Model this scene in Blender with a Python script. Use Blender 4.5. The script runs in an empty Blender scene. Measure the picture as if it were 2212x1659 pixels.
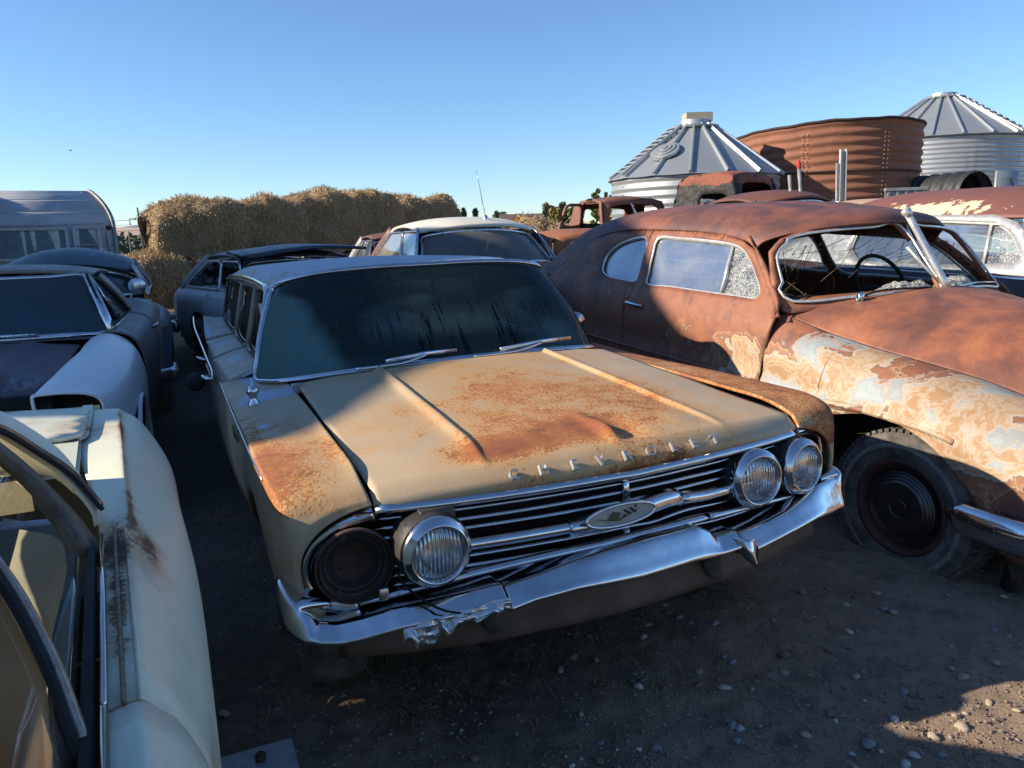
import bpy, math, random
import numpy as np
from mathutils import Vector, Matrix, noise as mnoise
from mathutils.geometry import delaunay_2d_cdt
R = math.radians
rnd = random.Random(7)
scene = bpy.context.scene
col = scene.collection

# ------------------------------------------------------------------ camera, sky, sun
CAM_H, CAM_F, CAM_P, CAM_R = 1.483, 1630.0 / 2212.0, R(11.2), R(-1.47)
cam_d = bpy.data.cameras.new('camera')
cam = bpy.data.objects.new('camera', cam_d)
col.objects.link(cam)
cam_d.sensor_fit = 'HORIZONTAL'
cam_d.sensor_width = 36.0
cam_d.lens = 36.0 * CAM_F
cam_d.clip_start = 0.02
cam_d.clip_end = 9000
cam.matrix_world = Matrix.Translation((0, 0, CAM_H)) @ Matrix.Rotation(R(90) - CAM_P, 4, 'X') @ Matrix.Rotation(-CAM_R, 4, 'Z').inverted()
scene.camera = cam

SUN_AZ, SUN_EL = 9.0, 25.0           # light travels towards +x, turned SUN_AZ degrees towards +y
world = bpy.data.worlds.new("World")
scene.world = world
world.use_nodes = True
wn = world.node_tree
for n in list(wn.nodes): wn.nodes.remove(n)
sky = wn.nodes.new('ShaderNodeTexSky'); sky.sky_type = 'NISHITA'; sky.sun_disc = False
sky.sun_elevation = R(SUN_EL)
sky.sun_rotation = R(270 - SUN_AZ)
sky.altitude = 300; sky.air_density = 1.0; sky.dust_density = 0.0; sky.ozone_density = 6.0
bgn = wn.nodes.new('ShaderNodeBackground'); bgn.inputs['Strength'].default_value = 0.10
wo = wn.nodes.new('ShaderNodeOutputWorld')
wn.links.new(sky.outputs[0], bgn.inputs[0]); wn.links.new(bgn.outputs[0], wo.inputs[0])
sun_d = bpy.data.lights.new('sun', 'SUN'); sun_d.energy = 5.0; sun_d.angle = R(0.53); sun_d.color = (1.0, 0.86, 0.68)
sun = bpy.data.objects.new('sun', sun_d); col.objects.link(sun)
_a, _e = R(SUN_AZ), R(SUN_EL)
SUN_DIR = Vector((math.cos(_a) * math.cos(_e), math.sin(_a) * math.cos(_e), -math.sin(_e)))
sun.rotation_euler = SUN_DIR.to_track_quat('-Z', 'Y').to_euler()
scene.view_settings.view_transform = 'Standard'
scene.view_settings.look = 'None'
scene.view_settings.exposure = 0.90
scene.view_settings.gamma = 1.0
scene.view_settings.use_curve_mapping = False

# ------------------------------------------------------------------ measuring frames: a car's own axes, and the sight line of a point seen from the camera
def rotm(yaw, pit=0, rol=0):
    yaw, pit, rol = R(yaw), R(pit), R(rol)
    cy, sy, cp, sp, cr, sr = math.cos(yaw), math.sin(yaw), math.cos(pit), math.sin(pit), math.cos(rol), math.sin(rol)
    return np.array([[cy, -sy, 0], [sy, cy, 0], [0, 0, 1]]) @ np.array([[1, 0, 0], [0, cp, -sp], [0, sp, cp]]) @ np.array([[cr, 0, sr], [0, 1, 0], [-sr, 0, cr]])
def sight(x, y):
    a = (x - 1106) / 1630.0; b = (y - 829.5) / 1630.0
    c, s = math.cos(CAM_R), math.sin(CAM_R)
    u = c * a + s * b; v = -s * a + c * b
    return np.array([u, math.cos(CAM_P) - v * math.sin(CAM_P), -math.sin(CAM_P) - v * math.cos(CAM_P)])
EYE = np.array([0, 0, CAM_H])
class Frame:
    def __init__(s, T, yaw=0, pit=0, rol=0):
        s.T = np.array(T, float); s.M = rotm(yaw, pit, rol)
    def hit(s, q, ax, val):
        o = s.M.T @ (EYE - s.T); d = s.M.T @ sight(*q)
        if callable(val):
            v = val(*[(o + d * 3)[k] for k in range(3) if k != ax]) ; P = None
            for i in range(25):
                t = (v - o[ax]) / d[ax]; P = o + t * d
                nv = val(*[P[k] for k in range(3) if k != ax]); v = v + (nv - v) * .6
            return P
        return o + (val - o[ax]) / d[ax] * d
    def X(s, q, v): return s.hit(q, 0, v)
    def Y(s, q, v): return s.hit(q, 1, v)
    def Z(s, q, v): return s.hit(q, 2, v)
    def world(s, P): return s.M @ np.array(P, float) + s.T
    def mat(s):
        m = Matrix.Identity(4)
        for i in range(3):
            for j in range(3): m[i][j] = s.M[i, j]
            m[i][3] = s.T[i]
        return m
WF = Frame((0, 0, 0))

# ------------------------------------------------------------------ object helpers
def setp(o, label=None, cat=None, group=None, kind=None):
    if label: o['label'] = label
    if cat: o['category'] = cat
    if group: o['group'] = group
    if kind: o['kind'] = kind
    return o
def thing(name, label, cat, frame=None, loc=None, rotz=0, group=None):
    o = bpy.data.objects.new(name, None); col.objects.link(o); o.empty_display_size = .2
    if frame is not None: o.matrix_world = frame.mat()
    elif loc is not None: o.location = loc; o.rotation_euler = (0, 0, rotz)
    return setp(o, label, cat, group)
class G:
    """geometry collector"""
    def __init__(s): s.v = []; s.f = []; s.mi = []; s.attr = {}
    def add(s, vf, mi=0):
        v, f = vf; b = len(s.v)
        s.v += [tuple(float(c) for c in p) for p in v]
        s.f += [tuple(b + i for i in q) for q in f]; s.mi += [mi] * len(f)
        return s
def obj(name, g, mat, parent=None, smooth=True, thick=0, off=-1, masks=None, bevel=0, subd=0, label=None, kind=None, cat=None, group=None, frame=None, sharp=None, split=False):
    if isinstance(g, tuple): g = G().add(g)
    me = bpy.data.meshes.new(name); me.from_pydata(g.v, [], g.f)
    mats = mat if isinstance(mat, (list, tuple)) else [mat]
    for m in mats: me.materials.append(m)
    if len(mats) > 1: me.polygons.foreach_set('material_index', g.mi)
    me.validate(clean_customdata=False); me.update()
    if masks:
        P = np.array([tuple(v.co) for v in me.vertices])
        for k, fn in masks.items():
            a = me.attributes.new(k, 'FLOAT', 'POINT'); a.data.foreach_set('value', np.asarray(fn(P), dtype=np.float32))
    o = bpy.data.objects.new(name, me); col.objects.link(o)
    if parent is not None: o.parent = parent
    if frame is not None: o.matrix_world = frame.mat()
    if smooth:
        me.polygons.foreach_set('use_smooth', [True] * len(me.polygons))
        if sharp is not None:
            me.set_sharp_from_angle(angle=R(sharp))
    if thick:
        m = o.modifiers.new('thickness', 'SOLIDIFY'); m.thickness = thick; m.offset = off; m.use_even_offset = False; m.use_rim = True
    if bevel:
        m = o.modifiers.new('bevel', 'BEVEL'); m.width = bevel; m.segments = 2; m.limit_method = 'ANGLE'; m.angle_limit = R(40)
    if subd:
        m = o.modifiers.new('subd', 'SUBSURF'); m.levels = m.render_levels = subd
    return setp(o, label, cat, group, kind)
def dup_tree(o, parent=None, matrix=None, label=None):
    c = o.copy(); col.objects.link(c)
    if parent is not None: c.parent = parent
    if matrix is not None: c.matrix_world = matrix
    if label: c['label'] = label
    for ch in o.children: dup_tree(ch, c)
    return c
# --- curves
def cr(pts, n=8, closed=False):
    """Catmull-Rom through points, n steps per span"""
    P = np.array(pts, float); m = len(P); out = []
    spans = m if closed else m - 1
    for i in range(spans):
        if closed: p0, p1, p2, p3 = P[(i - 1) % m], P[i], P[(i + 1) % m], P[(i + 2) % m]
        else:
            p1, p2 = P[i], P[i + 1]
            p0 = P[i - 1] if i > 0 else 2 * p1 - p2
            p3 = P[i + 2] if i + 2 < m else 2 * p2 - p1
        for k in range(n):
            t = k / n
            out.append(.5 * ((2 * p1) + (-p0 + p2) * t + (2 * p0 - 5 * p1 + 4 * p2 - p3) * t * t + (-p0 + 3 * p1 - 3 * p2 + p3) * t ** 3))
    if not closed: out.append(P[-1])
    return np.array(out)
def resample(P, n):
    P = np.array(P, float); d = np.r_[0, np.cumsum(np.linalg.norm(np.diff(P, axis=0), axis=1))]
    t = np.linspace(0, d[-1], n); return np.stack([np.interp(t, d, P[:, k]) for k in range(P.shape[1])], 1)
def quads(nu, nv, cu=False, cv=False, flip=False):
    F = []
    for i in range(nu if cu else nu - 1):
        for j in range(nv if cv else nv - 1):
            a, b, c, d = i * nv + j, ((i + 1) % nu) * nv + j, ((i + 1) % nu) * nv + (j + 1) % nv, i * nv + (j + 1) % nv
            F.append((a, d, c, b) if flip else (a, b, c, d))
    return F
def patch(rows, nu=8, nv=8, flip=False):
    """smooth surface through a net of points"""
    A = np.array([cr(r, nv) for r in rows]); B = np.array([cr(A[:, j], nu) for j in range(A.shape[1])])
    B = B.transpose(1, 0, 2); return B.reshape(-1, 3), quads(B.shape[0], B.shape[1], flip=flip)
def func_grid(us, vs, fn, flip=False):
    V = [fn(u, v) for u in us for v in vs]; return V, quads(len(us), len(vs), flip=flip)
def sweep(path, prof, up=(0, 0, 1), closed=False, scale=None, cap=True, pclosed=True):
    P = np.array(path, float); n = len(P); up = np.array(up, float); V = []
    for i in range(n):
        if closed: t = P[(i + 1) % n] - P[(i - 1) % n]
        else: t = P[min(i + 1, n - 1)] - P[max(i - 1, 0)]
        t = t / (np.linalg.norm(t) + 1e-12)
        s = np.cross(t, up); s = s / (np.linalg.norm(s) + 1e-12); w = np.cross(s, t)
        k = 1 if scale is None else scale[i]
        for a, b in prof: V.append(P[i] + (s * a + w * b) * k)
    m = len(prof); F = quads(n, m, cu=closed, cv=pclosed)
    if cap and not closed and pclosed: F += [tuple(range(m)), tuple(reversed(range((n - 1) * m, n * m)))]
    return V, F
def circ(r, n=8, ph=0): return [(r * math.cos(2 * math.pi * k / n + ph), r * math.sin(2 * math.pi * k / n + ph)) for k in range(n)]
def rrect(w, h, r=.3):
    k = min(w, h) * r / 2; a, b = w / 2, h / 2
    return [(-a + k, -b), (a - k, -b), (a, -b + k), (a, b - k), (a - k, b), (-a + k, b), (-a, b - k), (-a, -b + k)]
def tube(path, r, n=8, closed=False, up=(0.13, 0.21, 1)):
    if isinstance(r, (list, np.ndarray)): return sweep(path, circ(1, n), up, closed, scale=r)
    return sweep(path, circ(r, n), up, closed)
def lathe(prof, n=32, M=None, cap=False):
    """prof: (radius, height) pairs, turned about local z"""
    V = []
    for r, z in prof:
        for k in range(n):
            a = 2 * math.pi * k / n; V.append((r * math.cos(a), r * math.sin(a), z))
    F = quads(len(prof), n, cv=True)
    if cap: F += [tuple(reversed(range(n))), tuple(range((len(prof) - 1) * n, len(prof) * n))]
    return xf((V, F), M) if M is not None else (V, F)
def xf(vf, M):
    V = np.array(vf[0], float); M = np.array(M); V = V @ M[:3, :3].T + M[:3, 3]; return V, vf[1]
def axisM(o, zdir, xdir=None):
    z = np.array(zdir, float); z /= np.linalg.norm(z)
    x = np.array(xdir if xdir is not None else ((0, 0, 1) if abs(z[2]) < .9 else (1, 0, 0)), float)
    y = np.cross(z, x); y /= np.linalg.norm(y); x = np.cross(y, z)
    M = np.eye(4); M[:3, 0], M[:3, 1], M[:3, 2], M[:3, 3] = x, y, z, o; return M
def box(c, s, M=None, taper=1.0):
    V = [(c[0] + s[0] / 2 * i * (taper if k > 0 else 1), c[1] + s[1] / 2 * j * (taper if k > 0 else 1), c[2] + s[2] / 2 * k) for k in (-1, 1) for j in (-1, 1) for i in (-1, 1)]
    F = [(0, 2, 3, 1), (4, 5, 7, 6), (0, 1, 5, 4), (2, 6, 7, 3), (0, 4, 6, 2), (1, 3, 7, 5)]
    return xf((V, F), M) if M is not None else (V, F)
def inside(px, py, poly):
    x, y = poly[:, 0], poly[:, 1]; x2, y2 = np.roll(x, -1), np.roll(y, -1)
    c = np.zeros(len(px), bool)
    for a, b, d, e in zip(x, y, x2, y2):
        if b == e: continue
        m = ((b > py) != (e > py)) & (px < (d - a) * (py - b) / (e - b) + a); c ^= m
    return c
def hpanel(outline, holes, lift, step=.04, flip=False):
    """flat outline with holes, filled by an even net and lifted on to a curved surface"""
    loops = [np.array(outline, float)] + [np.array(h, float) for h in holes]
    pts = []; edges = []
    for L in loops:
        n = len(L); M = []
        for i in range(n):
            a, b = L[i], L[(i + 1) % n]; k = max(1, int(np.ceil(np.linalg.norm(b - a) / step)))
            M += [a + (b - a) * j / k for j in range(k)]
        b0 = len(pts); pts += M; edges += [(b0 + i, b0 + (i + 1) % len(M)) for i in range(len(M))]
    mn, mx = loops[0].min(0), loops[0].max(0)
    gx, gy = np.meshgrid(np.arange(mn[0] + step / 2, mx[0], step), np.arange(mn[1] + step / 2, mx[1], step))
    gx = gx + (np.arange(gx.shape[0])[:, None] % 2) * step / 2
    gx, gy = gx.ravel(), gy.ravel(); ok = inside(gx, gy, loops[0])
    for h in loops[1:]: ok &= ~inside(gx, gy, h)
    B = np.array(pts); g = np.stack([gx[ok], gy[ok]], 1)
    if len(g):
        d = np.array([np.min(np.abs(B - q).max(1)) for q in g]) if len(g) < 60000 else np.ones(len(g)); g = g[d > step * .35]
    allp = [Vector(p) for p in pts] + [Vector(p) for p in g]
    r = delaunay_2d_cdt(allp, edges, [], 0, 1e-6)
    V2 = np.array([tuple(v) for v in r[0]]); F = np.array([f for f in r[2]])
    c = V2[F].mean(1); ok = inside(c[:, 0], c[:, 1], loops[0])
    for h in loops[1:]: ok &= ~inside(c[:, 0], c[:, 1], h)
    F = F[ok]
    if flip: F = F[:, ::-1]
    return [lift(a, b) for a, b in V2], [tuple(int(i) for i in f) for f in F]
def interp(xs, ys):
    xs = np.array(xs, float); ys = np.array(ys, float)
    d = np.gradient(ys, xs)
    def f(x):
        x = np.clip(x, xs[0], xs[-1]); i = np.clip(np.searchsorted(xs, x) - 1, 0, len(xs) - 2)
        h = xs[i + 1] - xs[i]; t = (x - xs[i]) / h
        return (2 * t**3 - 3 * t**2 + 1) * ys[i] + (t**3 - 2 * t**2 + t) * h * d[i] + (-2 * t**3 + 3 * t**2) * ys[i + 1] + (t**3 - t**2) * h * d[i + 1]
    return f
def blob(P, c, r, k=1.0):
    d = np.linalg.norm((P - np.array(c)) / np.array(r), axis=1); return k * np.exp(-d * d)
def fbm(p, s=1.0, o=3):
    return sum(mnoise.noise(Vector(p) * s * 2 ** i) * .5 ** i for i in range(o))
def text_mesh(txt, size, ext, M, squash=1.0, shear=0.0):
    cu = bpy.data.curves.new('lettering', 'FONT'); cu.body = txt; cu.size = size; cu.extrude = ext; cu.align_x = 'CENTER'; cu.resolution_u = 3; cu.shear = shear
    o = bpy.data.objects.new('lettering', cu); me = bpy.data.meshes.new_from_object(o)
    V = [(v.co.x * squash, v.co.y, v.co.z) for v in me.vertices]; F = [tuple(p.vertices) for p in me.polygons]
    bpy.data.objects.remove(o); bpy.data.curves.remove(cu); bpy.data.meshes.remove(me)
    return xf((V, F), M)

# ------------------------------------------------------------------ material helpers
class NT:
    def __init__(s, name):
        s.m = bpy.data.materials.new(name); s.m.use_nodes = True; s.t = s.m.node_tree; s.t.nodes.clear()
        s.out = s.n('OutputMaterial'); s.co = s.n('TexCoord').outputs['Object']
    def n(s, t, **kw):
        n = s.t.nodes.new('ShaderNode' + t)
        for k, v in kw.items(): setattr(n, k, v)
        return n
    def l(s, a, b):
        if isinstance(a, (int, float)): b.default_value = a
        elif isinstance(a, tuple): b.default_value = a if len(a) == 4 else (*a, 1)
        else: s.t.links.new(a, b)
    def noise(s, scale, detail=5, rough=.6, dist=0, co=None, stretch=None):
        n = s.n('TexNoise'); n.inputs['Scale'].default_value = scale; n.inputs['Detail'].default_value = detail
        n.inputs['Roughness'].default_value = rough; n.inputs['Distortion'].default_value = dist
        c = co or s.co
        if stretch:
            m = s.n('Mapping'); m.inputs['Scale'].default_value = stretch; s.l(c, m.inputs[0]); c = m.outputs[0]
        s.l(c, n.inputs['Vector']); return n.outputs[0]
    def math(s, op, a, b=0.0, c=None, clamp=False):
        n = s.n('Math', operation=op, use_clamp=clamp); s.l(a, n.inputs[0]); s.l(b, n.inputs[1])
        if c is not None: s.l(c, n.inputs[2])
        return n.outputs[0]
    def ramp(s, x, stops, interp='LINEAR'):
        n = s.n('ValToRGB'); cr_ = n.color_ramp; cr_.interpolation = interp
        while len(cr_.elements) > 1: cr_.elements.remove(cr_.elements[-1])
        for i, (p, c) in enumerate(stops):
            e = cr_.elements[0] if i == 0 else cr_.elements.new(p)
            e.position = p; c = (c, c, c) if isinstance(c, (int, float)) else c; e.color = (*c[:3], 1)
        s.l(x, n.inputs[0]); return n.outputs[0]
    def mix(s, f, a, b, mode='MIX'):
        n = s.n('MixRGB', blend_type=mode); s.l(f, n.inputs[0]); s.l(a, n.inputs[1]); s.l(b, n.inputs[2]); return n.outputs[0]
    def attr(s, name): return s.n('Attribute', attribute_name=name).outputs['Fac']
    def sep(s, co=None):
        n = s.n('SeparateXYZ'); s.l(co or s.co, n.inputs[0]); return n.outputs
    def bump(s, h, strength=.3, dist=.01, normal=None):
        n = s.n('Bump'); n.inputs['Strength'].default_value = strength; n.inputs['Distance'].default_value = dist; s.l(h, n.inputs['Height'])
        if normal is not None: s.l(normal, n.inputs['Normal'])
        return n.outputs[0]
    def bsdf(s, color=(.5, .5, .5), rough=.5, metal=0.0, normal=None, spec=None, coat=None, **kw):
        b = s.n('BsdfPrincipled'); s.l(color, b.inputs['Base Color']); s.l(rough, b.inputs['Roughness']); s.l(metal, b.inputs['Metallic'])
        if normal is not None: s.l(normal, b.inputs['Normal'])
        if spec is not None: s.l(spec, b.inputs['Specular IOR Level'])
        if coat is not None: s.l(coat, b.inputs['Coat Weight'])
        for k, v in kw.items(): s.l(v, b.inputs[k])
        s.b = b; s.t.links.new(b.outputs[0], s.out.inputs[0]); return s.m
RUST_O, RUST_R, RUST_D = (.36, .13, .036), (.17, .052, .024), (.05, .024, .017)
def body_paint(name, base, base2, amount=-.3, scale=1.0, rough=.45, rust=(RUST_O, RUST_R, RUST_D), speck=.5, frost=None, stretch=(1, 1, 1), chalk=.35, metal=0.0, patches=None, stain=None, tones=None):
    """weathered paint: large fading, rust that grows from masks m0, second coat from mask m1, third from m2"""
    s = NT(name)
    n1 = s.noise(1.7 * scale, 7, .62, .3, stretch=stretch); n2 = s.noise(9 * scale, 8, .65, .2, stretch=stretch); n3 = s.noise(95 * scale, 3, .6)
    n4 = s.noise(36 * scale, 6, .7)
    col_ = s.mix(s.ramp(n1, [(.35, 0.), (.65, 1.)]), base, base2)
    col_ = s.mix(chalk, col_, s.mix(n4, tuple(c * .72 for c in base), tuple(min(1, c * 1.25) for c in base2)), 'MIX')
    if tones:
        nt = s.math('ADD', s.math('MULTIPLY', s.noise(1.15 * scale, 9, .6, .9), .62), s.math('MULTIPLY', s.noise(5.5 * scale, 9, .68, .5), .38))
        col_ = s.mix(.8, col_, s.ramp(nt, tones)); col_ = s.mix(s.math('MULTIPLY', s.ramp(s.noise(60 * scale, 5, .7), [(.5, 0.), (.7, 1.)]), .35), col_, tones[-1][1])
    if patches:
        f2 = s.math('ADD', s.math('ADD', s.attr('m1'), s.math('MULTIPLY', s.math('SUBTRACT', n2, .5), 1.1)), s.math('MULTIPLY', s.math('SUBTRACT', n1, .5), .8))
        colp = s.ramp(f2, [(p[0], p[1]) for p in patches[0]])
        mk = s.ramp(f2, [(p[0], p[2]) for p in patches[0]])
        col_ = s.mix(mk, col_, colp)
        if len(patches) > 1:
            f3 = s.math('ADD', s.attr('m2'), s.math('MULTIPLY', s.math('SUBTRACT', s.noise(4 * scale, 9, .66, 1.0), .5), 2.0))
            col_ = s.mix(s.ramp(f3, [(p[0], p[2]) for p in patches[1]]), col_, s.ramp(f3, [(p[0], p[1]) for p in patches[1]]))
    v = s.math('ADD', s.attr('m0'), amount)
    v = s.math('ADD', v, s.math('MULTIPLY', s.math('SUBTRACT', n1, .5), 1.0))
    v = s.math('ADD', v, s.math('MULTIPLY', s.math('SUBTRACT', n2, .5), .9))
    vs = s.math('ADD', v, s.math('MULTIPLY', s.math('SUBTRACT', n3, .5), speck * 2.2))
    mask = s.ramp(vs, [(.42, 0.), (.56, 1.)])
    if stain: col_ = s.mix(s.ramp(v, [(.02, 0.), (.5, .9)]), col_, stain)
    rc = s.mix(s.ramp(s.math('ADD', v, s.math('MULTIPLY', s.math('SUBTRACT', n4, .5), .6)), [(.35, 0.), (.95, 1.)]), rust[0], rust[1])
    rc = s.mix(s.ramp(n2, [(.52, 0.), (.75, .8)]), rc, rust[2])
    c = s.mix(mask, col_, rc)
    ro = s.mix(mask, s.ramp(n2, [(.3, rough * .8), (.7, min(1, rough * 1.25))]), (.85, .85, .85))
    if frost is not None:
        fm = s.math('ADD', s.attr('frost'), s.math('MULTIPLY', s.math('SUBTRACT', s.noise(7, 8, .7, stretch=(1, .35, 1)), .5), 1.3))
        fm = s.ramp(fm, [(.42, 0.), (.62, 1.)]); c = s.mix(fm, c, frost); ro = s.mix(fm, ro, (.6, .6, .6))
    h = s.math('ADD', s.math('MULTIPLY', mask, .5), s.math('MULTIPLY', n3, .35)); h = s.math('ADD', h, s.math('MULTIPLY', n1, 2.5))
    return s.bsdf(c, ro, metal, s.bump(h, .35, .004))
def chrome(name, dull=0.0, pit=.62):
    s = NT(name); n = s.noise(14, 7, .65); n2 = s.noise(70, 5, .7); n0 = s.noise(3, 4, .5, stretch=(1, 1, 1))
    rust = s.math('MULTIPLY', s.ramp(n, [(pit + .02, 0.), (pit + .10, 1.)]), s.ramp(n2, [(.45, 0.), (.55, 1.)]))
    c = s.mix(s.ramp(n, [(.3, 0.), (.7, 1.)]), (.72, .73, .75), (.55, .55, .56)); c = s.mix(rust, c, (.13, .06, .035))
    ro = s.math('ADD', s.ramp(n, [(.35, .07 + dull), (.7, .2 + dull)]), s.math('MULTIPLY', rust, .5))
    return s.bsdf(c, ro, s.math('SUBTRACT', 1.0, s.math('MULTIPLY', rust, .8)), s.bump(s.math('ADD', s.math('MULTIPLY', n0, 1.0), s.math('MULTIPLY', n2, .03)), .25, .02))
def simple(name, c, c2=None, rough=.7, metal=0.0, sc=20, bump=.2, spec=None, bd=.005):
    s = NT(name); n = s.noise(sc, 8, .65); c2 = c2 or tuple(x * .6 for x in c)
    return s.bsdf(s.mix(s.ramp(n, [(.35, 0.), (.68, 1.)]), c, c2), s.ramp(s.noise(sc * .6, 4), [(.3, max(0, rough - .1)), (.7, min(1, rough + .1))]), metal, s.bump(n, bump, bd), spec)
def glass_dirty(name, tint=(.5, .7, .68), dust=(.25, .3, .3), amount=.35, rough=.02, lo=.45, hi=.7, drips=False, sc=3.0, opaque=0.0, spots=0.0, refl=1.6, nz=1.0):
    """thin pane: see-through tint, clear reflection, a film of dirt in patches"""
    s = NT(name)
    tr = s.n('BsdfTransparent'); s.l(tint, tr.inputs[0])
    gl = s.n('BsdfGlossy'); gl.inputs['Roughness'].default_value = rough; gl.inputs[0].default_value = (1, 1, 1, 1)
    fr = s.n('Fresnel'); fr.inputs[0].default_value = 1.5
    mx = s.n('MixShader'); s.l(s.math('MINIMUM', s.math('MULTIPLY', fr.outputs[0], refl), 1.0), mx.inputs[0]); s.l(tr.outputs[0], mx.inputs[1]); s.l(gl.outputs[0], mx.inputs[2])
    df = s.n('BsdfDiffuse'); n = s.noise(sc, 8, .65, .5); n2 = s.noise(40, 5, .6)
    s.l(s.mix(n2, dust, tuple(x * .6 for x in dust)), df.inputs[0])
    f = s.ramp(s.math('ADD', s.math('ADD', s.math('MULTIPLY', n, nz), .5 - .5 * nz), s.math('MULTIPLY', s.attr('m0'), 1.0)), [(lo, opaque), (hi, amount)])
    if drips:
        co = s.sep(); cmb = s.n('CombineXYZ'); s.l(s.math('MULTIPLY', co[0], 38), cmb.inputs[0]); s.l(s.math('MULTIPLY', co[2], 3.2), cmb.inputs[1])
        dn = s.noise(1.0, 3, .6, 1.2, co=cmb.outputs[0]); dm = s.ramp(dn, [(.56, 0.), (.61, 1.)])
        dm = s.math('MULTIPLY', dm, s.ramp(s.attr('m2'), [(.3, 0.), (.6, 1.)]))
        f = s.math('MULTIPLY', f, s.math('SUBTRACT', 1.0, s.math('MULTIPLY', dm, .9)))
    if spots:
        sp = s.ramp(s.noise(160, 2, .5), [(.60, 0.), (.66, 1.)]); f = s.math('ADD', f, s.math('MULTIPLY', sp, s.math('MULTIPLY', s.ramp(s.noise(5, 5), [(.5, 0.), (.62, 1.)]), spots)), clamp=True)
    m2 = s.n('MixShader'); s.l(f, m2.inputs[0]); s.l(mx.outputs[0], m2.inputs[1]); s.l(df.outputs[0], m2.inputs[2])
    s.t.links.new(m2.outputs[0], s.out.inputs[0]); return s.m
CHROME = chrome('old_chrome'); CHROME_D = chrome('dull_chrome', .14, .56); CHROME_RING = chrome('ring_chrome', .03, .68)
BLACK = simple('dark_void', (.012, .012, .013), (.02, .018, .016), .9)
RUBBER = simple('old_rubber', (.028, .027, .027), (.05, .046, .042), .85, sc=30)
RUBBER_T = simple('dusty_tyre', (.035, .033, .032), (.16, .14, .115), .9, sc=9, bump=.4)
WHITEWALL = simple('whitewall', (.22, .215, .21), (.12, .11, .1), .8, sc=40)
DARK_RUST = simple('dark_rust', (.055, .028, .02), (.02, .013, .011), .9, sc=25, bump=.5)
GREY_DARK = simple('dirty_frame', (.05, .045, .04), (.11, .09, .07), .9, sc=18, bump=.5)
# ------------------------------------------------------------------ the station wagon in the middle
CF = Frame((.403, 2.017, .006), 23.8, -1.29, -.81)
def chev_masks():
    def m0(P):
        x, y, z = P.T
        r = .12 + .0 * x
        hood = (np.abs(x) < .752) & (y < 1.5)
        r = r + hood * (.10 + .27 * np.exp(-((y - .62) / .38) ** 2) * np.exp(-((x - .0) / .62) ** 2))
        r += blob(P, (-.33, .29, .87), (.18, .09, .2), .72) + blob(P, (.0, .30, .89), (.10, .16, .2), .55) + blob(P, (-.12, .33, .9), (.2, .1, .2), .25)
        r += blob(P, (.22, .35, .88), (.20, .16, .2), .22) + blob(P, (-.25, .5, .9), (.14, .10, .2), .18) + blob(P, (.05, .95, .92), (.28, .25, .2), .18)
        r += blob(P, (-.6, 1.1, .92), (.12, .2, .3), -.35) + blob(P, (.62, .7, .9), (.12, .5, .3), -.3) + blob(P, (-.6, .35, .9), (.15, .2, .3), -.22)
        r += hood * np.clip((.19 - y) * 5, 0, .5) * np.clip(1 - (z - .79) * 18, 0, 1)
        r += (x < -.75) * (z > .78) * (.40 * np.exp(-((y - .45) / .55) ** 2)) + (x > .75) * (z > .70) * (y < 2.2) * .62
        r += (np.abs(np.abs(x) - 1.0) < .05) * (z > .78) * .1
        r += blob(P, (-.95, .7, .86), (.08, .4, .1), .25) + blob(P, (-.9, 2.9, .9), (.05, .12, .1), .5) + blob(P, (-.95, 2.15, .9), (.04, .12, .1), .5)
        return r
    def fr(P):
        x, y, z = P.T
        f = (z > 1.33) * (.95 - .5 * (x < -.5) * np.clip((-.5 - x) * 6, 0, 1)) * 1.0
        f += (z > 1.25) * (y > 2.05) * .12
        for c, r in [((-.88, 1.98, .9), (.07, .14, .1)), ((-.86, 1.52, .9), (.14, .13, .1)), ((-.9, 2.75, .9), (.05, .14, .1)), ((-.92, 3.6, .9), (.04, .12, .1)), ((-.93, .98, .87), (.035, .05, .1)), ((-.99, 4.6, .95), (.06, .5, .1))]: f += blob(P, c, r, 1.1)
        return f
    return dict(m0=m0, frost=fr)
CM = chev_masks()
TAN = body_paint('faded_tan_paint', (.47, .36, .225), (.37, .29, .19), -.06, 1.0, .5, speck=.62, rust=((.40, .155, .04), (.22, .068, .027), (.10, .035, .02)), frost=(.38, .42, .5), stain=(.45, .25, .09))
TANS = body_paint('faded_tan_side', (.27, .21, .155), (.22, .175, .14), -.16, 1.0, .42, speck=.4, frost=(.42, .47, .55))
G_front = lambda x: .118 + .165 * x * x
hb = interp([-.1, .12, .3, .5, 1.0, 1.45, 1.7], [.835, .850, .876, .893, .935, .970, .985])
def hood_z(x, y):
    z = hb(y) - .035 * (abs(x) / .745) ** 2 - .012 * max(0, abs(x) / .745 - .8) ** 1 * 2
    d = abs(x) - (.395 + .02 * math.exp(-((y - .2) / .12) ** 2)); k = min(1, max(0, (y - .2) / .25)) ** .5
    z += .015 * k * (math.exp(-(d / .011) ** 2) if d < 0 else math.exp(-(d / .026) ** 2))
    # pushed-up dent above the badge
    e = x - .01 - .03 * (y - .15)
    fd = min(1, max(0, (y - .165) / .07)); z += fd * .028 * math.exp(-(e / .022) ** 2) * math.exp(-((y - .27) / .13) ** 2)
    z -= fd * .014 * math.exp(-((e - .075) / .05) ** 2) * math.exp(-((y - .27) / .13) ** 2)
    z += .006 * math.exp(-((x - .3) / .06) ** 2) * math.exp(-((y - .3) / .08) ** 2) + .002 * fbm((x, y, 0), 3)
    return z
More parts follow.
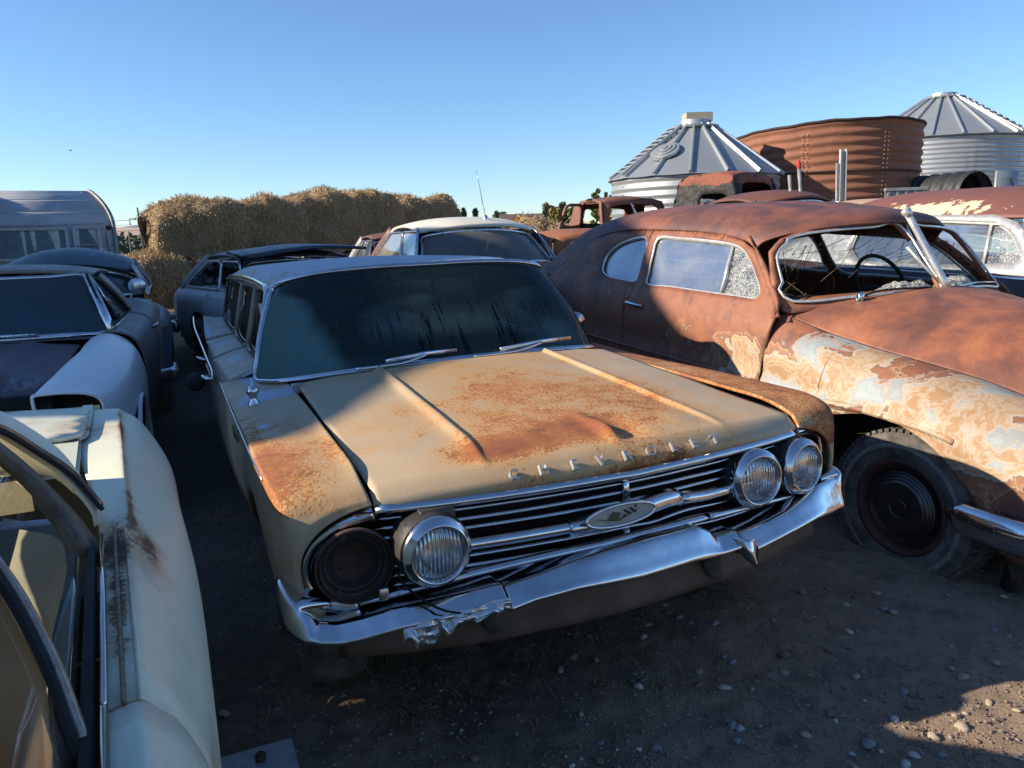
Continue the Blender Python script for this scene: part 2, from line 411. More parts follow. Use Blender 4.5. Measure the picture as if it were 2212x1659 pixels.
def chevy():
    t = thing('station_wagon', 'tan station wagon with rusty hood and a missing headlight, in the middle of the yard', 'car', CF)
    # hood: from the cowl to a rolled lip
    xs = np.r_[np.linspace(-.742, -.44, 14), np.linspace(-.43, -.36, 12), np.linspace(-.34, -.12, 8), np.linspace(-.10, .2, 26), np.linspace(.22, .35, 6), np.linspace(.36, .43, 12), np.linspace(.44, .742, 14)]
    def hood(u, v):
        x = u; yf = G_front(x)
        if v < 0:      # lip
            k = -v
            return (x, yf + [.035, .012, .0, .006, .02][int(k * 5 + .01) - 1] if k > 0 else yf, hood_z(x, yf + .05) - [.012, .030, .05, .066, .074][int(k * 5 + .01) - 1])
        yb = 1.44 + .09 * x * x
        y = yf + .05 + (yb - yf - .05) * v; return (x, y, hood_z(x, y))
    vs = [-1.0, -.8, -.6, -.4, -.2] + list(np.linspace(0, 1, 70))
    g = G().add(func_grid(xs, vs, hood))
    obj('hood', g, TAN, t, thick=.012, masks=CM, label='tan hood with orange rust and a raised dent above the grille badge')
    # fenders
    for sd in (-1, 1):
        rows = []
        prof = [(2.05, .90, 1.015, .885, .97), (1.5, .90, 1.006, .868, .965), (1.0, .885, 1.004, .866, .96), (.6, .868, 1.0, .858, .955), (.40, .858, .995, .85, .955)]
        for y, zi, xc, zc, xb in prof:
            rows.append([(.758, y, zi + .012), (.80, y, zi + .004), (.90, y, (zi + zc) / 2 + .006), (xc - .022, y, zc + .004), (xc, y, zc - .012), (xc - .012, y, zc - .1), (xc - .004, y, .62), (xc - .02, y, .46), (xb - .03, y, .34)])
        rows.append([(.758, .27, .84), (.80, .27, .838), (.88, .275, .835), (.955, .28, .825), (.978, .285, .805), (.975, .29, .74), (.972, .30, .62), (.955, .30, .52), (.93, .31, .44)])
        rows.append([(.752, .222, .812), (.80, .224, .808), (.86, .228, .795), (.915, .235, .770), (.945, .24, .74), (.958, .25, .69), (.960, .255, .62), (.94, .26, .53), (.90, .27, .47)])
        rows.append([(.748, .208, .793), (.80, .212, .782), (.845, .22, .765), (.888, .228, .738), (.922, .236, .70), (.942, .243, .655), (.942, .25, .60), (.925, .258, .55), (.88, .262, .505)])
        rows = [[(a * sd, b, c) for a, b, c in r] for r in rows]
        vf = patch(rows, 7, 6, flip=(sd < 0))
        # wheel arch
        V, F = np.array(vf[0]), vf[1]
        def arch(p): return (p[1] - .93) ** 2 + (p[2] - .26) ** 2 < .40 ** 2 and p[2] < .7
        F = [f for f in F if not all(arch(V[i]) for i in f)]
        for f in F:
            for i in f:
                if arch(V[i]):
                    d = np.array([V[i][1] - .93, V[i][2] - .26]); d = d / np.linalg.norm(d) * .40; V[i][1] = .93 + d[0]; V[i][2] = .26 + d[1]
        obj('fender', (V, F), TAN if sd < 0 else TAN, t, thick=.012, masks=CM)
        # side crease line is a thin bright trim
        pth = cr([(sd * a, b, c) for a, b, c in [(1.016, 2.1, .88), (1.01, 1.4, .858), (1.007, .9, .853), (.998, .45, .84)]], 8)
        obj('fender_spear', tube(pth, .004, 6), CHROME_D, t)
        # doors and rear quarter
        def W(y, z):
            w = interp([2.0, 3, 4, 5.3], [1.0, 1.02, 1.01, .95])(y); return sd * (w + .0 - .03 * ((z - .62) / .3) ** 2)
        ztop = interp([2.05, 2.6, 3.3, 4.0, 4.8, 5.3], [.873, .872, .878, .90, .945, .985])
        for (y0, y1, nm) in ((2.056, 3.05, 'front_door'), (3.062, 3.95, 'rear_door'), (3.962, 5.32, 'quarter_panel')):
            out = [(y, .30) for y in np.linspace(y0, y1, 12)] + [(y, float(ztop(y))) for y in np.linspace(y1, y0, 12)]
            hole = [[(4.0 + .36 * math.cos(a), .28 + .36 * math.sin(a)) for a in np.linspace(.06, math.pi - .06, 20)] + [(3.64, .31), (4.36, .31)][:0]] if 0 else []
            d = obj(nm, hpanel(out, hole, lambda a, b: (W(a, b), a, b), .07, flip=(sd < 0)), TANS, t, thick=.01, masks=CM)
            sh = func_grid(np.linspace(y0, y1, 10), np.linspace(0, 1, 8), lambda y, v: (sd * (.80 + (abs(W(y, ztop(y))) + .006 - .80 + .05 * max(0, (y - 3.6) / 1.7)) * v), y, .932 + .03 * max(0, (y - 4) / 1.3) - (.932 - ztop(y) + (.03 * max(0, (y - 4) / 1.3))) * v ** 1.4 + .004), flip=(sd > 0))
            obj('belt_shelf', sh, TANS, d, thick=.008, masks=CM)
        # fin trim
        pth = cr([(sd * a, b, c) for a, b, c in [(1.04, 5.36, .99), (1.055, 4.6, .955), (1.045, 3.9, .915), (1.035, 3.0, .885), (1.03, 2.62, .87), (1.035, 2.5, .845), (1.03, 2.62, .825), (1.03, 3.1, .80), (1.03, 3.6, .79)]], 8)
        obj('side_trim', tube(pth, .008, 6), CHROME, t)
        for yy in (2.78, 3.72):
            h = cr([(sd * 1.02, yy, .80), (sd * 1.065, yy + .02, .81), (sd * 1.07, yy + .10, .81), (sd * 1.03, yy + .16, .80)], 5)
            obj('door_handle', sweep(h, rrect(.022, .02)), CHROME, t)
        # window frames of the doors
        def WX(z): return sd * (.80 - .095 * (z - .93) / .38)
        for (y0, y1) in ((2.30, 3.06), (3.10, 3.98), (4.08, 5.15)):
            lp = [(y0 - .12 if y0 < 2.5 else y0, .945), (y1, .945), (y1 + .03, 1.15), (y1, 1.275), (y0 + .1, 1.285), (y0, 1.22)]
            lp = resample(cr(lp, 6, closed=True), 60)
            path = [(WX(z), y, z) for y, z in lp]
            obj('window_frame', sweep(path, rrect(.026, .022), up=(sd, 0, 0), closed=True), TANS, t, masks=CM)
            inn = [(WX(z) - sd * .02, (y - (y0 + y1) / 2) * .93 + (y0 + y1) / 2, (z - 1.11) * .9 + 1.11) for y, z in lp]
            obj('window_channel', sweep(inn, rrect(.012, .008), up=(sd, 0, 0), closed=True), CHROME_D, t)
        for y in (3.08, 4.03):
            obj('pillar', sweep([(WX(z) - sd * .01, y + .02 * (z - .93), z) for z in (.92, 1.1, 1.3)], rrect(.06, .05), up=(1, 0, 0)), TANS, t, masks=CM)
        # drip rail
        pth = cr([(sd * a, b, c) for a, b, c in [(.865, 1.93, .93), (.83, 2.02, 1.06), (.775, 2.12, 1.22), (.748, 2.24, 1.30), (.745, 2.5, 1.325), (.75, 3.2, 1.345), (.75, 4.2, 1.34), (.742, 4.9, 1.31), (.76, 5.1, 1.20), (.80, 5.25, .98)]], 8)
        obj('drip_rail', sweep(pth, rrect(.016, .022), up=(sd, 0, 0)), CHROME, t)
        # wheels
        for yw in (.93, 3.95):
            w = wheel(t, (sd * .80, yw, .27), sd, .33, .2, rim=DARK_RUST, sunk=.05)
    # inner hood gap gutter and under-hood darkness
    for sd in (-1, 1): obj('inner_gutter', func_grid(np.linspace(.2, 1.55, 6), [0, 1], lambda y, v: (sd * (.70 + .10 * v), y, hood_z(.74, y) - .05), flip=(sd > 0)), DARK_RUST, t)
    # cowl
    g = G().add(func_grid(np.linspace(-.80, .80, 30), np.linspace(0, 1, 5), lambda x, v: (x, 1.36 + .09 * x * x + .34 * v + .25 * max(0, abs(x) - .6) * v, hood_z(x, 1.42) - .022 - .014 * v)))
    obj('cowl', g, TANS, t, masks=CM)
    g = G()
    for k in range(3): g.add(box((-.74, 1.43 + .035 * k, .928), (.05, .012, .012)))
    obj('cowl_vent', g, TANS, t, smooth=False, masks=CM)
    # windshield
    bot = [(0, 1.50, .965), (.3, 1.515, .962), (.56, 1.56, .948), (.74, 1.64, .930), (.83, 1.77, .918), (.862, 1.92, .918)]
    top = [(0, 1.955, 1.388), (.25, 1.96, 1.388), (.48, 1.985, 1.378), (.62, 2.03, 1.358), (.69, 2.08, 1.335), (.722, 2.15, 1.305)]
    half = []
    for k in np.linspace(0, 1, 5):
        half.append([tuple(np.array(b) * (1 - k) + np.array(a) * k + np.array([0.014 * math.sin(math.pi * k) * (b[0] > .5), -.022 * math.sin(math.pi * k), .012 * math.sin(math.pi * k)])) for b, a in zip(bot, top)])
    full = [[(-a, b, c) for a, b, c in r[:0:-1]] + r for r in half]
    def gm0(P):
        x, y, z = P.T; return -.26 + .56 * np.clip(-(x + .50 + .28 * (z - 1.0)) * 9, 0, 1) + .16 * np.clip((1.03 - z) * 14, 0, 1) + blob(P, (.55, 1.6, 1.03), (.16, .4, .07), .32) + blob(P, (-.32, 1.7, 1.16), (.16, .4, .12), .16) + blob(P, (.45, 1.8, 1.22), (.2, .4, .06), .12) + .24 * np.exp(-((x - .12) / .42) ** 2) * np.exp(-((z - 1.12) / .10) ** 2) - .8 * np.clip((z - 1.255) * 14, 0, 1) + blob(P, (-.1, 1.7, 1.24), (.12, .4, .04), .1)
    def gm2(P):
        x, y, z = P.T; return 1.2 * (np.exp(-((x - .12) / .5) ** 2)) * np.exp(-((z - 1.10) / .12) ** 2)
    WS = glass_dirty('tinted_windshield', (.07, .16, .16), (.10, .18, .185), .92, .015, .36, .74, True, 2.2, .12, .45, .38, .4)
    obj('windshield', patch(full, 6, 5, flip=True), WS, t, masks=dict(m0=gm0, m2=gm2))
    # chrome surround of the windshield and sun band
    loop = full[0] + [full[k][-1] for k in range(1, 4)] + full[-1][::-1] + [full[k][0] for k in range(3, 0, -1)]
    lp = cr(loop, 5, closed=True)
    obj('windshield_trim', sweep([(p[0] * 1.006, p[1] - .004, p[2]) for p in lp], rrect(.022, .014), up=(0, -.7, .7), closed=True), CHROME, t)
    V, F = patch([[(p[0] * .998, p[1] + .006, p[2] - .0) for p in full[-1]], [tuple(np.array(full[-1][i]) * .25 + np.array(full[-2][i]) * .75 + np.array([0, .008, 0])) for i in range(len(full[0]))]], 3, 5)
    obj('sun_band', (V, F), simple('sun_band_tint', (.006, .008, .012), rough=.9, bump=0, spec=.1), t)
    # roof with pressed ribs
    ys = np.r_[np.linspace(2.0, 2.3, 10), np.linspace(2.32, 5.0, 60), np.linspace(5.02, 5.35, 8)]
    hdr = lambda x: float(np.interp(abs(x), [0, .25, .48, .62, .69, .722, .75], [1.955, 1.96, 1.985, 2.03, 2.08, 2.15, 2.25]))
    hz = lambda x: float(np.interp(abs(x), [0, .25, .48, .62, .69, .722, .75], [1.392, 1.392, 1.382, 1.362, 1.340, 1.312, 1.30]))
    xr = np.r_[np.linspace(-.75, -.6, 10), np.linspace(-.58, .58, 80), np.linspace(.6, .75, 10)]
    zc = interp([0, .3, 1.0, 2.2, 3.1, 3.4], [0, .022, .038, .034, .012, -.012])
    def roof(x, v):
        y0 = hdr(x); y = y0 + (5.38 - .12 * (x / .75) ** 2 - y0) * v; s = y - y0
        e = max(0, abs(x) - .55) / .2
        z0 = hz(x); zf = 1.40 + .032 - .026 * (abs(x) / .6) ** 2 - .075 * e ** 2
        k = min(1, s / .35); k = k * k * (3 - 2 * k)
        z = z0 * (1 - k) + (zf + zc(min(3.4, s)) - .038) * k
        if abs(x) < .56 and s > .12:
            ph = (x + .6) / .125; d = abs(ph - round(ph)) * .125; z -= .006 * math.exp(-(d / .007) ** 2) * min(1, (s - .12) / .1)
        return (x, y, z)
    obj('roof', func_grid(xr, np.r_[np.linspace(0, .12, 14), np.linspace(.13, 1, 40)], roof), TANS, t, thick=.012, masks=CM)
    # tailgate end and interior
    obj('tailgate', func_grid(np.linspace(-.74, .74, 8), np.linspace(0, 1, 5), lambda x, v: (x, 5.3 + .1 * (1 - v), .35 + .95 * v)), TANS, t, masks=CM)
    IN = simple('dusty_interior', (.10, .05, .05), (.05, .03, .03), .9); PALE = simple('pale_sheet', (.42, .46, .46), (.25, .28, .28), .8, sc=6)
    for y in (2.65, 3.7):
        g = G().add(patch([[(-.68, y + .12, .45), (-.3, y + .12, .45), (.3, y + .12, .45), (.68, y + .12, .45)], [(-.68, y + .2, .8), (-.3, y + .18, .82), (.3, y + .18, .82), (.68, y + .2, .8)], [(-.66, y + .27, 1.04), (-.3, y + .26, 1.09), (.3, y + .26, 1.09), (.66, y + .27, 1.04)]], 5, 5))
        g.add(box((0, y - .12, .5), (1.3, .5, .2)))
        obj('seat', g, IN, t, thick=.1, off=1)
    obj('dashboard', patch([[(-.78, 1.75, .9), (0, 1.62, .93), (.78, 1.75, .9)], [(-.76, 1.95, .93), (0, 1.85, .96), (.76, 1.95, .93)], [(-.76, 2.0, .75), (0, 1.95, .75), (.76, 2.0, .75)]], 5, 6), IN, t)
    obj('floor_pan', box((0, 3.1, .28), (1.7, 4.0, .04)), DARK_RUST, t, smooth=False)
    M = axisM((.36, 2.12, .98), (0, .85, .5))
    g = G().add(tube([(M @ np.array([.2 * math.cos(a), .2 * math.sin(a), 0, 1]))[:3] for a in np.linspace(0, 2 * math.pi, 33)[:-1]], .012, 8, closed=True)).add(tube([(.36, 2.12, .98), (.36, 1.9, .85)], .02)).add(tube([(.17, 2.12, .98), (.55, 2.12, .98)], .01))
    obj('steering_wheel', g, BLACK, t)
    # crumpled clear sheet hanging inside behind the glass
    def fold(u, v): return (-.80 + (.34 - .12 * v + .03 * math.sin(v * 7)) * u, 1.93 - .20 * u + .22 * v + .012 * math.sin(u * 14 + v * 5) + .008 * math.sin(v * 17), .94 + .30 * v)
    sh = thing('plastic_sheet', 'crumpled pale plastic sheet hanging inside the left end of the tan wagon windshield', 'sheet', CF)
    obj('sheet', func_grid(np.linspace(0, 1, 30), np.linspace(0, 1, 20), fold), PALE, sh)
    def fold2(u, v): return (.28 + .34 * u, 1.98 + .05 * math.sin(u * 11), 1.30 - .16 * v - .10 * abs(u - .45) * v)
    sh = thing('sheet_of_card', 'pale torn card hanging inside the upper right of the tan wagon windshield', 'card', CF)
    obj('card', func_grid(np.linspace(0, 1, 20), np.linspace(0, 1, 10), fold2), simple('brown_card', (.12, .12, .11), (.07, .07, .065), .8, sc=9), sh)
    # wipers
    for x0, x1 in ((-.34, -.02), (.20, .58)):
        w = thing_part('wiper', t)
        y = lambda x: 1.47 + .06 * x * x
        a = (x0 + .05, y(x0) - .01, .975); b = (x1, y(x1) + .05, 1.0)
        obj('wiper_arm', tube(cr([(x0 - .16, y(x0) - .02, .972), a, ((x0 + x1) / 2, y(x0), 1.0)], 4), .007), CHROME, w)
        obj('wiper_blade', sweep([(x0 - .02, y(x0) + .005, .988), ((x0 + x1) / 2, y(0) + .02, 1.004), b], rrect(.012, .018)), CHROME_D, w)
    # antenna stub
    g = G().add(lathe([(.028, 0), (.026, .012), (.014, .03), (.016, .045), (.024, .055), (.024, .075), (.014, .082), (.006, .09), (.006, .115), (.001, .117)], 14, axisM((-.925, 1.42, .872), (0, 0, 1))))
    obj('antenna_base', g, CHROME, t)
    # script on the fender side and letters over the grille
    obj('script_badge', text_mesh('Parkwood', .075, .003, axisM((-1.006, 1.45, .745), (-1, 0, 0), (0, -1, .10)), .9, .3), CHROME, t, smooth=False)
    HX = [(1280, 1186), (1355, 1174), (1432, 1163), (1498, 1155), (1564, 1147), (1624, 1134), (1680, 1119), (1731, 1109), (1783, 1097)]
    for ch, (px, py) in zip('CHEVROLET', HX):
        p = CF.hit((px * .8641, py * .8641 + 6), 1, lambda x, z: G_front(x) + .012)
        x = p[0]; o = np.array([x, G_front(x) + .001, hood_z(x, G_front(x) + .05) - .040])
        nrm = np.array([-.33 * x, -.78, .62]); obj('letter', text_mesh(ch, .044, .007, axisM(o + nrm * .007, nrm, (1, .33 * x, 0)), 1.0), BRIGHT_L, t, smooth=False)
    grille(t); bumper(t)
    obj('side_mirror', lathe([(.0, -.02), (.05, -.015), (.055, .01), (.05, .012), (.045, .006), (0, .006)], 18, axisM((.99, 2.22, 1.0), (0, 1, 0))), CHROME, t)
    obj('side_mirror', lathe([(.0, -.02), (.05, -.015), (.058, .01), (.055, .012), (.045, .006), (0, .006)], 18, axisM((-1.11, 3.3, .72), (0, 1, 0))), RUBBER, t)
    return t
def thing_part(name, parent):
    o = bpy.data.objects.new(name, None); col.objects.link(o); o.parent = parent; return o
def wheel(parent, c, sd, r, w, rim=None, sunk=0, white=False, tread=0, steer=0, name='wheel', n=40, cap=True):
    """c: hub centre; sd -1 faces -x"""
    M = axisM(c, (sd * math.cos(R(steer)), math.sin(R(steer)), 0)); W_ = w / 2; rr = r * .60
    hub = thing_part(name, parent)
    prof = [(rr, -W_ * .7), (rr + .02, -W_ * .95), (r * .86, -W_ * 1.05), (r * .965, -W_ * .9), (r, -W_ * .6), (r * 1.004, 0), (r, W_ * .6), (r * .965, W_ * .9), (r * .93, W_ * .99), (r * .82, W_ * 1.08), (r * .73, W_ * 1.04), (rr + .015, W_ * .92), (rr, W_ * .78)]
    V, F = lathe(prof, n * 2 if tread else n, M)
    g = G().add((V, F))
    if tread:
        for k in range(tread):
            a = 2 * math.pi * k / tread
            for q in (-1, 1):
                b = box((r * 1.002, 0, q * W_ * .66), (.014, r * 2 * math.pi / tread * .62, W_ * .44))
                for zz in (0,):
                    RM = np.eye(4); RM[:2, :2] = [[math.cos(a), -math.sin(a)], [math.sin(a), math.cos(a)]]; g.add(xf(xf(b, RM), M))
    tyre = obj('tyre', g, RUBBER_T, hub, sharp=35)
    if sunk:
        me = tyre.data
        for v in me.vertices:
            z0 = sunk
            if v.co.z < z0 - 0.0 and z0 > 0: v.co.z = z0 * .0 + max(v.co.z, -.03) 
    if white: obj('whitewall', lathe([(r * .845, W_ * 1.085), (r * .80, W_ * 1.10), (r * .79, W_ * 1.095)], n, M), WHITEWALL, hub)
    rp = [(rr + .012, W_ * .80), (rr + .014, W_ * .93), (rr, W_ * .96), (rr - .012, W_ * .86), (rr - .02, W_ * .55), (rr - .05, W_ * .40), (rr * .55, W_ * .42), (rr * .5, W_ * .6), (0.001, W_ * .62)]
    obj('rim', lathe(rp, n, M), rim or DARK_RUST, hub)
    if cap:
        cr_ = rr * .78; cp = [(cr_ + .004, W_ * .55), (cr_, W_ * .80), (cr_ * .97, W_ * .86), (cr_ * .93, W_ * .82), (cr_ * .89, W_ * .90), (cr_ * .85, W_ * .86), (cr_ * .80, W_ * .95), (cr_ * .76, W_ * .92), (cr_ * .70, W_ * 1.0), (cr_ * .45, W_ * 1.03), (cr_ * .27, W_ * 1.03), (cr_ * .25, W_ * 1.0), (cr_ * .23, W_ * 1.03), (.001, W_ * 1.05)]
        obj('hub_cap', lathe(cp, n, M), CAP_M, hub, sharp=30)
    return hub
CAP_M = simple('weathered_hub_cap', (.10, .085, .08), (.05, .04, .038), .38, .7, sc=12)
def lamp(parent, c, d, glass, housing=True, tilt=0):
    M = axisM(c, d); g = thing_part('headlight', parent)
    obj('bezel', lathe([(.074, -.014), (.0745, .006), (.078, .013), (.082, .013), (.086, .004), (.093, .001), (.098, -.008), (.100, -.022), (.097, -.026)], 40, M), CHROME_RING, g)
    if housing: obj('lamp_bucket', lathe([(.097, -.02), (.102, -.04), (.102, -.085), (.096, -.13), (.08, -.16)], 32, M), LAMPBLACK, g)
    obj('reflector', lathe([(.073, -.008), (.066, -.025), (.048, -.045), (.025, -.058), (.001, -.062)], 32, M), CHROME_RING, g)
    obj('bulb', lathe([(.001, -.022), (.010, -.026), (.012, -.04), (.010, -.055)], 10, M), CHROME_D, g)
    obj('lens', lathe([(.0742, -.004), (.066, .004), (.045, .010), (.022, .0135), (.001, .0145)], 32, M), glass, g)
    return g
BRIGHT_L = simple('polished_letter', (.80, .79, .77), (.62, .60, .58), .22, .75, sc=60, bump=0)
LAMPBLACK = simple('lamp_black', (.02, .02, .021), (.05, .045, .04), .45, sc=16)
def lens_mat():
    s = NT('fluted_lens'); co = s.sep(); w = s.n('TexWave'); w.bands_direction = 'X'; w.inputs['Scale'].default_value = 28; w.inputs['Distortion'].default_value = .6; s.l(s.co, w.inputs[0])
    tr = s.n('BsdfTransparent'); s.l((.8, .83, .85), tr.inputs[0]); gl = s.n('BsdfGlossy'); gl.inputs['Roughness'].default_value = .05
    nb = s.bump(w.outputs['Fac'], .6, .006); s.l(nb, gl.inputs['Normal']); df = s.n('BsdfDiffuse'); df.inputs[0].default_value = (.33, .31, .28, 1)
    m = s.n('MixShader'); s.l(.42, m.inputs[0]); s.l(tr.outputs[0], m.inputs[1]); s.l(gl.outputs[0], m.inputs[2])
    m2 = s.n('MixShader'); s.l(s.ramp(s.noise(22, 5), [(.4, .0), (.7, .28)]), m2.inputs[0]); s.l(m.outputs[0], m2.inputs[1]); s.l(df.outputs[0], m2.inputs[2])
    s.t.links.new(m2.outputs[0], s.out.inputs[0]); return s.m
LENS = lens_mat()
def grille(t):
    fr = lambda x: G_front(x)
    # backing
    obj('radiator_backing', func_grid(np.linspace(-.92, .92, 20), [.47, .8], lambda x, z: (x, fr(x) + .13, z)), BLACK, t)
    obj('lamp_recess', func_grid(np.linspace(-.90, .90, 30), [0, 1], lambda x, v: (x, fr(x) + .01 + .13 * v, .505 + .012 * v)), GREY_DARK, t)
    # top bar in three pieces
    def bar(x0, x1, z, w, h, dy=0, zf=None, m=CHROME, name='grille_bar', n=40):
        pth = [(x, fr(x) + dy, (zf(x) if zf else z)) for x in np.linspace(x0, x1, n)]
        obj(name, sweep(pth, rrect(w, h, .8)), m, t)
    bar(-.738, .738, .772, .035, .032, .008, lambda x: .774 - .003 * math.exp(-((x - .03) / .05) ** 2), name='top_bar')
    wav = lambda z: (lambda x: z + .007 * math.exp(-((x - .24) / .09) ** 2) * (1 if z < .63 else .2) - .005 * math.exp(-((x - .10) / .05) ** 2) * (1 if z < .63 else 0) + .0008 * math.sin(x * 7 + z * 90))
    for z in (.742, .713, .684): bar(-.745, .78, z, .013, .013, .03, wav(z))
    for z in (.602, .573, .545): bar(-.725, .78, z, .013, .013, .03, wav(z))
    for x in (0.0,):
        obj('grille_post', sweep([(x, fr(x) + .022, .765), (x, fr(x) + .016, .69)], rrect(.02, .014)), CHROME, t)
        obj('grille_post', sweep([(x, fr(x) + .022, .60), (x, fr(x) + .016, .535)], rrect(.02, .014)), CHROME, t)
    # broad centre bar, bent at the badge
    prof = [(-.002, -.022), (.016, -.012), (.020, 0), (.016, .012), (-.002, .022)]
    for x0, x1, f in ((-.70, -.17, lambda x: .643), (.20, .72, lambda x: .650 + .008 * math.exp(-((x - .2) / .06) ** 2))):
        obj('centre_bar', sweep([(x, fr(x) + .012, f(x)) for x in np.linspace(x0, x1, 24)], [(a, b) for a, b in prof]), CHROME, t)
    # badge wing and oval
    pth = cr([(-.20, fr(.2) + .004, .640), (-.13, fr(.13), .642), (-.05, fr(0) - .006, .650), (.02, fr(0) - .008, .662), (.10, fr(.1) - .002, .672), (.16, fr(.16), .672), (.20, fr(.2) + .012, .655)], 6)
    obj('badge_wing', sweep(pth, [(-.004, -.026), (.014, -.016), (.018, 0), (.014, .016), (-.004, .026)], scale=list(np.interp(np.linspace(0, 1, len(pth)), [0, .3, .7, 1], [1, 1.25, 1.25, .9]))), CHROME, t)
    EM = axisM(CF.hit((1342, 1112), 1, fr(0) - .034), (0, -1, .05), (1, 0, .02))
    em = thing_part('badge', t)
    el = lambda a, b, n=40: [(EM @ np.array([a * math.cos(q), b * math.sin(q), 0, 1]))[:3] for q in np.linspace(0, 2 * math.pi, n + 1)[:-1]]
    obj('badge_rim', tube(el(.117, .031), .0055, 8, closed=True, up=(0, -1, .05)), CHROME, em)
    E_ = el(.115, .029); obj('badge_face', (np.array(E_ + [(EM @ np.array([0, 0, .003, 1]))[:3]]), [(i, (i + 1) % 40, 40) for i in range(40)]), simple('badge_enamel', (.42, .40, .36), (.28, .27, .25), .35, sc=30), em)
    def flat(pts, z=.005): return (np.array([(EM @ np.array([a * .84, b * .84, z, 1]))[:3] for a, b in pts]), [tuple(range(len(pts)))])
    obj('badge_vee', G().add(flat([(-.112, .004), (-.015, -.019), (.105, .024), (-.012, -.012)])), simple('vee_gold', (.16, .13, .06), (.07, .06, .05), .4, .6), em, smooth=False)
    g = G().add(flat([(-.058, -.006), (-.034, .019), (-.004, .010), (-.012, -.010), (-.04, -.013)]))
    obj('badge_flag', g, simple('flag_olive', (.10, .085, .035), (.05, .045, .03), .5), em, smooth=False)
    g = G()
    for i in range(5):
        for j in range(3):
            if (i + j) % 2 == 0: g.add(flat([(.004 + i * .011 + j * .002, -.008 + j * .009 + i * .002), (.014 + i * .011 + j * .002, -.007 + j * .009 + i * .002), (.015 + i * .011 + j * .002, .001 + j * .009 + i * .002), (.005 + i * .011 + j * .002, .000 + j * .009 + i * .002)], .006))
    obj('badge_checks', g, BLACK, em, smooth=False)
    # lower moulding
    mo = [CF.hit(q, 1, lambda x, z: fr(x)) for q in [(746, 1308), (870, 1277), (1000, 1243), (1160, 1205), (1332, 1166), (1480, 1128), (1600, 1098), (1733, 1061)]]; mz = interp([p[0] for p in mo], [p[2] for p in mo])
    bar(-.80, .30, .518, .03, .022, .0, lambda x: float(mz(x)), m=CHROME, name='lower_moulding'); bar(.303, .80, .521, .03, .022, .0, lambda x: float(mz(x)), m=CHROME, name='lower_moulding')
    # curved ends of the oval
    for sd in (-1, 1):
        if sd < 0: pts = [(-.742, .765), (-.80, .748), (-.850, .726), (-.898, .692), (-.928, .640), (-.928, .585), (-.905, .538), (-.865, .514), (-.80, .508)]
        else: pts = [(.748, .772), (.80, .768), (.855, .758), (.905, .73), (.93, .66)]
        p = cr([(x, fr(x) + .012 + .008 * (abs(x) > .85), z) for x, z in pts], 7)
        obj('oval_trim', sweep(p, [(-.024, -.004), (.024, -.004), (.020, .010), (0, .014), (-.020, .010)] if sd < 0 else [(-.018, -.003), (.018, -.003), (.014, .009), (0, .012), (-.014, .009)], up=(sd * .2, -.9, .1)), CHROME_RING, t)
        # sheet closing the recess behind the oval ends
        ring = cr([(sd * a, G_front(a) + .01, z) for a, z in [(.70, .79), (.80, .775), (.87, .74), (.92, .69), (.935, .63), (.92, .56), (.87, .515), (.70, .505)]], 4)
        V = [tuple(p) for p in ring] + [(p[0] * .95, p[1] + .14, (p[2] - .63) * .9 + .63) for p in ring]; n = len(ring)
        obj('lamp_shroud', (V, [(i, i + 1, n + i + 1, n + i) for i in range(n - 1)]), LAMPBLACK, t)
    # headlights: three left, one socket empty
    lamp(t, CF.Y((948, 1196), .10), (.05, -1, -.02), LENS)
    lamp(t, CF.Y((1640, 1036), .12), (-.02, -1, .03), LENS)
    lamp(t, CF.Y((1738, 1009), .16), (.16, -1, .02), LENS)
    M = axisM(CF.Y((766, 1222), .20), (-.05, -1, 0)); g = thing_part('empty_lamp_socket', t)
    obj('lamp_bucket', lathe([(.100, .012), (.104, .012), (.106, .0), (.097, -.004), (.094, -.012), (.088, -.010), (.084, -.022), (.074, -.020), (.070, -.030), (.052, -.034), (.048, -.05), (.036, -.052), (.032, -.07), (.001, -.074)], 36, M), simple('socket_rust', (.10, .055, .04), (.04, .025, .02), .8, sc=30, bump=.5), g)
    obj('bucket_void', lathe([(.086, -.016), (.070, -.024), (.052, -.030)], 30, M), BLACK, g); obj('bucket_ring', lathe([(.097, .0), (.094, .006), (.090, .0)], 30, M), DARK_RUST, g)
    for a, b in ((.03, .085), (-.075, -.005), (.055, -.07)):
        p = (M @ np.array([b, a, -.002, 1]))[:3]
        obj('clip', tube(cr([p + np.array([-.012, -.004, .01]), p + np.array([0, -.008, 0]), p + np.array([.012, -.004, .008]), p + np.array([.006, -.006, -.012])], 4), .0022, 6), GREY_DARK, g)
    obj('plug', box((-.745, .175, .555), (.026, .03, .036)), CHROME_D, g, bevel=.004)
    obj('loose_wire', tube(cr([(-.70, .19, .60), (-.68, .15, .56), (-.62, .08, .52), (-.55, .07, .495), (-.50, .10, .49)], 7), .0035, 6), BLACK, g)
    obj('lamp_bracket', box((-.585, .17, .745), (.10, .05, .05)), LAMPBLACK, t, bevel=.005)
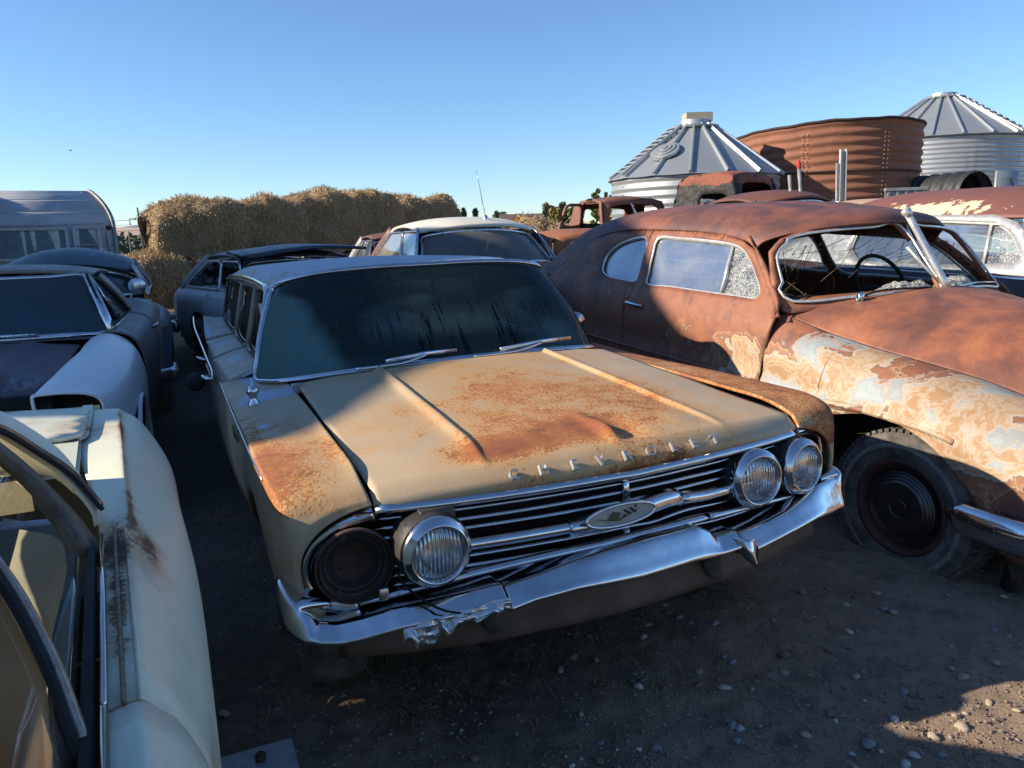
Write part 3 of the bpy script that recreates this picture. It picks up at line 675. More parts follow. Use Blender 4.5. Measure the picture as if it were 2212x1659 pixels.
def bumper(t):
    bx = lambda x: .035 + .17 * x * x
    k1 = lambda X, Y: ((640 + X / 2.5925) * .8641, (1020 + Y / 2.5925) * .8641)
    k2 = lambda X, Y: ((1400 + X / 3.072) * .8641, (960 + Y / 3.072) * .8641)
    def trace(pts, dy):
        P = np.array([CF.hit(q, 1, lambda x, z: bx(x) + dy) for q in pts]); P = P[np.argsort(P[:, 0])]; return lambda x: float(np.interp(x, P[:, 0], P[:, 2]))
    TL = trace([k1(*q) for q in [(330, 1340), (400, 1408), (520, 1425), (700, 1395), (930, 1350), (1250, 1262), (1590, 1168)]], .018)
    BL = trace([k1(*q) for q in [(330, 1500), (430, 1518), (560, 1514), (700, 1484), (940, 1414), (1250, 1345), (1600, 1258)]], -.005)
    TC = trace([k1(*q) for q in [(1625, 1180), (1850, 1104)]] + [k2(*q) for q in [(123, 1394), (400, 1302), (700, 1214), (1060, 1120), (1150, 1150), (1215, 1215)]], .018)
    BC = trace([k1(*q) for q in [(1640, 1300), (1800, 1234)]] + [k2(*q) for q in [(123, 1560), (620, 1470), (1000, 1350), (1240, 1290)]], -.005)
    TR = trace([k2(*q) for q in [(1390, 1170), (1560, 1100), (1760, 1000), (1900, 890), (1985, 800)]], .018)
    BR = trace([k2(*q) for q in [(1430, 1290), (1560, 1228), (1750, 1130), (1950, 1025), (2060, 985)]], -.005)
    def sec(x):
        Tz, Bz = (TL, BL) if x < -.43 else ((TC, BC) if x < .38 else (TR, BR))
        y = bx(x); zt, zb_ = Tz(x), Bz(x); zt = max(zt, zb_ + .03); h = zt - zb_
        up = .004 if -.43 < x < .38 else .006
        return [(x, y + .17, zt + up - .012), (x, y + .10, zt + up - .006), (x, y + .055, zt + up - .004), (x, y + .030, zt + .003), (x, y + .018, zt - .10 * h), (x, y + .000, zt - .55 * h), (x, y - .014, zt - .90 * h), (x, y - .010, zb_ - .002), (x, y + .02, zb_ - .010), (x, y + .06, zb_ - .016), (x, y + .11, zb_ - .018)]
    def seg(x0, x1, n, name, extra=None):
        rows = [sec(x) for x in np.linspace(x0, x1, n)]
        if extra: rows = extra(rows)
        return obj(name, patch(rows, 2, 4), CHROME, t, thick=.006)
    DX = [.10, .06, .03, .010, .004, 0, .0, .004, .012, .03, .06]
    def left(rows):
        b_ = sec(-.955); return [[(a + DX[i], y, p[2] + dz * (i < 6) - .01 * (i > 7)) for i, p in enumerate(b_)] for a, y, dz in ((-1.000, .36, .045), (-1.002, .32, .045), (-1.000, .28, .042), (-.992, .245, .030), (-.977, .215, .012))] + rows
    def right(rows):
        b_ = sec(.92); return rows + [[(a - DX[i], y, p[2] + dz) for i, p in enumerate(b_)] for a, y, dz in ((.950, .205, .012), (.968, .24, .02), (.976, .29, .02), (.978, .35, .02), (.975, .42, .02))]
    seg(-.955, -.432, 30, 'bumper_left_end', left)
    seg(-.428, .372, 44, 'bumper_centre')
    seg(.385, .92, 30, 'bumper_right_end', right)
    obj('bumper_bolt', lathe([(.011, 0), (.010, .005), (.001, .009)], 10, axisM((-1.0, .29, .47), (-1, -.3, 0))), CHROME, t)
    zc = lambda x: TL(x) - .02
    # torn plating hanging from the left end
    rr_ = random.Random(3)
    def tear(u, v):
        x = -.715 + .283 * u; y = bx(x) - .024 + .006 * (1 - v) - .008 * v + .006 * math.sin(u * 17 + v * 5) + .005 * fbm((u * 4, v * 4, 1))
        bot_ = (TL(x) - BL(x)) + .026 + .026 * fbm((u * 8, 0, 2), 1, 3) + .028 * (.1 < u < .32) - .012 * (u > .45); z = TL(x) - .012 - bot_ * v
        return (x, y + .02 * (v > .8), z)
    obj('torn_plating', func_grid(np.linspace(0, 1, 36), np.linspace(0, 1, 12), tear), chrome('crumpled_plating', .22, .60), t, smooth=False, thick=.002)
    g = G().add(patch([[(.33, .09, .535), (.37, .03, .525), (.42, .045, .52)], [(.345, .06, .50), (.375, .015, .485), (.42, .035, .485)], [(.375, .05, .455), (.395, .01, .435), (.415, .03, .45)]], 4, 4))
    obj('torn_edge', g, CHROME, t, thick=.004)
    # rusty stone panel below and brackets
    def val(x, v): return (x, bx(x) + .13 - .02 * v + .01 * fbm((x * 3, v, 0)), .440 - .11 * v + .02 * abs(x) ** 2)
    obj('stone_panel', func_grid(np.linspace(-.86, .9, 50), np.linspace(0, 1, 6), val), simple('stone_panel_paint', (.13, .085, .06), (.075, .038, .025), .75, sc=7, bump=.4), t, thick=.006)
    for x in (-.44, .33):
        obj('bumper_bracket', sweep([(x, bx(x) + .10, .45), (x + .03, bx(x) + .14, .37), (x + .02, bx(x) + .22, .30)], rrect(.06, .09)), GREY_DARK, t)
# ------------------------------------------------------------------ the big rusty coupe on the right
HF = Frame((2.592, 3.613, 0), 23.8, 1.5)
def crop(ox, oy, sc): return lambda x, y: ((ox + x / sc) * .8641, (oy + y / sc) * .8641)
c1, c2, c4, c5, c7 = crop(1380, 500, 1.8746), crop(1860, 760, 2.404), crop(0, 440, 2.592), crop(0, 980, 1.765), crop(2240, 460, 6.381)
_hz = interp([.2, .45, .60, .64, .68, .85, .98, 1.06, 1.12, 1.25, 1.38, 1.45], [.90, .965, .982, .990, .970, .972, .950, .905, .862, .80, .735, .67])
_ht = interp([-.8, -.4, 0, .8, 2.2, 3.0, 3.6, 4.3, 5.0], [.80, .92, .98, 1.0, 1.0, .975, .91, .76, .52])
def HW(y, z): return float(_hz(z) * _ht(y))
def hudson_masks():
    L = lambda q, x=-.96: HF.X(c2(*q), x)
    creams = [((230, 420), .13, .9), ((330, 480), .14, .8), ((480, 430), .16, .9), ((640, 480), .16, .75), ((640, 330), .16, .7), ((800, 640), .12, .6), ((1000, 640), .13, .75), ((1120, 560), .14, .85), ((1300, 480), .15, .9), ((1250, 700), .14, .8), ((1420, 620), .15, .8), ((1450, 830), .12, .8), ((1300, 880), .12, .5), ((1500, 900), .14, .6), ((1620, 900), .12, .6), ((250, 560), .1, .9), ((420, 620), .12, .9), ((600, 570), .06, .6), ((1600, 760), .12, .6)]
    greys = [((1150, 430), .12, .8), ((1300, 430), .12, .9), ((1430, 520), .10, .7), ((700, 520), .07, .6), ((560, 460), .06, .4), ((1520, 860), .10, .9), ((190, 300), .06, .3), ((300, 560), .10, .8), ((420, 640), .10, .8), ((860, 560), .08, .5), ((330, 300), .12, .5)]
    cr_ = [(L(q), r, k) for q, r, k in creams]; gr = [(L(q), r * 1.5, k * .62) for q, r, k in greys]
    def m1(P):
        v = np.zeros(len(P))
        for c, r, k in cr_: v = np.maximum(v, blob(P, c, (r * 3, r, r * .8), k * 1.15))
        x, y, z = P.T
        v = v + (np.abs(x) > .6) * .17 * (z < 1.1) + (x < -.7) * (y < .84) * (z < .62) * .2
        v += (x < -.6) * (y > .9) * (z < .9) * (.33 * np.clip((1.9 - y) * 1.2, 0, 1)) + blob(P, (-.9, 1.02, .78), (.4, .10, .12), .35)
        v -= 1.2 * ((y > .84) & (z > 1.13)) + .5 * (np.abs(x) < .45)
        return v
    def m2(P):
        v = np.zeros(len(P))
        for c, r, k in gr: v = np.maximum(v, blob(P, c, (r * 3, r, r * .8), k * 1.1))
        return v
    return dict(m1=m1, m2=m2, m0=lambda P: np.zeros(len(P)))
HM = hudson_masks()
HUD = body_paint('rusted_coupe_steel', (.29, .115, .058), (.13, .055, .043), -.25, .9, .62, tones=[(.36, (.060, .033, .034)), (.44, (.125, .052, .040)), (.50, (.27, .105, .052)), (.56, (.20, .072, .044)), (.62, (.34, .15, .065)), (.70, (.13, .058, .042))], speck=.25, chalk=.45, rust=((.25, .10, .05), (.16, .06, .035), (.09, .035, .027)),
    patches=([(.0, (.12, .05, .04), 0), (.33, (.10, .05, .04), 0), (.365, (.10, .05, .04), .6), (.395, (.42, .29, .18), .9), (.42, (.30, .14, .065), .9), (.53, (.25, .105, .055), .9), (.57, (.14, .10, .085), 1), (.595, (.42, .35, .27), 1), (.64, (.37, .29, .20), 1), (.72, (.33, .20, .10), 1), (.80, (.38, .29, .20), 1), (.88, (.31, .17, .08), 1), (.95, (.37, .29, .21), 1), (1., (.30, .18, .09), 1)],
             [(.0, (.3, .3, .3), 0), (.26, (.40, .34, .27), 0), (.34, (.36, .33, .28), .75), (.41, (.23, .25, .255), .95), (.55, (.27, .31, .32), 1), (.8, (.20, .24, .25), 1), (1., (.1, .12, .12), 1)]))
HUDR = body_paint('rusted_coupe_roof', (.20, .074, .045), (.075, .038, .036), -.20, 1.3, .58, tones=[(.38, (.055, .034, .038)), (.46, (.10, .045, .040)), (.53, (.19, .068, .044)), (.60, (.24, .085, .048)), (.68, (.13, .055, .042))], speck=.2, chalk=.5, rust=((.27, .105, .05), (.17, .06, .035), (.09, .04, .035)))
HUDH = body_paint('rusted_coupe_hood', (.34, .125, .055), (.16, .062, .040), -.20, 1.1, .6, tones=[(.38, (.085, .040, .036)), (.46, (.17, .066, .043)), (.53, (.29, .105, .052)), (.60, (.36, .145, .062)), (.68, (.20, .08, .048))], speck=.3, chalk=.5, rust=((.33, .17, .07), (.25, .10, .05), (.13, .06, .04)))
def hudson():
    t = thing('rusty_coupe', 'large rust brown coupe with cream and grey patched fender, right of the tan wagon', 'car', HF)
    X = lambda q, f=None: HF.hit(c1(*q), 0, f or (lambda y, z: -HW(y, z)))
    yz = lambda pts: [tuple(X(q)[1:]) for q in pts]
    qwin = yz([(240, 330), (255, 270), (300, 220), (370, 187), (448, 180), (440, 270), (418, 335), (398, 385), (330, 378), (268, 362)])
    dwin = yz([(505, 177), (600, 180), (720, 190), (850, 208), (905, 235), (940, 290), (968, 365), (984, 435), (962, 468), (880, 458), (700, 433), (560, 412), (450, 398), (455, 340), (475, 250)])
    vent = yz([(850, 212), (790, 443)])
    dfront = yz([(960, 240), (1000, 320), (1030, 400), (1058, 490), (1052, 555), (1010, 680), (985, 780), (968, 868)])
    dtop = yz([(490, 146), (640, 150), (800, 165), (900, 195)])
    dback = yz([(440, 250), (420, 330), (385, 430), (345, 520)])
    qwin = [tuple(p) for p in resample(cr(qwin, 5, True), 50)]; 
    dwin = [tuple(p) for p in resample(cr(dwin, 5, True), 80)]
    for sd in (-1, 1):
        fl = sd > 0
        lift = lambda a, b, o=0: (sd * (HW(a, b) + o), a, b)
        y_b = dback[-1][0]
        door = dtop + dfront + [(dfront[-1][0] + .0, .30), (y_b, .30), (y_b, .7)] + dback[::-1]
        d = obj('door', hpanel(door, [dwin], lift, .045, flip=fl), HUD, t, thick=.014, masks=HM, label='rust brown door with a stained lower edge' if sd < 0 else None)
        quarter = [(y_b + .012, .30)] + [(y_b + .012, .7)] + [(p[0] + .012, p[1]) for p in dback] + [(dtop[0][0] + .012, dtop[0][1])]
        roof_edge = [(2.55, 1.425), (2.8, 1.40), (3.05, 1.35), (3.3, 1.26), (3.5, 1.14), (3.62, 1.02), (3.75, .985), (4.3, .93), (4.9, .78), (5.0, .55), (4.9, .35)]
        q = obj('rear_quarter', hpanel(quarter + roof_edge, [qwin], lift, .05, flip=fl), HUD, t, thick=.014, masks=HM)
        # pillar piece between door and windscreen
        pil = [(dtop[-1][0], dtop[-1][1] + .012)] + [(p[0] - .012, p[1] + .008) for p in dfront[:5]] + [(.86, .985), (.80, 1.0), (.90, 1.08), (1.0, 1.135), (1.09, 1.22), (1.20, 1.33), (1.30, 1.40)]
        obj('windscreen_pillar', hpanel(pil, [], lift, .04, flip=fl), HUD, t, thick=.02, masks=HM)
        # window trims
        for lp, w in ((qwin, .020), (dwin, .020)):
            par = d if lp is dwin else q
            obj('window_trim', sweep([lift(a, b, .004) for a, b in lp], rrect(w * 1.4, .014, .9), up=(sd, 0, 0), closed=True), BRIGHT, par)
        v0, v1 = vent
        obj('vent_bar', sweep([lift(*v0, .002), lift(*v1, .002)], rrect(.018, .012), up=(sd, 0, 0)), BRIGHT, d)
        f = lambda a: v0[0] + (v1[0] - v0[0]) * (a - v0[1]) / (v1[1] - v0[1])
        main = [p for p in dwin if p[0] > f(p[1])]; ven = [p for p in dwin if p[0] <= f(p[1])]
        def order(P):
            P = np.array(P); c = P.mean(0); return P[np.argsort(np.arctan2(P[:, 1] - c[1], P[:, 0] - c[0]))]
        ven = order(ven + [v0, v1]); main = order(main + [v0, v1])
        obj('window_pane', hpanel(main, [], lambda a, b: lift(a, b, -.012), .08, flip=fl), GLASS_DUSTY, d, masks=dict(m0=lambda P: .10 * np.clip(1.4 - P[:, 2] * 1.0, 0, 1)))
        obj('vent_pane', hpanel(ven, [], lambda a, b: lift(a, b, -.010), .08, flip=fl), GLASS_CRAZED, d, masks=dict(m0=lambda P: np.zeros(len(P))))
        obj('window_pane', hpanel(qwin, [], lambda a, b: lift(a, b, -.012), .08, flip=fl), GLASS_DUSTY, q, masks=dict(m0=lambda P: np.zeros(len(P)) + .12))
        # rocker strip
        obj('rocker_moulding', sweep([lift(y, .652 + .0 * y, .004) for y in np.linspace(.88, 3.4, 14)], [(-.012, -.014), (.004, -.012), (.010, 0), (.004, .012), (-.012, .014)], up=(sd, 0, 0)), HUD, t, masks=HM)
        if sd < 0:
            h = X((360, 478)); p = [h + np.array([0.0, 0, 0]), h + np.array([-.035, -.02, .004]), h + np.array([-.045, -.07, .002]), h + np.array([-.04, -.16, -.004]), h + np.array([-.03, -.20, -.006])]
            obj('door_handle', sweep(cr(p, 4), rrect(.022, .026, .8), scale=list(np.interp(np.linspace(0, 1, 17), [0, .2, .5, 1], [1.3, 1, 1, .7]))), CHROME, d)
            k = X((352, 558)); obj('door_lock', lathe([(.014, 0), (.013, .006), (.001, .008)], 12, axisM(k, (-1, 0, 0))), CHROME_D, d)
        # front fender as a net: seam at the top to the arch at the bottom
        rows = []
        F_ = [(.862, [(-.862, 1.0), (-.90, .965), (-.945, .90), (-.97, .80), (-.972, .70), (-.990, .645), (-.970, .60), (-.965, .45), (-.93, .28)]),
              (.62, [(-.795, .925), (-.86, .905), (-.93, .85), (-.966, .76), (-.972, .68), (-.990, .640), (-.970, .60), (-.965, .45), (-.93, .28)]),
              (.485, [(-.755, .895), (-.84, .875), (-.92, .82), (-.962, .73), (-.972, .675), (-.990, .638), (-.972, .60), (-.965, .45), (-.94, .28)]),
              (.465, [(-.75, .89), (-.84, .872), (-.92, .818), (-.962, .728), (-.972, .673), (-.990, .637), (-.975, .605), (-.972, .58), (-.968, .555)]),
              (.36, [(-.722, .868), (-.82, .855), (-.91, .80), (-.955, .72), (-.970, .670), (-.988, .636), (-.976, .61), (-.975, .60), (-.972, .590)]),
              (.20, [(-.68, .842), (-.79, .838), (-.89, .792), (-.945, .72), (-.968, .672), (-.985, .645), (-.976, .638), (-.975, .636), (-.972, .633)]),
              (.05, [(-.645, .818), (-.76, .818), (-.87, .778), (-.935, .71), (-.962, .668), (-.978, .645), (-.970, .640), (-.97, .636), (-.968, .632)]),
              (-.12, [(-.60, .785), (-.72, .792), (-.84, .758), (-.915, .70), (-.948, .655), (-.962, .625), (-.958, .605), (-.956, .59), (-.954, .572)]),
              (-.26, [(-.552, .742), (-.69, .768), (-.81, .738), (-.893, .68), (-.932, .63), (-.950, .59), (-.948, .55), (-.945, .51), (-.94, .468)]),
              (-.36, [(-.52, .712), (-.66, .745), (-.79, .718), (-.875, .66), (-.915, .60), (-.935, .55), (-.935, .50), (-.935, .43), (-.93, .365)]),
              (-.47, [(-.48, .675), (-.63, .715), (-.765, .695), (-.855, .64), (-.895, .58), (-.915, .52), (-.915, .44), (-.91, .32), (-.90, .18)]),
              (-.60, [(-.44, .63), (-.60, .675), (-.73, .66), (-.82, .61), (-.862, .55), (-.88, .49), (-.88, .42), (-.875, .31), (-.86, .18)]),
              (-.74, [(-.40, .57), (-.55, .60), (-.68, .59), (-.765, .55), (-.805, .50), (-.82, .45), (-.82, .40), (-.81, .31), (-.79, .2)])]
        rows = [[(-sd * a, y, z) for a, z in r] for y, r in F_]
        obj('front_fender', patch(rows, 5, 5, flip=(sd > 0)), HUD, t, thick=.014, masks=HM, label='front fender with cream, ochre and blue grey patches in the rust' if sd < 0 else None)
        arch = cr([(-sd * a, y, z) for y, z, a in [(.478, .28, .965), (.468, .555, .975), (.368, .59, .978), (.234, .632, .979), (.056, .634, .974), (-.134, .565, .956), (-.271, .458, .945), (-.36, .364, .935), (-.455, .19, .91)]], 6)
        obj('arch_lip', tube(arch, .009, 6), HUD, t, masks=HM)
        mol = cr([(-sd * a, y, z) for y, z, a in [(.855, .648, .992), (.5, .640, .994), (.2, .648, .990), (-.12, .628, .967), (-.235, .606, .958)]], 6)
        obj('fender_moulding', sweep(mol, [(-.014, -.016), (.005, -.013), (.012, 0), (.005, .013), (-.014, .016)], up=(sd, 0, 0)), HUD, t, masks=HM)
        wh = patch([[(-sd * -.60 * -1, .62, .1), (-sd * .60, .45, .62), (-sd * .60, .05, .74), (-sd * .60, -.35, .6), (-sd * .60, -.55, .1)], [(-sd * .93, .62, .1), (-sd * .95, .5, .60), (-sd * .95, .05, .67), (-sd * .92, -.32, .52), (-sd * .90, -.5, .1)]], 2, 6)
        obj('wheel_well', wh, BLACK, t)
        wheel(t, (sd * .865, -.005, .235), sd, .35, .19, rim=RIM_RUST, white=True, tread=64 if sd < 0 else 0, steer=-3 if sd < 0 else 0)
        wheel(t, (sd * .84, 3.05, .30), sd, .34, .18)
    # hood
    half = [[(.862, .865, .995), (.72, .90, 1.065), (.43, .75, 1.098), (0, .575, 1.118)],
            [(.79, .62, .922), (.66, .56, 1.0), (.36, .45, 1.066), (0, .38, 1.092)],
            [(.717, .36, .866), (.57, .30, .955), (.31, .22, 1.036), (0, .15, 1.066)],
            [(.64, .05, .815), (.50, .0, .905), (.27, -.06, .995), (0, -.12, 1.028)],
            [(.545, -.26, .74), (.41, -.32, .84), (.22, -.40, .93), (0, -.46, .965)],
            [(.44, -.60, .62), (.33, -.68, .72), (.18, -.76, .80), (0, -.80, .84)]]
    full = [r[:-1] and ([(-a, b, c) for a, b, c in r] + [(a, b, c) for a, b, c in r[-2::-1]]) for r in half]
    obj('hood', patch(full, 8, 7, flip=True), HUDH, t, thick=.012, masks=HM)
    hn = [(-.80, -.73, .48), (-.76, -.74, .56), (-.62, -.74, .60), (-.43, -.64, .62), (-.33, -.675, .72), (-.18, -.755, .80), (0, -.795, .84)]
    top_ = hn + [(-a_, b_, c_) for a_, b_, c_ in hn[-2::-1]]
    obj('nose_panel', patch([top_, [(a_ * .98, -.82 - .04 * (1 - abs(a_)), c_ * .55 + .16) for a_, b_, c_ in top_], [(a_ * .95, -.86 - .04 * (1 - abs(a_)), .24) for a_, b_, c_ in top_]], 5, 4), HUD, t, masks=HM)
    for k in range(5): obj('grille_bar', tube([(x, -.885 - .045 * (1 - abs(x)) + .04 * (k > 2), .34 + .055 * k) for x in np.linspace(-.52 + .05 * k, .52 - .05 * k, 13)], .010, 6), CHROME_D, t)
    for sd in (-1, 1): lamp(t, (sd * .66, -.80, .50), (sd * .1, -1, .05), LENS, housing=False)
    # windscreen frame: outer loop on the body, openings for two panes
    def WY(x, z):
        s = (z - 1.10) / .34; return .575 + .30 * s + (.20 + .02 * s) * abs(x) ** 1.0 * .55 + .30 * x * x + .0
    ws = lambda q: HF.hit(c1(*q), 1, WY)
    Lp = [ws(q)[[0, 2]] for q in [(1022, 262), (1060, 203), (1150, 165), (1300, 142), (1500, 126), (1648, 124)]]
    Lb = [ws(q)[[0, 2]] for q in [(1850, 412), (1650, 430), (1450, 446), (1250, 470), (1170, 474), (1105, 470), (1062, 430), (1040, 360)]]
    pane = [tuple(p) for p in Lp] + [tuple(p) for p in Lb]
    pane = [(min(a, -.018), b) for a, b in pane]
    pane = [tuple(p) for p in resample(cr(pane, 4, True), 60)]
    pr = [(-a, b) for a, b in pane[::-1]]
    zt = lambda x: 1.50 - .10 * (abs(x) / .7) ** 2.6
    outer = [(x, zt(x)) for x in np.linspace(-.72, .72, 20)] + [(.80, 1.33), (.855, 1.20), (.885, 1.10), (.885, 1.03)] + [(x, 1.07 - .05 * (x / .84) ** 2) for x in np.linspace(.86, -.86, 16)] + [(-.885, 1.03), (-.885, 1.10), (-.855, 1.20), (-.80, 1.33)]
    ws_l = lambda a, b, o=0: (a, WY(a, b) + o, b)
    out_ = np.array(outer); pane = [p if inside(np.array([p[0]]), np.array([p[1]]), out_ * .985 + np.array([0, .018]))[0] else tuple(np.array(p) * .97 + np.array([0, .035])) for p in pane]
    pr = [(-a, b) for a, b in pane[::-1]]
    obj('windscreen_frame', hpanel(outer, [pane, pr], lambda a, b: ws_l(a, b, .006), .05), HUD, t, thick=.02, masks=HM)
    for pp in (pane, pr): obj('windscreen_trim', sweep([ws_l(a, b, -.012) for a, b in pp], rrect(.014, .010), up=(0, -1, .4), closed=True), BRIGHT, t)
    # the chrome centre post that has come loose at the top
    b0 = HF.X(c1(1850, 415), 0.02); b1 = HF.hit(c1(1660, 66), 1, .80)
    pth = [b0 + (b1 - b0) * k + np.array([0, -.012, 0]) for k in np.linspace(0, 1, 7)]
    post = thing_part('centre_post', t)
    obj('post_strip', sweep(pth, [(-.026, -.006), (-.018, .008), (0, .014), (.018, .008), (.026, -.006)], up=(0, -1, .3)), BRIGHT, post)
    obj('post_cap', sweep([b1 + np.array([-.028, -.01, -.006]), b1 + np.array([0, -.014, .018]), b1 + np.array([.012, -.01, .0])], rrect(.05, .03, .6), up=(0, -1, .3)), BRIGHT, post)
    p2 = [b0 + (HF.hit(c1(1668, 220), 1, .72) - b0) * k + np.array([-.01, .0, 0]) for k in (0, 1)]
    obj('post_rail', sweep(p2, rrect(.012, .014), up=(0, -1, .3)), BRIGHT, post)
    # roof
    def rrow(y, zc, ze, xe, s=1.0):
        return [(-xe, y, ze), (-xe + .035, y, ze + .05 * s), (-xe * .80, y, ze + (zc - ze) * .62), (-xe * .45, y, ze + (zc - ze) * .90), (0, y, zc), (xe * .45, y, ze + (zc - ze) * .90), (xe * .80, y, ze + (zc - ze) * .62), (xe - .035, y, ze + .05 * s), (xe, y, ze)]
    hd = [(-.74, 1.235, 1.325), (-.71, 1.19, 1.375), (-.58, 1.06, 1.425), (-.33, .93, 1.458), (0, .872, 1.468), (.33, .93, 1.458), (.58, 1.06, 1.425), (.71, 1.19, 1.375), (.74, 1.235, 1.325)]
    h2 = [(a, b + .10, c + .05 * (1 - (a / .8) ** 2) + .01) for a, b, c in hd]; h2[0] = (-.735, 1.33, 1.372); h2[-1] = (.735, 1.33, 1.372); h2[1] = (-.70, 1.3, 1.425); h2[-2] = (.70, 1.3, 1.425)
    rows = [hd, h2, rrow(1.60, 1.592, 1.410, .722), rrow(2.0, 1.597, 1.424, .716), rrow(2.5, 1.592, 1.425, .712), rrow(2.9, 1.575, 1.388, .715), rrow(3.2, 1.545, 1.30, .735), rrow(3.5, 1.49, 1.15, .775), rrow(3.75, 1.40, 1.0, .80), rrow(4.1, 1.22, .965, .72), rrow(4.5, 1.02, .90, .60), rrow(4.95, .80, .72, .42)]
    obj('roof', patch(rows, 8, 5), HUDR, t, thick=.014, masks=HM)
    g = cr([(-.725, y, z) for y, z in [(3.52, 1.14), (3.3, 1.255), (3.05, 1.345), (2.8, 1.397), (2.5, 1.424), (2.1, 1.425), (1.6, 1.407), (1.38, 1.378), (1.25, 1.325)]], 5)
    for sd in (-1, 1): obj('drip_rail', tube([(-sd * p[0] * -1 if sd < 0 else -p[0], p[1], p[2]) for p in [(p[0] * (HW(p[1], p[2]) + .008) / .725, p[1], p[2]) for p in g]], .008, 6), HUDR, t, masks=HM)
    # bumper end
    bp = cr([(-.93, -.22, .30), (-.955, -.36, .30), (-.93, -.56, .30), (-.82, -.80, .31), (-.5, -.95, .31), (0, -.99, .31), (.5, -.95, .31), (.82, -.80, .31), (.93, -.56, .30), (.95, -.3, .30)], 7)
    bp = np.array(bp); sc_ = [min(1, .35 + i * .16) if i < 5 else 1 for i in range(len(bp))]
    obj('front_bumper', sweep(bp, [(-.02, -.085), (.016, -.075), (.038, -.04), (.044, 0), (.036, .035), (.016, .062), (-.02, .07)], up=(0, 0, 1), scale=sc_), CHROME, t)
    p = HF.X(c2(1640, 1480), -.90); obj('bumper_bolt', lathe([(.018, 0), (.016, .008), (.001, .012)], 12, axisM((-.925, -.66, .255), (-.8, -.6, 0))), CHROME_D, t)
    obj('bumper_bracket', sweep([(-.84, -.5, .25), (-.80, -.45, .12), (-.78, -.42, -.05)], rrect(.05, .07)), DARK_RUST, t)
    # interior
    INH = simple('rotten_interior', (.035, .022, .017), (.09, .06, .04), .95, sc=14, bump=.8)
    obj('floor_pan', box((0, 2.0, .30), (1.75, 3.4, .04)), INH, t, smooth=False)
    obj('dashboard', patch([[(-.80, .98, 1.05), (0, .70, 1.09), (.80, .98, 1.05)], [(-.78, 1.08, 1.04), (0, .86, 1.08), (.78, 1.08, 1.04)], [(-.78, 1.10, .8), (0, .92, .8), (.78, 1.10, .8)]], 4, 8), INH, t)
    obj('rear_seat', patch([[(-.68, 2.55, .5), (0, 2.55, .52), (.68, 2.55, .5)], [(-.68, 2.75, .8), (0, 2.75, .84), (.68, 2.75, .8)], [(-.66, 2.95, 1.02), (0, 2.95, 1.06), (.66, 2.95, 1.02)]], 4, 6), INH, t, thick=.08)
    obj('rear_bulkhead', patch([[(-.7, 2.95, 1.03), (0, 2.95, 1.06), (.7, 2.95, 1.03)], [(-.7, 3.5, 1.03), (0, 3.5, 1.06), (.7, 3.5, 1.03)]], 3, 4), INH, t)
    obj('headlining', patch([[(-.62, 1.25, 1.37), (0, 1.05, 1.44), (.62, 1.25, 1.37)], [(-.66, 2.2, 1.42), (0, 2.2, 1.52), (.66, 2.2, 1.42)], [(-.66, 3.1, 1.3), (0, 3.1, 1.48), (.66, 3.1, 1.3)]], 4, 6), INH, t)
    # seat springs
    g = G(); WIREY = np.linspace(1.35, 2.35, 10)
    for y in WIREY:
        for z in (.98, 1.085, 1.19):
            if rnd.random() < .9:
                c = np.array([-.68 + .12 * (z - .9), y + .02 * rnd.random(), z])
                for rr_ in (.048, .034): g.add(tube([c + np.array([.05 * k / 10 * (rr_ > .04), rr_ * math.cos(k * .75), rr_ * math.sin(k * .75)]) for k in range(9)], .0028, 4))
    for z in (.94, 1.03, 1.14, 1.235): g.add(tube([(-.70, y, z + .012 * math.sin(y * 9)) for y in np.linspace(1.3, 2.4, 12)], .0035, 4))
    obj('seat_springs', g, simple('spring_wire', (.45, .38, .30), (.25, .17, .12), .6), t, kind='stuff')
    M = axisM((.40, 1.32, 1.06), (0, .85, -.45)); cen = np.array([.40, 1.32, 1.06])
    g = G().add(tube([(M @ np.array([.215 * math.cos(a), .215 * math.sin(a), 0, 1]))[:3] for a in np.linspace(0, 2 * math.pi, 33)[:-1]], .013, 8, closed=True)).add(tube([cen, cen + np.array([0, -.4, -.2])], .022)).add(tube([cen + np.array([-.21, 0, 0]), cen + np.array([.21, 0, 0])], .010)).add(tube([cen, (M @ np.array([-.21, 0, 0, 1]))[:3]], .012))
    obj('steering_wheel', g, BLACK, t)
    # nest of sticks and trash on the seats and cobweb threads across the opening
    s = thing('stick_nest', 'tangle of dry sticks and springs heaped inside the rusty coupe behind its open windscreen', 'sticks', HF)
    g = G()
    for k in range(420):
        c = np.array([rnd.uniform(-.62, .25), rnd.uniform(1.25, 2.3), rnd.uniform(.74, 1.03)]); c[2] -= .14 * abs(c[0] + .3)
        d = np.array([rnd.gauss(0, 1), rnd.gauss(0, 1), rnd.gauss(0, .3)]); d /= np.linalg.norm(d); L = rnd.uniform(.06, .24)
        m_ = c + np.array([0, 0, rnd.uniform(-.01, .05)]); g.add(tube([c - d * L, m_, c + d * L], rnd.uniform(.002, .0065), 4))
    obj('sticks', g, simple('dry_twig', (.13, .08, .045), (.05, .03, .02), .9, sc=40), s, kind='stuff')
    g = G()
    for k in range(34):
        x = rnd.uniform(-.72, .70); z0 = 1.42 - .08 * (x / .7) ** 2 - .01; a = np.array([x, WY(x, z0) + .05, z0]); b = a + np.array([rnd.uniform(-.12, .12), rnd.uniform(0, .4), -rnd.uniform(.05, .27)]); g.add(tube([a, (a + b) / 2 + np.array([rnd.uniform(-.03, .03), 0, -.03]), b], rnd.uniform(.0008, .0022), 3))
    obj('trailing_thread', g, simple('thread', (.11, .09, .07), rough=.9), t, kind='stuff')
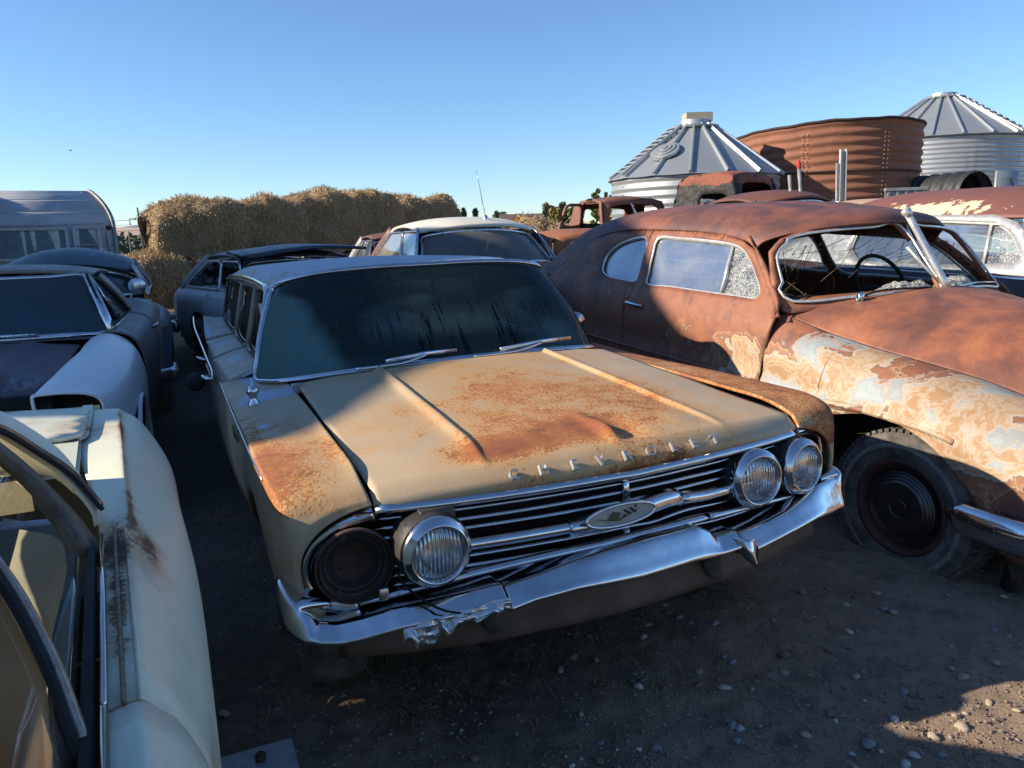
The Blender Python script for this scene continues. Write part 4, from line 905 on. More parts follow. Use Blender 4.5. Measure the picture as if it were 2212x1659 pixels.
    # broken glass left along the sill
    for nm, lab, xs_ in (('broken_glass', 'crumpled sheet of broken safety glass on the coupe dashboard left of the centre post', (-.30, -.02)), ('broken_glass', 'small heap of broken safety glass on the coupe dashboard right of the centre post', (.08, .40))):
        def crump(u, v):
            x = xs_[0] + (xs_[1] - xs_[0]) * u; y = WY(x, 1.1) + .01 + .17 * v; h = (.05 + .035 * fbm((x * 16, 3.3, 1), 1, 2)) * math.sin(math.pi * min(1, v * 1.1)) ** .7 * (math.sin(math.pi * u) ** .5 + .1) + .014 * fbm((x * 30, v * 6, 2), 1, 3)
            return (x, y, 1.105 - .03 * x * x + h)
        s = thing(nm, lab, 'broken glass', HF)
        g = func_grid(np.linspace(0, 1, 34), np.linspace(0, 1, 16), crump)
        obj('crazed_sheet', g, GLASS_CRAZED, s, smooth=False, masks=dict(m0=lambda P: np.zeros(len(P)) + .0))
    a = HF.hit(c1(1445, 455), 1, lambda x, z: WY(x, z) - .05); b = HF.hit(c1(1780, 408), 1, lambda x, z: WY(x, z) - .02)
    w = thing_part('wiper', t)
    obj('wiper_hub', lathe([(.022, -.02), (.02, .01), (.008, .03), (.001, .032)], 14, axisM(a, (0, -.3, 1))), CHROME, w)
    obj('wiper_arm', tube(cr([a, a + (b - a) * .3 + np.array([0, 0, .02]), b], 4), .006), BLACK, w)
    a = HF.hit(c1(2075, 385), 1, lambda x, z: WY(x, z) - .02); b = HF.hit(c1(1880, 412), 1, lambda x, z: WY(x, z) - .02)
    w = thing_part('wiper', t); obj('wiper_arm', tube(cr([a, a + (b - a) * .5 + np.array([0, 0, .012]), b], 4), .006), CHROME, w)
    return t
BRIGHT = simple('bright_trim', (.74, .73, .70), (.52, .49, .45), .32, .6, sc=30, bump=.04)
RIM_RUST = simple('rim_rust', (.085, .035, .025), (.045, .022, .018), .8, sc=14, bump=.4)
GLASS_DUSTY = glass_dirty('dusty_window', (.72, .78, .80), (.34, .36, .38), .55, .02, .35, .75, False, 3.0, .14, .3, .6)
def crazed():
    s = NT('crazed_glass'); v = s.n('TexVoronoi', feature='DISTANCE_TO_EDGE'); v.inputs['Scale'].default_value = 46; s.l(s.co, v.inputs[0])
    v2 = s.n('TexVoronoi', feature='DISTANCE_TO_EDGE'); v2.inputs['Scale'].default_value = 90; s.l(s.co, v2.inputs[0])
    e = s.math('MAXIMUM', s.ramp(v.outputs[0], [(.0, .8), (.05, 0.)]), s.math('MULTIPLY', s.ramp(v2.outputs[0], [(.0, 1.), (.10, 0.)]), s.ramp(s.noise(6, 4), [(.45, 0.), (.55, .9)])))
    tr = s.n('BsdfTransparent'); s.l((.72, .78, .78), tr.inputs[0]); gl = s.n('BsdfGlossy'); gl.inputs['Roughness'].default_value = .08
    m = s.n('MixShader'); s.l(.22, m.inputs[0]); s.l(tr.outputs[0], m.inputs[1]); s.l(gl.outputs[0], m.inputs[2])
    df = s.n('BsdfDiffuse'); df.inputs[0].default_value = (.62, .64, .60, 1)
    m2 = s.n('MixShader'); s.l(s.math('ADD', s.math('MULTIPLY', e, .8), .06, clamp=True), m2.inputs[0]); s.l(m.outputs[0], m2.inputs[1]); s.l(df.outputs[0], m2.inputs[2])
    s.t.links.new(m2.outputs[0], s.out.inputs[0]); return s.m
GLASS_CRAZED = crazed()
# ------------------------------------------------------------------ the other cars
def gen_car(name, label, T, yaw, paint, roofp=None, hoodp=None, w=.93, L=(-1.6, 3.4), zh=.90, zb=.95, zr=1.45, zd=.92, wsb=0.0, wst=.45, rt=1.9, rb=2.4, xr=.60, xb=.76, round_=0.0, glass=None, seed=1, mirror=False, pit=0, missing=(), cat='car', trim=None, group=None, roof_crown=.06, side_glass=True, winm=None, z0=0, masks=None, xl=None):
    F = Frame(T, yaw, pit); t = thing(name, label, cat, F, group=group); r_ = random.Random(seed)
    roofp = roofp or paint; hoodp = hoodp or paint; trim = trim or CHROME_D; glass = glass or GLASS_CAR
    mk = masks or dict(m0=lambda P: P[:, 0] * 0, m1=lambda P: P[:, 0] * 0, m2=lambda P: P[:, 0] * 0, frost=lambda P: (P[:, 2] > .8) * .25)
    yf, yr = L
    wf = interp([yf, yf + .25, yf + .9, wsb, rb, yr - .5, yr], [w * .82, w * .93, w * .99, w, w, w * .95, w * .80])
    ztp = interp([yf, yf + .12, yf + .5, wsb, wsb + .4, rt, rb, yr - .3, yr], [zh - .16, zh - .05, zh, zb - .01, zb, zb, zb - .005, zd, zd - .15])
    def sec(y, sd):
        W_, z = float(wf(y)), float(ztp(y)); e = .05 + .06 * round_
        return [(sd * W_ * .55, y, z + .02), (sd * (W_ - .14 - e), y, z + .01), (sd * (W_ - .05 - e * .5), y, z - .02 - e * .3), (sd * (W_ - .012), y, z - .09 - e * .4), (sd * W_, y, z - .22), (sd * (W_ - .004), y, .50), (sd * (W_ - .03), y, .34), (sd * (W_ - .06), y, .24)]
    wr = .33; arches = (yf + .72, yr - 1.05)
    for sd in (-1, 1):
        for nm, a, b in (('front_fender', yf, wsb - .12), ('door', wsb - .105, wsb + 1.05), ('rear_quarter', wsb + 1.065, yr)):
            if (nm, sd) in missing: continue
            V, Fc = patch([sec(y, sd) for y in np.linspace(a, b, 8)], 5, 5, flip=(sd < 0)); V = np.array(V)
            for ya in arches:
                inn = lambda p: (p[1] - ya) ** 2 + (p[2] - .30) ** 2 < (wr + .06) ** 2 and abs(p[0]) > w * .7
                Fc = [f for f in Fc if not all(inn(V[i]) for i in f)]
                for i in range(len(V)):
                    if inn(V[i]):
                        d = V[i][1:] - np.array([ya, .30]); d = d / (np.linalg.norm(d) + 1e-9) * (wr + .06); V[i][1:] = np.array([ya, .30]) + d
            obj(nm, (V, Fc), paint, t, thick=.012, masks=mk)
        wx = w - .14
        for ya in arches: wheel(t, (sd * wx, ya, .29), sd, .32, .18, n=28)
    cx = lambda y: float(wf(y)) * .55 + .01
    top = lambda a, b, nm, m, ex=0: obj(nm, func_grid(np.linspace(-1, 1, 25), np.linspace(a, b, 24), lambda u, y: (u * cx(y) * 1.1, y, float(ztp(y)) + .018 + .035 * (1 - u * u) * min(1, (y - yf) / .5 + .2) + ex * math.exp(-(abs(abs(u) - .62) / .06) ** 2))), m, t, thick=.012, masks=mk)
    top(yf + .02, wsb - .08, 'hood', hoodp, .008)
    top(rb + .06, yr - .02, 'trunk_lid', hoodp)
    obj('front_panel', func_grid(np.linspace(-1, 1, 16), np.linspace(0, 1, 6), lambda u, v: (u * w * .80, yf + .02 - .05 * math.sin(v * 3), .28 + (zh - .46) * v + .02)), BLACK, t)
    obj('rear_panel', func_grid(np.linspace(-1, 1, 16), np.linspace(0, 1, 6), lambda u, v: (u * w * .80, yr - .02 + .05 * math.sin(v * 3), .28 + (zd - .45) * v)), paint, t, masks=mk)
    for y, s_ in ((yf - .06, -1), (yr + .06, 1)):
        bp = cr([(-w, y - s_ * .35, .45), (-w * .96, y - s_ * .05, .45), (-w * .6, y + s_ * .04, .45), (0, y + s_ * .07, .45), (w * .6, y + s_ * .04, .45), (w * .96, y - s_ * .05, .45), (w, y - s_ * .35, .45)], 5)
        obj('bumper', sweep(bp, rrect(.06, .14, .7), up=(0, 0, 1)), CHROME_D, t)
    # greenhouse
    cz = lambda x: 1 - (abs(x) / xb) ** 2
    yb = lambda x: wsb + .22 * (x / xb) ** 2 * (1 + round_); ytp = lambda x: wst + .16 * (x / xr) ** 2 * (1 + round_)
    rbk = lambda x: rb - .15 * (x / xb) ** 2; rtk = lambda x: rt - .12 * (x / xr) ** 2
    zdr = zr - roof_crown - .05 * round_
    def roof(u, v):
        x = u * (xr + .03); y = ytp(x) + (rtk(x) - ytp(x)) * v; e = (2 * v - 1)
        edge = abs(u) ** (3 - round_); return (x, y, zdr + (zr - zdr) * (1 - edge) * (1 - .25 * e ** 4) + .03 * (1 - e * e) * 1.0 - .02 * abs(e) ** 6 - (.06 * abs(e) ** 3 * round_))
    obj('roof', func_grid(np.linspace(-1, 1, 41), np.linspace(0, 1, 41), roof), roofp, t, thick=.03, off=1, masks=mk)
    zt_e = lambda u, v: roof(u, v)[2] - .005
    def pane(fb, ft, v_, nm, s_):
        rows = []
        for k in np.linspace(0, 1, 4):
            rows.append([tuple(np.array([u * xb * .95, fb(u * xb), zb + .03]) * (1 - k) + np.array([u * (xr - .02), ft(u * xr), roof(u, v_)[2] - .03]) * k + np.array([0, s_ * .03 * math.sin(math.pi * k), 0])) for u in np.linspace(-1, 1, 7)])
        g_ = patch(rows, 3, 3, flip=(s_ < 0))
        if nm not in missing: obj(nm, g_, glass, t, masks=dict(m0=lambda P: P[:, 0] * 0 + .02))
        lp = rows[0] + [r[-1] for r in rows[1:-1]] + rows[-1][::-1] + [r[0] for r in rows[-2:0:-1]]
        obj(nm + '_trim', sweep(cr(lp, 3, True), rrect(.022, .016), up=(0, s_, .4), closed=True), trim, t)
    pane(yb, ytp, 0, 'windshield', -1); pane(rbk, rtk, 1, 'rear_window', 1)
    for sd in (-1, 1):
        ex = lambda z: sd * (xb + .015 - (xb - xr - .01) * ((z - zb) / (zdr - zb)) ** (1 + .5 * round_))
        e0 = np.array([ex(zb), yb(xb) - .02, zb]); e1 = np.array([ex(zdr), ytp(xr), zdr + .01]); r0 = np.array([ex(zb), rb + .05, zb]); r1 = np.array([ex(zdr), rtk(xr) - .05, zdr + .01])
        for nm, a, b, k in (('front_pillar', e0, e1, .035), ('rear_pillar', r0, r1, .12)): obj(nm, sweep([a + (b - a) * q + np.array([sd * .01 * math.sin(math.pi * q), 0, 0]) for q in np.linspace(0, 1, 5)], rrect(k, .03, .5), up=(0, -.3, 1) if 0 else (sd, 0, 0)), paint if nm == 'rear_pillar' else trim, t, masks=mk)
        y0, y1 = wsb + .24, rb - .12; ym = wsb + 1.06
        t0, t1 = wst + .20, rt - .2; tm = (t0 + t1) / 2 + .05
        for a, b, c, d_ in ((y0, ym - .02, t0, tm - .02), (ym + .02, y1, tm + .02, t1)):
            q = [(a, zb + .015), (b, zb + .015), (d_, zdr - .02), (c, zdr - .02)]; q = [tuple(p) for p in resample(np.array(q + [q[0]]), 33)[:-1]]
            loop = [(ex(z), y, z) for y, z in q]
            obj('window_frame', sweep(loop, rrect(.022, .018), up=(sd, 0, 0), closed=True), trim, t)
            if side_glass and ('side_window', sd) not in missing: obj('side_window', hpanel(q, [], lambda y, z: (ex(z) - sd * .008, y, z), .12, flip=(sd > 0)), glass, t, masks=dict(m0=lambda P: P[:, 0] * 0 + .02))
        hy = wsb + .92; obj('door_handle', sweep([(sd * (float(wf(hy)) + .01), hy - .09, zb - .12), (sd * (float(wf(hy)) + .035), hy - .04, zb - .115), (sd * (float(wf(hy)) + .03), hy + .07, zb - .115)], rrect(.02, .022), up=(0, 0, 1)), CHROME, t)
    obj('floor_pan', box((0, (wsb + rb) / 2, .3), (w * 1.7, rb - wsb + .6, .03)), SEAT_M, t, smooth=False)
    for y in (wsb + 1.1, rb - .45): obj('seat', patch([[(-xb + .06, y - .05, .5), (0, y - .05, .5), (xb - .06, y - .05, .5)], [(-xb + .08, y + .1, zb + .02), (0, y + .1, zb + .05), (xb - .08, y + .1, zb + .02)]], 4, 5), SEAT_M, t, thick=.1)
    obj('dashboard', patch([[(-xb + .02, yb(xb) + .02, zb - .01), (0, wsb + .03, zb + .01), (xb - .02, yb(xb) + .02, zb - .01)], [(-xb + .04, wsb + .4, zb - .02), (0, wsb + .32, zb), (xb - .04, wsb + .4, zb - .02)], [(-xb + .04, wsb + .42, zb - .2), (0, wsb + .34, zb - .2), (xb - .04, wsb + .42, zb - .2)]], 3, 5), SEAT_M, t)
    return t, F
SEAT_M = simple('dark_seat_cloth', (.05, .045, .042), (.025, .02, .02), .9)
GLASS_CAR = glass_dirty('dull_car_glass', (.25, .32, .34), (.16, .17, .17), .6, .03, .35, .7, False, 2.5, .12)
def lamp_openings():
    pass
def pontiac():
    PURP = body_paint('purple_brown_hood', (.10, .075, .085), (.07, .05, .058), -.4, 1, .5, frost=(.28, .29, .36)); WHT = body_paint('chalky_white_fender', (.88, .88, .88), (.80, .81, .82), -.6, 1, .32, speck=.2); GRY = body_paint('grey_brown_door', (.20, .18, .165), (.15, .13, .12), -.4, 1, .5, frost=(.35, .36, .4))
    F = Frame((-3.264, 4.54, 0), 22); t = thing('hardtop_coupe', 'grey hardtop with a white front fender, empty headlight opening and purple brown hood', 'car', F)
    mk = dict(m0=lambda P: P[:, 0] * 0, frost=lambda P: blob(P, (.3, -1.2, .9), (.35, .25, .5), .5) + (P[:, 2] > 1.2) * .4)
    q_ = lambda y: y if y > -.05 else -.05 + (y + .05) * .70
    # hood
    hz_ = lambda x, y: .925 - .045 * (x / .62) ** 2 + .012 * math.exp(-((abs(x) - .34) / .05) ** 2) - .13 * max(0, (-1.45 - y) / .45) ** 2 - .04 * max(0, -y - .3)
    obj('hood', func_grid(np.linspace(-.62, .60, 40), np.linspace(-1.95, -.16, 40), lambda x, y: (x, q_(y), hz_(x, y))), PURP, t, thick=.01, masks=mk)
    g = func_grid(np.linspace(-.66, .66, 30), [-.16, -.10, -.04, .02], lambda x, y: (x, y + .10 * x * x, .925 - .03 * x * x - .3 * max(0, y + .1) * 0)); obj('cowl', g, PURP, t, masks=mk)
    g = G()
    for k in range(46): g.add(box((-.60 + k * .026, -.055 + .1 * (-.60 + k * .026) ** 2, .93), (.012, .04, .012)))
    obj('cowl_louvres', g, CHROME_D, t, smooth=False, kind='stuff')
    obj('louvre_frame', sweep([(x, -.09 + .1 * x * x, .932) for x in np.linspace(-.62, .60, 14)], rrect(.012, .014)), CHROME, t)
    for sd in (-1, 1):
        # fender: crowned, with the lamp opening at the tip
        secs = []
        for y, xi, zt, zb_, w in [(-.05, .66, .915, .93, .93), (-.35, .64, .91, .93, .95), (-.8, .63, .885, .91, .955), (-1.2, .60, .865, .885, .945), (-1.5, .575, .84, .86, .92), (-1.75, .55, .815, .84, .885)]:
            secs.append([(sd * xi, y, zt - .01), (sd * (xi + .05), y, zb_ + .004), (sd * (xi + .14), y, zb_ - .012), (sd * (w - .05), y, zb_ - .08), (sd * (w - .005), y, zb_ - .20), (sd * w, y, .60), (sd * (w - .01), y, .45), (sd * (w - .03), y, .30)])
        y = -1.95; secs.append([(sd * a, y + b, c) for a, b, c in [(.535, .0, .79), (.56, 0, .808), (.64, 0, .808), (.75, .01, .795), (.82, .02, .755), (.845, .04, .66), (.84, .05, .52), (.80, .06, .36)]])
        secs = [[(a_, q_(b_), c_) for a_, b_, c_ in r_] for r_ in secs]
        V, Fc = patch(secs, 6, 6, flip=(sd < 0)); V = np.array(V)
        inn = lambda p: (p[1] + .80) ** 2 + (p[2] - .27) ** 2 < .37 ** 2
        Fc = [f for f in Fc if not all(inn(V[i]) for i in f)]
        for i in range(len(V)):
            if inn(V[i]): d = V[i][1:] - np.array([-.80, .27]); V[i][1:] = np.array([-.80, .27]) + d / (np.linalg.norm(d) + 1e-9) * .37
        obj('front_fender', (V, Fc), WHT, t, thick=.012, masks=mk, label='white front fender' if sd > 0 else None)
        arc = [(sd * .952, -.80 + .38 * math.cos(a), .27 + .38 * math.sin(a)) for a in np.linspace(0, math.pi, 20)]; obj('arch_lip', tube(arc, .012, 6), WHT, t, masks=mk)
        # lamp opening frame
        q = [(.54, .785), (.56, .800), (.66, .802), (.76, .790), (.815, .755), (.83, .69), (.825, .62), (.70, .60), (.58, .62), (.55, .69)]
        lp = cr([(sd * a, -1.385 + .03 * max(0, a - .75) / .1, b) for a, b in q], 5, True)
        obj('lamp_opening_rim', sweep(lp, rrect(.014, .02), up=(0, -1, 0), closed=True), WHT, t, masks=mk)
        n = len(lp); V = [tuple(p) for p in lp] + [(p[0] * .98, p[1] + .16, (p[2] - .7) * .85 + .7) for p in lp]
        obj('lamp_well', (V + [(sd * .69, -1.20, .70)], [(i, (i + 1) % n, n + (i + 1) % n, n + i) for i in range(n)] + [(n + i, n + (i + 1) % n, 2 * n) for i in range(n)]), DARK_RUST, t)
        obj('fender_nose', patch([[(sd * .80, -1.33, .60), (sd * .845, -1.31, .60)], [(sd * .70, -1.37, .5), (sd * .83, -1.31, .5)], [(sd * .6, -1.37, .38), (sd * .79, -1.31, .38)]], 3, 3), WHT, t, masks=mk)
        # door and quarter panel
        wy = interp([-.03, .6, 1.2, 1.8, 2.4, 3.0, 3.4], [.93, .95, .945, .955, .95, .90, .80]); zt_ = interp([-.03, .5, 1.2, 1.6, 2.0, 2.5, 3.0, 3.4], [.925, .93, .93, .95, .975, .955, .90, .80])
        for nm, a, b in (('door', -.035, 1.25), ('quarter_panel', 1.262, 3.4)):
            rows = [[(sd * .72, y, float(zt_(y)) + .01), (sd * (wy(y) - .12), y, float(zt_(y))), (sd * (wy(y) - .04), y, float(zt_(y)) - .05), (sd * wy(y), y, float(zt_(y)) - .18), (sd * wy(y), y, .6), (sd * (wy(y) - .02), y, .42), (sd * (wy(y) - .05), y, .28)] for y in np.linspace(a, b, 7)]
            d = obj(nm, patch(rows, 4, 5, flip=(sd < 0)), GRY, t, thick=.01, masks=mk)
        obj('door_handle', sweep([(sd * .95, .95, .86), (sd * .975, 1.0, .865), (sd * .975, 1.16, .865)], rrect(.02, .025), up=(0, 0, 1)), CHROME, t)
        for ya in (-.80, 2.35): wheel(t, (sd * .80, ya, .27), sd, .32, .18, n=28)
        # glasshouse side
        ex = lambda z: sd * (.755 - .15 * (z - .95) / .35)
        pts = [(.14, .955), (.62, .955), (.62 + .75, .945), (1.42, .965), (.95, 1.19), (.75, 1.25), (.48, 1.275), (.40, 1.27)]
        lp = resample(cr([(a, b) for a, b in pts] , 4, True), 50)
        obj('window_frame', sweep([(ex(z), y, z) for y, z in lp], rrect(.02, .018), up=(sd, 0, 0), closed=True), BLACK, t)
        obj('door_pane', hpanel([(.80, .96), (1.38, .96), (.98, 1.15), (.80, 1.235), (.62, 1.26)], [], lambda y, z: (ex(z) - sd * .01, y, z), .1), GLASS_CAR, t, masks=dict(m0=lambda P: P[:, 0] * 0))
        obj('vent_frame', sweep([(ex(.955), .62, .955), (ex(1.265), .56, 1.265)], rrect(.014, .014), up=(sd, 0, 0)), CHROME, t)
        obj('windshield_pillar', sweep([(sd * .755, .08, .94), (sd * .68, .25, 1.12), (sd * .605, .45, 1.285)], [(-.03, -.015), (.03, -.015), (.024, .015), (-.024, .015)], up=(sd * .3, -1, .4)), CHROME_RING, t)
        obj('rear_pillar', patch([[(sd * .76, 1.42, .95), (sd * .74, 1.75, .95), (sd * .70, 2.1, .94)], [(sd * .70, 1.15, 1.10), (sd * .69, 1.4, 1.12), (sd * .66, 1.75, 1.10)], [(sd * .62, .85, 1.255), (sd * .61, 1.1, 1.27), (sd * .58, 1.4, 1.25)]], 5, 5, flip=(sd < 0)), GRY, t, thick=.02, masks=mk)
        obj('belt_trim', sweep([(ex(.95) + sd * .012, y, .948) for y in np.linspace(.1, 1.5, 6)], rrect(.016, .014), up=(0, 0, 1)), CHROME, t)
    obj('roof', func_grid(np.linspace(-1, 1, 40), np.linspace(0, 1, 24), lambda u, v: (u * .625, .43 + .10 * u * u + (1.55 - .43) * v, 1.275 + .055 * (1 - abs(u) ** 3) * (1 - .3 * (2 * v - 1) ** 2) + .02 * math.sin(math.pi * v) - .02 * v)), GRY, t, thick=.02, off=1, masks=mk)
    obj('rear_window', patch([[(-.58, 1.5, 1.25), (0, 1.55, 1.3), (.58, 1.5, 1.25)], [(-.70, 2.1, .95), (0, 2.2, .97), (.70, 2.1, .95)]], 4, 4), GLASS_CAR, t, masks=dict(m0=lambda P: P[:, 0] * 0))
    rows = [[tuple(np.array([u * .735, .0 + .09 * u * u - .02, .935]) * (1 - k) + np.array([u * .59, .42 + .08 * u * u, 1.285]) * k + np.array([0, -.02 * math.sin(math.pi * k), 0])) for u in np.linspace(-1, 1, 7)] for k in np.linspace(0, 1, 4)]
    obj('windshield', patch(rows, 4, 4, flip=True), glass_dirty('teal_windshield', (.14, .22, .26), (.06, .10, .13), .85, .02, .30, .62, False, 2.2, .35, .3), t, masks=dict(m0=lambda P: .2 * np.clip((1.12 - P[:, 2]) * 5, -.6, 1)))
    lp = rows[0] + rows[1][-1:] + rows[2][-1:] + rows[3][::-1] + rows[2][:1] + rows[1][:1]
    obj('windshield_trim', sweep(cr(lp, 3, True), rrect(.02, .014), up=(0, -1, .5), closed=True), CHROME, t)
    w = thing_part('wiper', t); obj('wiper_blade', sweep([(-.15, -.03, .945), (.1, -.035, .952), (.36, -.02, .948)], rrect(.016, .02)), CHROME_D, w)
    w = thing_part('wiper', t); obj('wiper_blade', sweep([(-.62, -.0, .94), (-.4, -.03, .952), (-.16, -.04, .948)], rrect(.016, .02)), CHROME_D, w)
    M = axisM((.30, .45, .96), (0, -.8, .55)); obj('steering_wheel', G().add(tube([(M @ np.array([.21 * math.cos(a), .21 * math.sin(a), 0, 1]))[:3] for a in np.linspace(0, 2 * math.pi, 33)[:-1]], .012, 8, closed=True)).add(tube([(.10, .45, .96), (.30, .42, .95), (.50, .45, .96)], .012)), simple('pale_wheel_rim', (.30, .30, .28), rough=.5), t)
    obj('dashboard', patch([[(-.72, .05, .92), (0, .0, .93), (.72, .05, .92)], [(-.7, .35, .91), (0, .3, .93), (.7, .35, .91)], [(-.7, .36, .7), (0, .32, .7), (.7, .36, .7)]], 3, 5), SEAT_M, t)
    for y in (1.0, 1.75): obj('seat', patch([[(-.68, y, .5), (.0, y, .5), (.68, y, .5)], [(-.66, y + .15, .98), (0, y + .15, 1.0), (.66, y + .15, .98)]], 4, 5), SEAT_M, t, thick=.1)
    obj('trunk_lid', func_grid(np.linspace(-.84, .84, 16), np.linspace(2.15, 3.38, 10), lambda x, y: (x, y, .955 - .04 * x * x - .12 * max(0, y - 3) ** 2)), GRY, t, masks=mk)
    obj('grille_opening', box((0, -1.30, .58), (1.1, .05, .42)), BLACK, t, smooth=False)
    obj('floor_pan', box((0, 1.0, .3), (1.6, 3, .03)), SEAT_M, t, smooth=False)
def cream_car():
    F = Frame((-.775, 1.327, 0), 28); t = thing('cream_sedan', 'pale green cream sedan in the near left corner, seen over its rear window and fender', 'car', F)
    def m0(P):
        x, y, z = P.T
        r = blob(P, (.03, -.02, .96), (.05, .16, .1), .55) + blob(P, (.02, -.35, .96), (.025, .22, .1), .5) + blob(P, (-.05, 1.0, .93), (.12, .12, .1), .5) + .55 * np.exp(-((x - .056) / .008) ** 2) * (y > .0) * (z > .9) + blob(P, (.145, .1, .72), (.03, .5, .06), .25) + .10
        r += blob(P, (.09, -.05, .93), (.03, .12, .03), .5) + .28 * np.exp(-((x - .118) / .02) ** 2) * (z > .6) * (z < .8) + blob(P, (.03, -.45, .96), (.02, .3, .02), .3)
        return r
    mk = dict(m0=m0, frost=lambda P: P[:, 0] * 0)
    CR = body_paint('pale_green_cream_paint', (.66, .66, .47), (.60, .60, .49), -.16, 1.5, .38, speck=.3, chalk=.45, stain=(.40, .27, .13), rust=((.22, .10, .05), (.13, .06, .035), (.08, .04, .03)))
    X0 = 0.0
    # rear quarter, belt to sill
    rows = []
    for y, b in [(-2.6, 0), (-1.6, 0), (-.9, 0), (-.632, 0)]: rows.append([(.004, y, .958), (.036, y, .964), (.048, y, .960), (.060, y, .948), (.085, y, .915), (.115, y, .82), (.122, y, .68), (.112, y, .50), (.06, y, .28)])
    obj('rear_door', patch(rows, 4, 5, flip=True), CR, t, thick=.008, masks=mk)
    rows = []
    for y, xc, x1, x2, z in [(-.622, .048, .085, .120, .956), (-.2, .052, .095, .150, .952), (.2, .054, .10, .172, .948), (.7, .056, .11, .18, .942), (1.05, .057, .12, .19, .935), (1.33, .061, .12, .175, .925)]:
        k = .0 if y < .1 else -.05 * min(1, (y - .1) / .4)
        rows.append([(.004 + k, y, .958 - .02 * (y > .1)), (xc - .012, y, z + .008), (xc, y, z + .004), (xc + .012, y, z - .010), (x1, y, z - .05), (x2 - .012, y, z - .14), (x2, y, .68), (x2 - .015, y, .48), (x2 - .08, y, .26)])
    rows.append([(-.05, 1.37, .90), (.035, 1.385, .90), (.052, 1.39, .897), (.07, 1.395, .888), (.10, 1.42, .86), (.14, 1.46, .78), (.14, 1.5, .62), (.12, 1.5, .45), (.05, 1.45, .28)])
    rows.append([(-.08, 1.37, .80), (.0, 1.40, .80), (.02, 1.41, .80), (.035, 1.42, .795), (.06, 1.46, .78), (.08, 1.5, .72), (.08, 1.53, .58), (.07, 1.52, .42), (.0, 1.45, .28)])
    obj('rear_quarter', patch(rows, 6, 6, flip=True), CR, t, thick=.008, masks=mk)
    # deck and boot lid
    def deck(x, y): return (x, y, .948 + .0 * y - .012 * (1 if x > -.05 else 0) * 0 + .02 * (1 - ((x + .8) / .8) ** 2))
    shut = [F.Z(c5(*q), .95)[:2] for q in [(395, 85), (384, 150), (376, 188), (362, 203), (340, 214), (300, 224), (240, 233)]]
    lid = [tuple(p) for p in shut] + [(-.5, .84), (-1.1, .84), (-1.55, 1.0), (-1.56, 1.35), (-.8, 1.36)]
    L2 = lambda a, b: (a, b, deck(a, b)[2])
    lidp = resample(np.array(lid + [lid[0]]), 60)[:-1]; cen = lidp.mean(0)
    surr = [(-.045, .50), (-.045, 1.365), (-1.62, 1.365), (-1.62, .50)]
    obj('rear_deck', hpanel(surr, [[tuple(p + (p - cen) / np.linalg.norm(p - cen) * .004) for p in lidp * np.array([1, .995])]] if 0 else [], lambda a, b: (a, b, deck(a, b)[2] - .012), .06, flip=True), CR, t, masks=mk)
    obj('boot_lid', hpanel([tuple(p) for p in lidp], [], lambda a, b: (a, b, deck(a, b)[2] + .002), .05, flip=True), CR, t, thick=.012, masks=mk)
    o2 = [tuple(p + np.array([.009, -.009]) * 1.0) for p in shut]
    mar = [(-.052, .52), (-.05, 1.36)] + [(o2[0][0], 1.36)] + o2 + [(-.5, .825), (-1.1, .825), (-1.3, .52)]
    obj('deck_margin', hpanel(mar, [], lambda a, b: (a, b, deck(a, b)[2] + .001), .05, flip=True), CR, t, masks=mk)
    obj('rear_panel', func_grid(np.linspace(-1.6, .0, 10), np.linspace(0, 1, 6), lambda x, v: (x, 1.37 + .10 * math.sin(v * 2.2), .945 - .62 * v)), CR, t, masks=mk)
    # roof: sail panel and roof skin
    drip = [(.0, .06, .955), (-.008, .11, .975), (-.05, .17, 1.03), (-.10, .19, 1.08), (-.165, .16, 1.15), (-.24, .06, 1.235), (-.28, -.10, 1.25), (-.30, -.4, 1.262), (-.31, -1.0, 1.265), (-.31, -1.6, 1.26)]
    fl_ = lambda L_: [(a, b, c if c < 1.16 else 1.16 + (c - 1.16) * .45) for a, b, c in L_]
    drip = fl_(drip); A = drip; B = [(a - .02 + .03, b + .10, c + .025) for a, b, c in drip]
    mid = [(-.03, .24, .965), (-.04, .27, .99), (-.075, .30, 1.06), (-.125, .30, 1.12), (-.19, .27, 1.20), (-.26, .16, 1.26), (-.33, .0, 1.285), (-.37, -.35, 1.295), (-.39, -1.0, 1.30), (-.38, -1.6, 1.29)]
    out = [(-.10, .50, .955), (-.13, .50, .98), (-.20, .47, 1.06), (-.26, .43, 1.13), (-.33, .36, 1.22), (-.41, .22, 1.275), (-.48, .05, 1.30), (-.55, -.3, 1.31), (-.57, -1.0, 1.315), (-.55, -1.6, 1.31)]
    far = [(-.22, .60, .952), (-.27, .60, .98), (-.36, .57, 1.06), (-.44, .52, 1.13), (-.52, .45, 1.22), (-.60, .3, 1.28), (-.70, .1, 1.305), (-.80, -.3, 1.315), (-.84, -1.0, 1.32), (-.84, -1.6, 1.315)]
    mid, out, far = fl_(mid), fl_(out), fl_(far)
    near = [tuple(np.array(a) * .55 + np.array(b) * .45 + np.array([.012, 0, .006])) for a, b in zip(drip, mid)]
    obj('roof', patch([drip, near, mid, out, far], 6, 6, flip=False), CR, t, thick=.01, masks=mk)
    o3 = [[(-.84 - .35 * k, far[i][1] - .0 * k, far[i][2] + .01 * k) for k in (0, 1, 2)] for i in range(5, 10)]
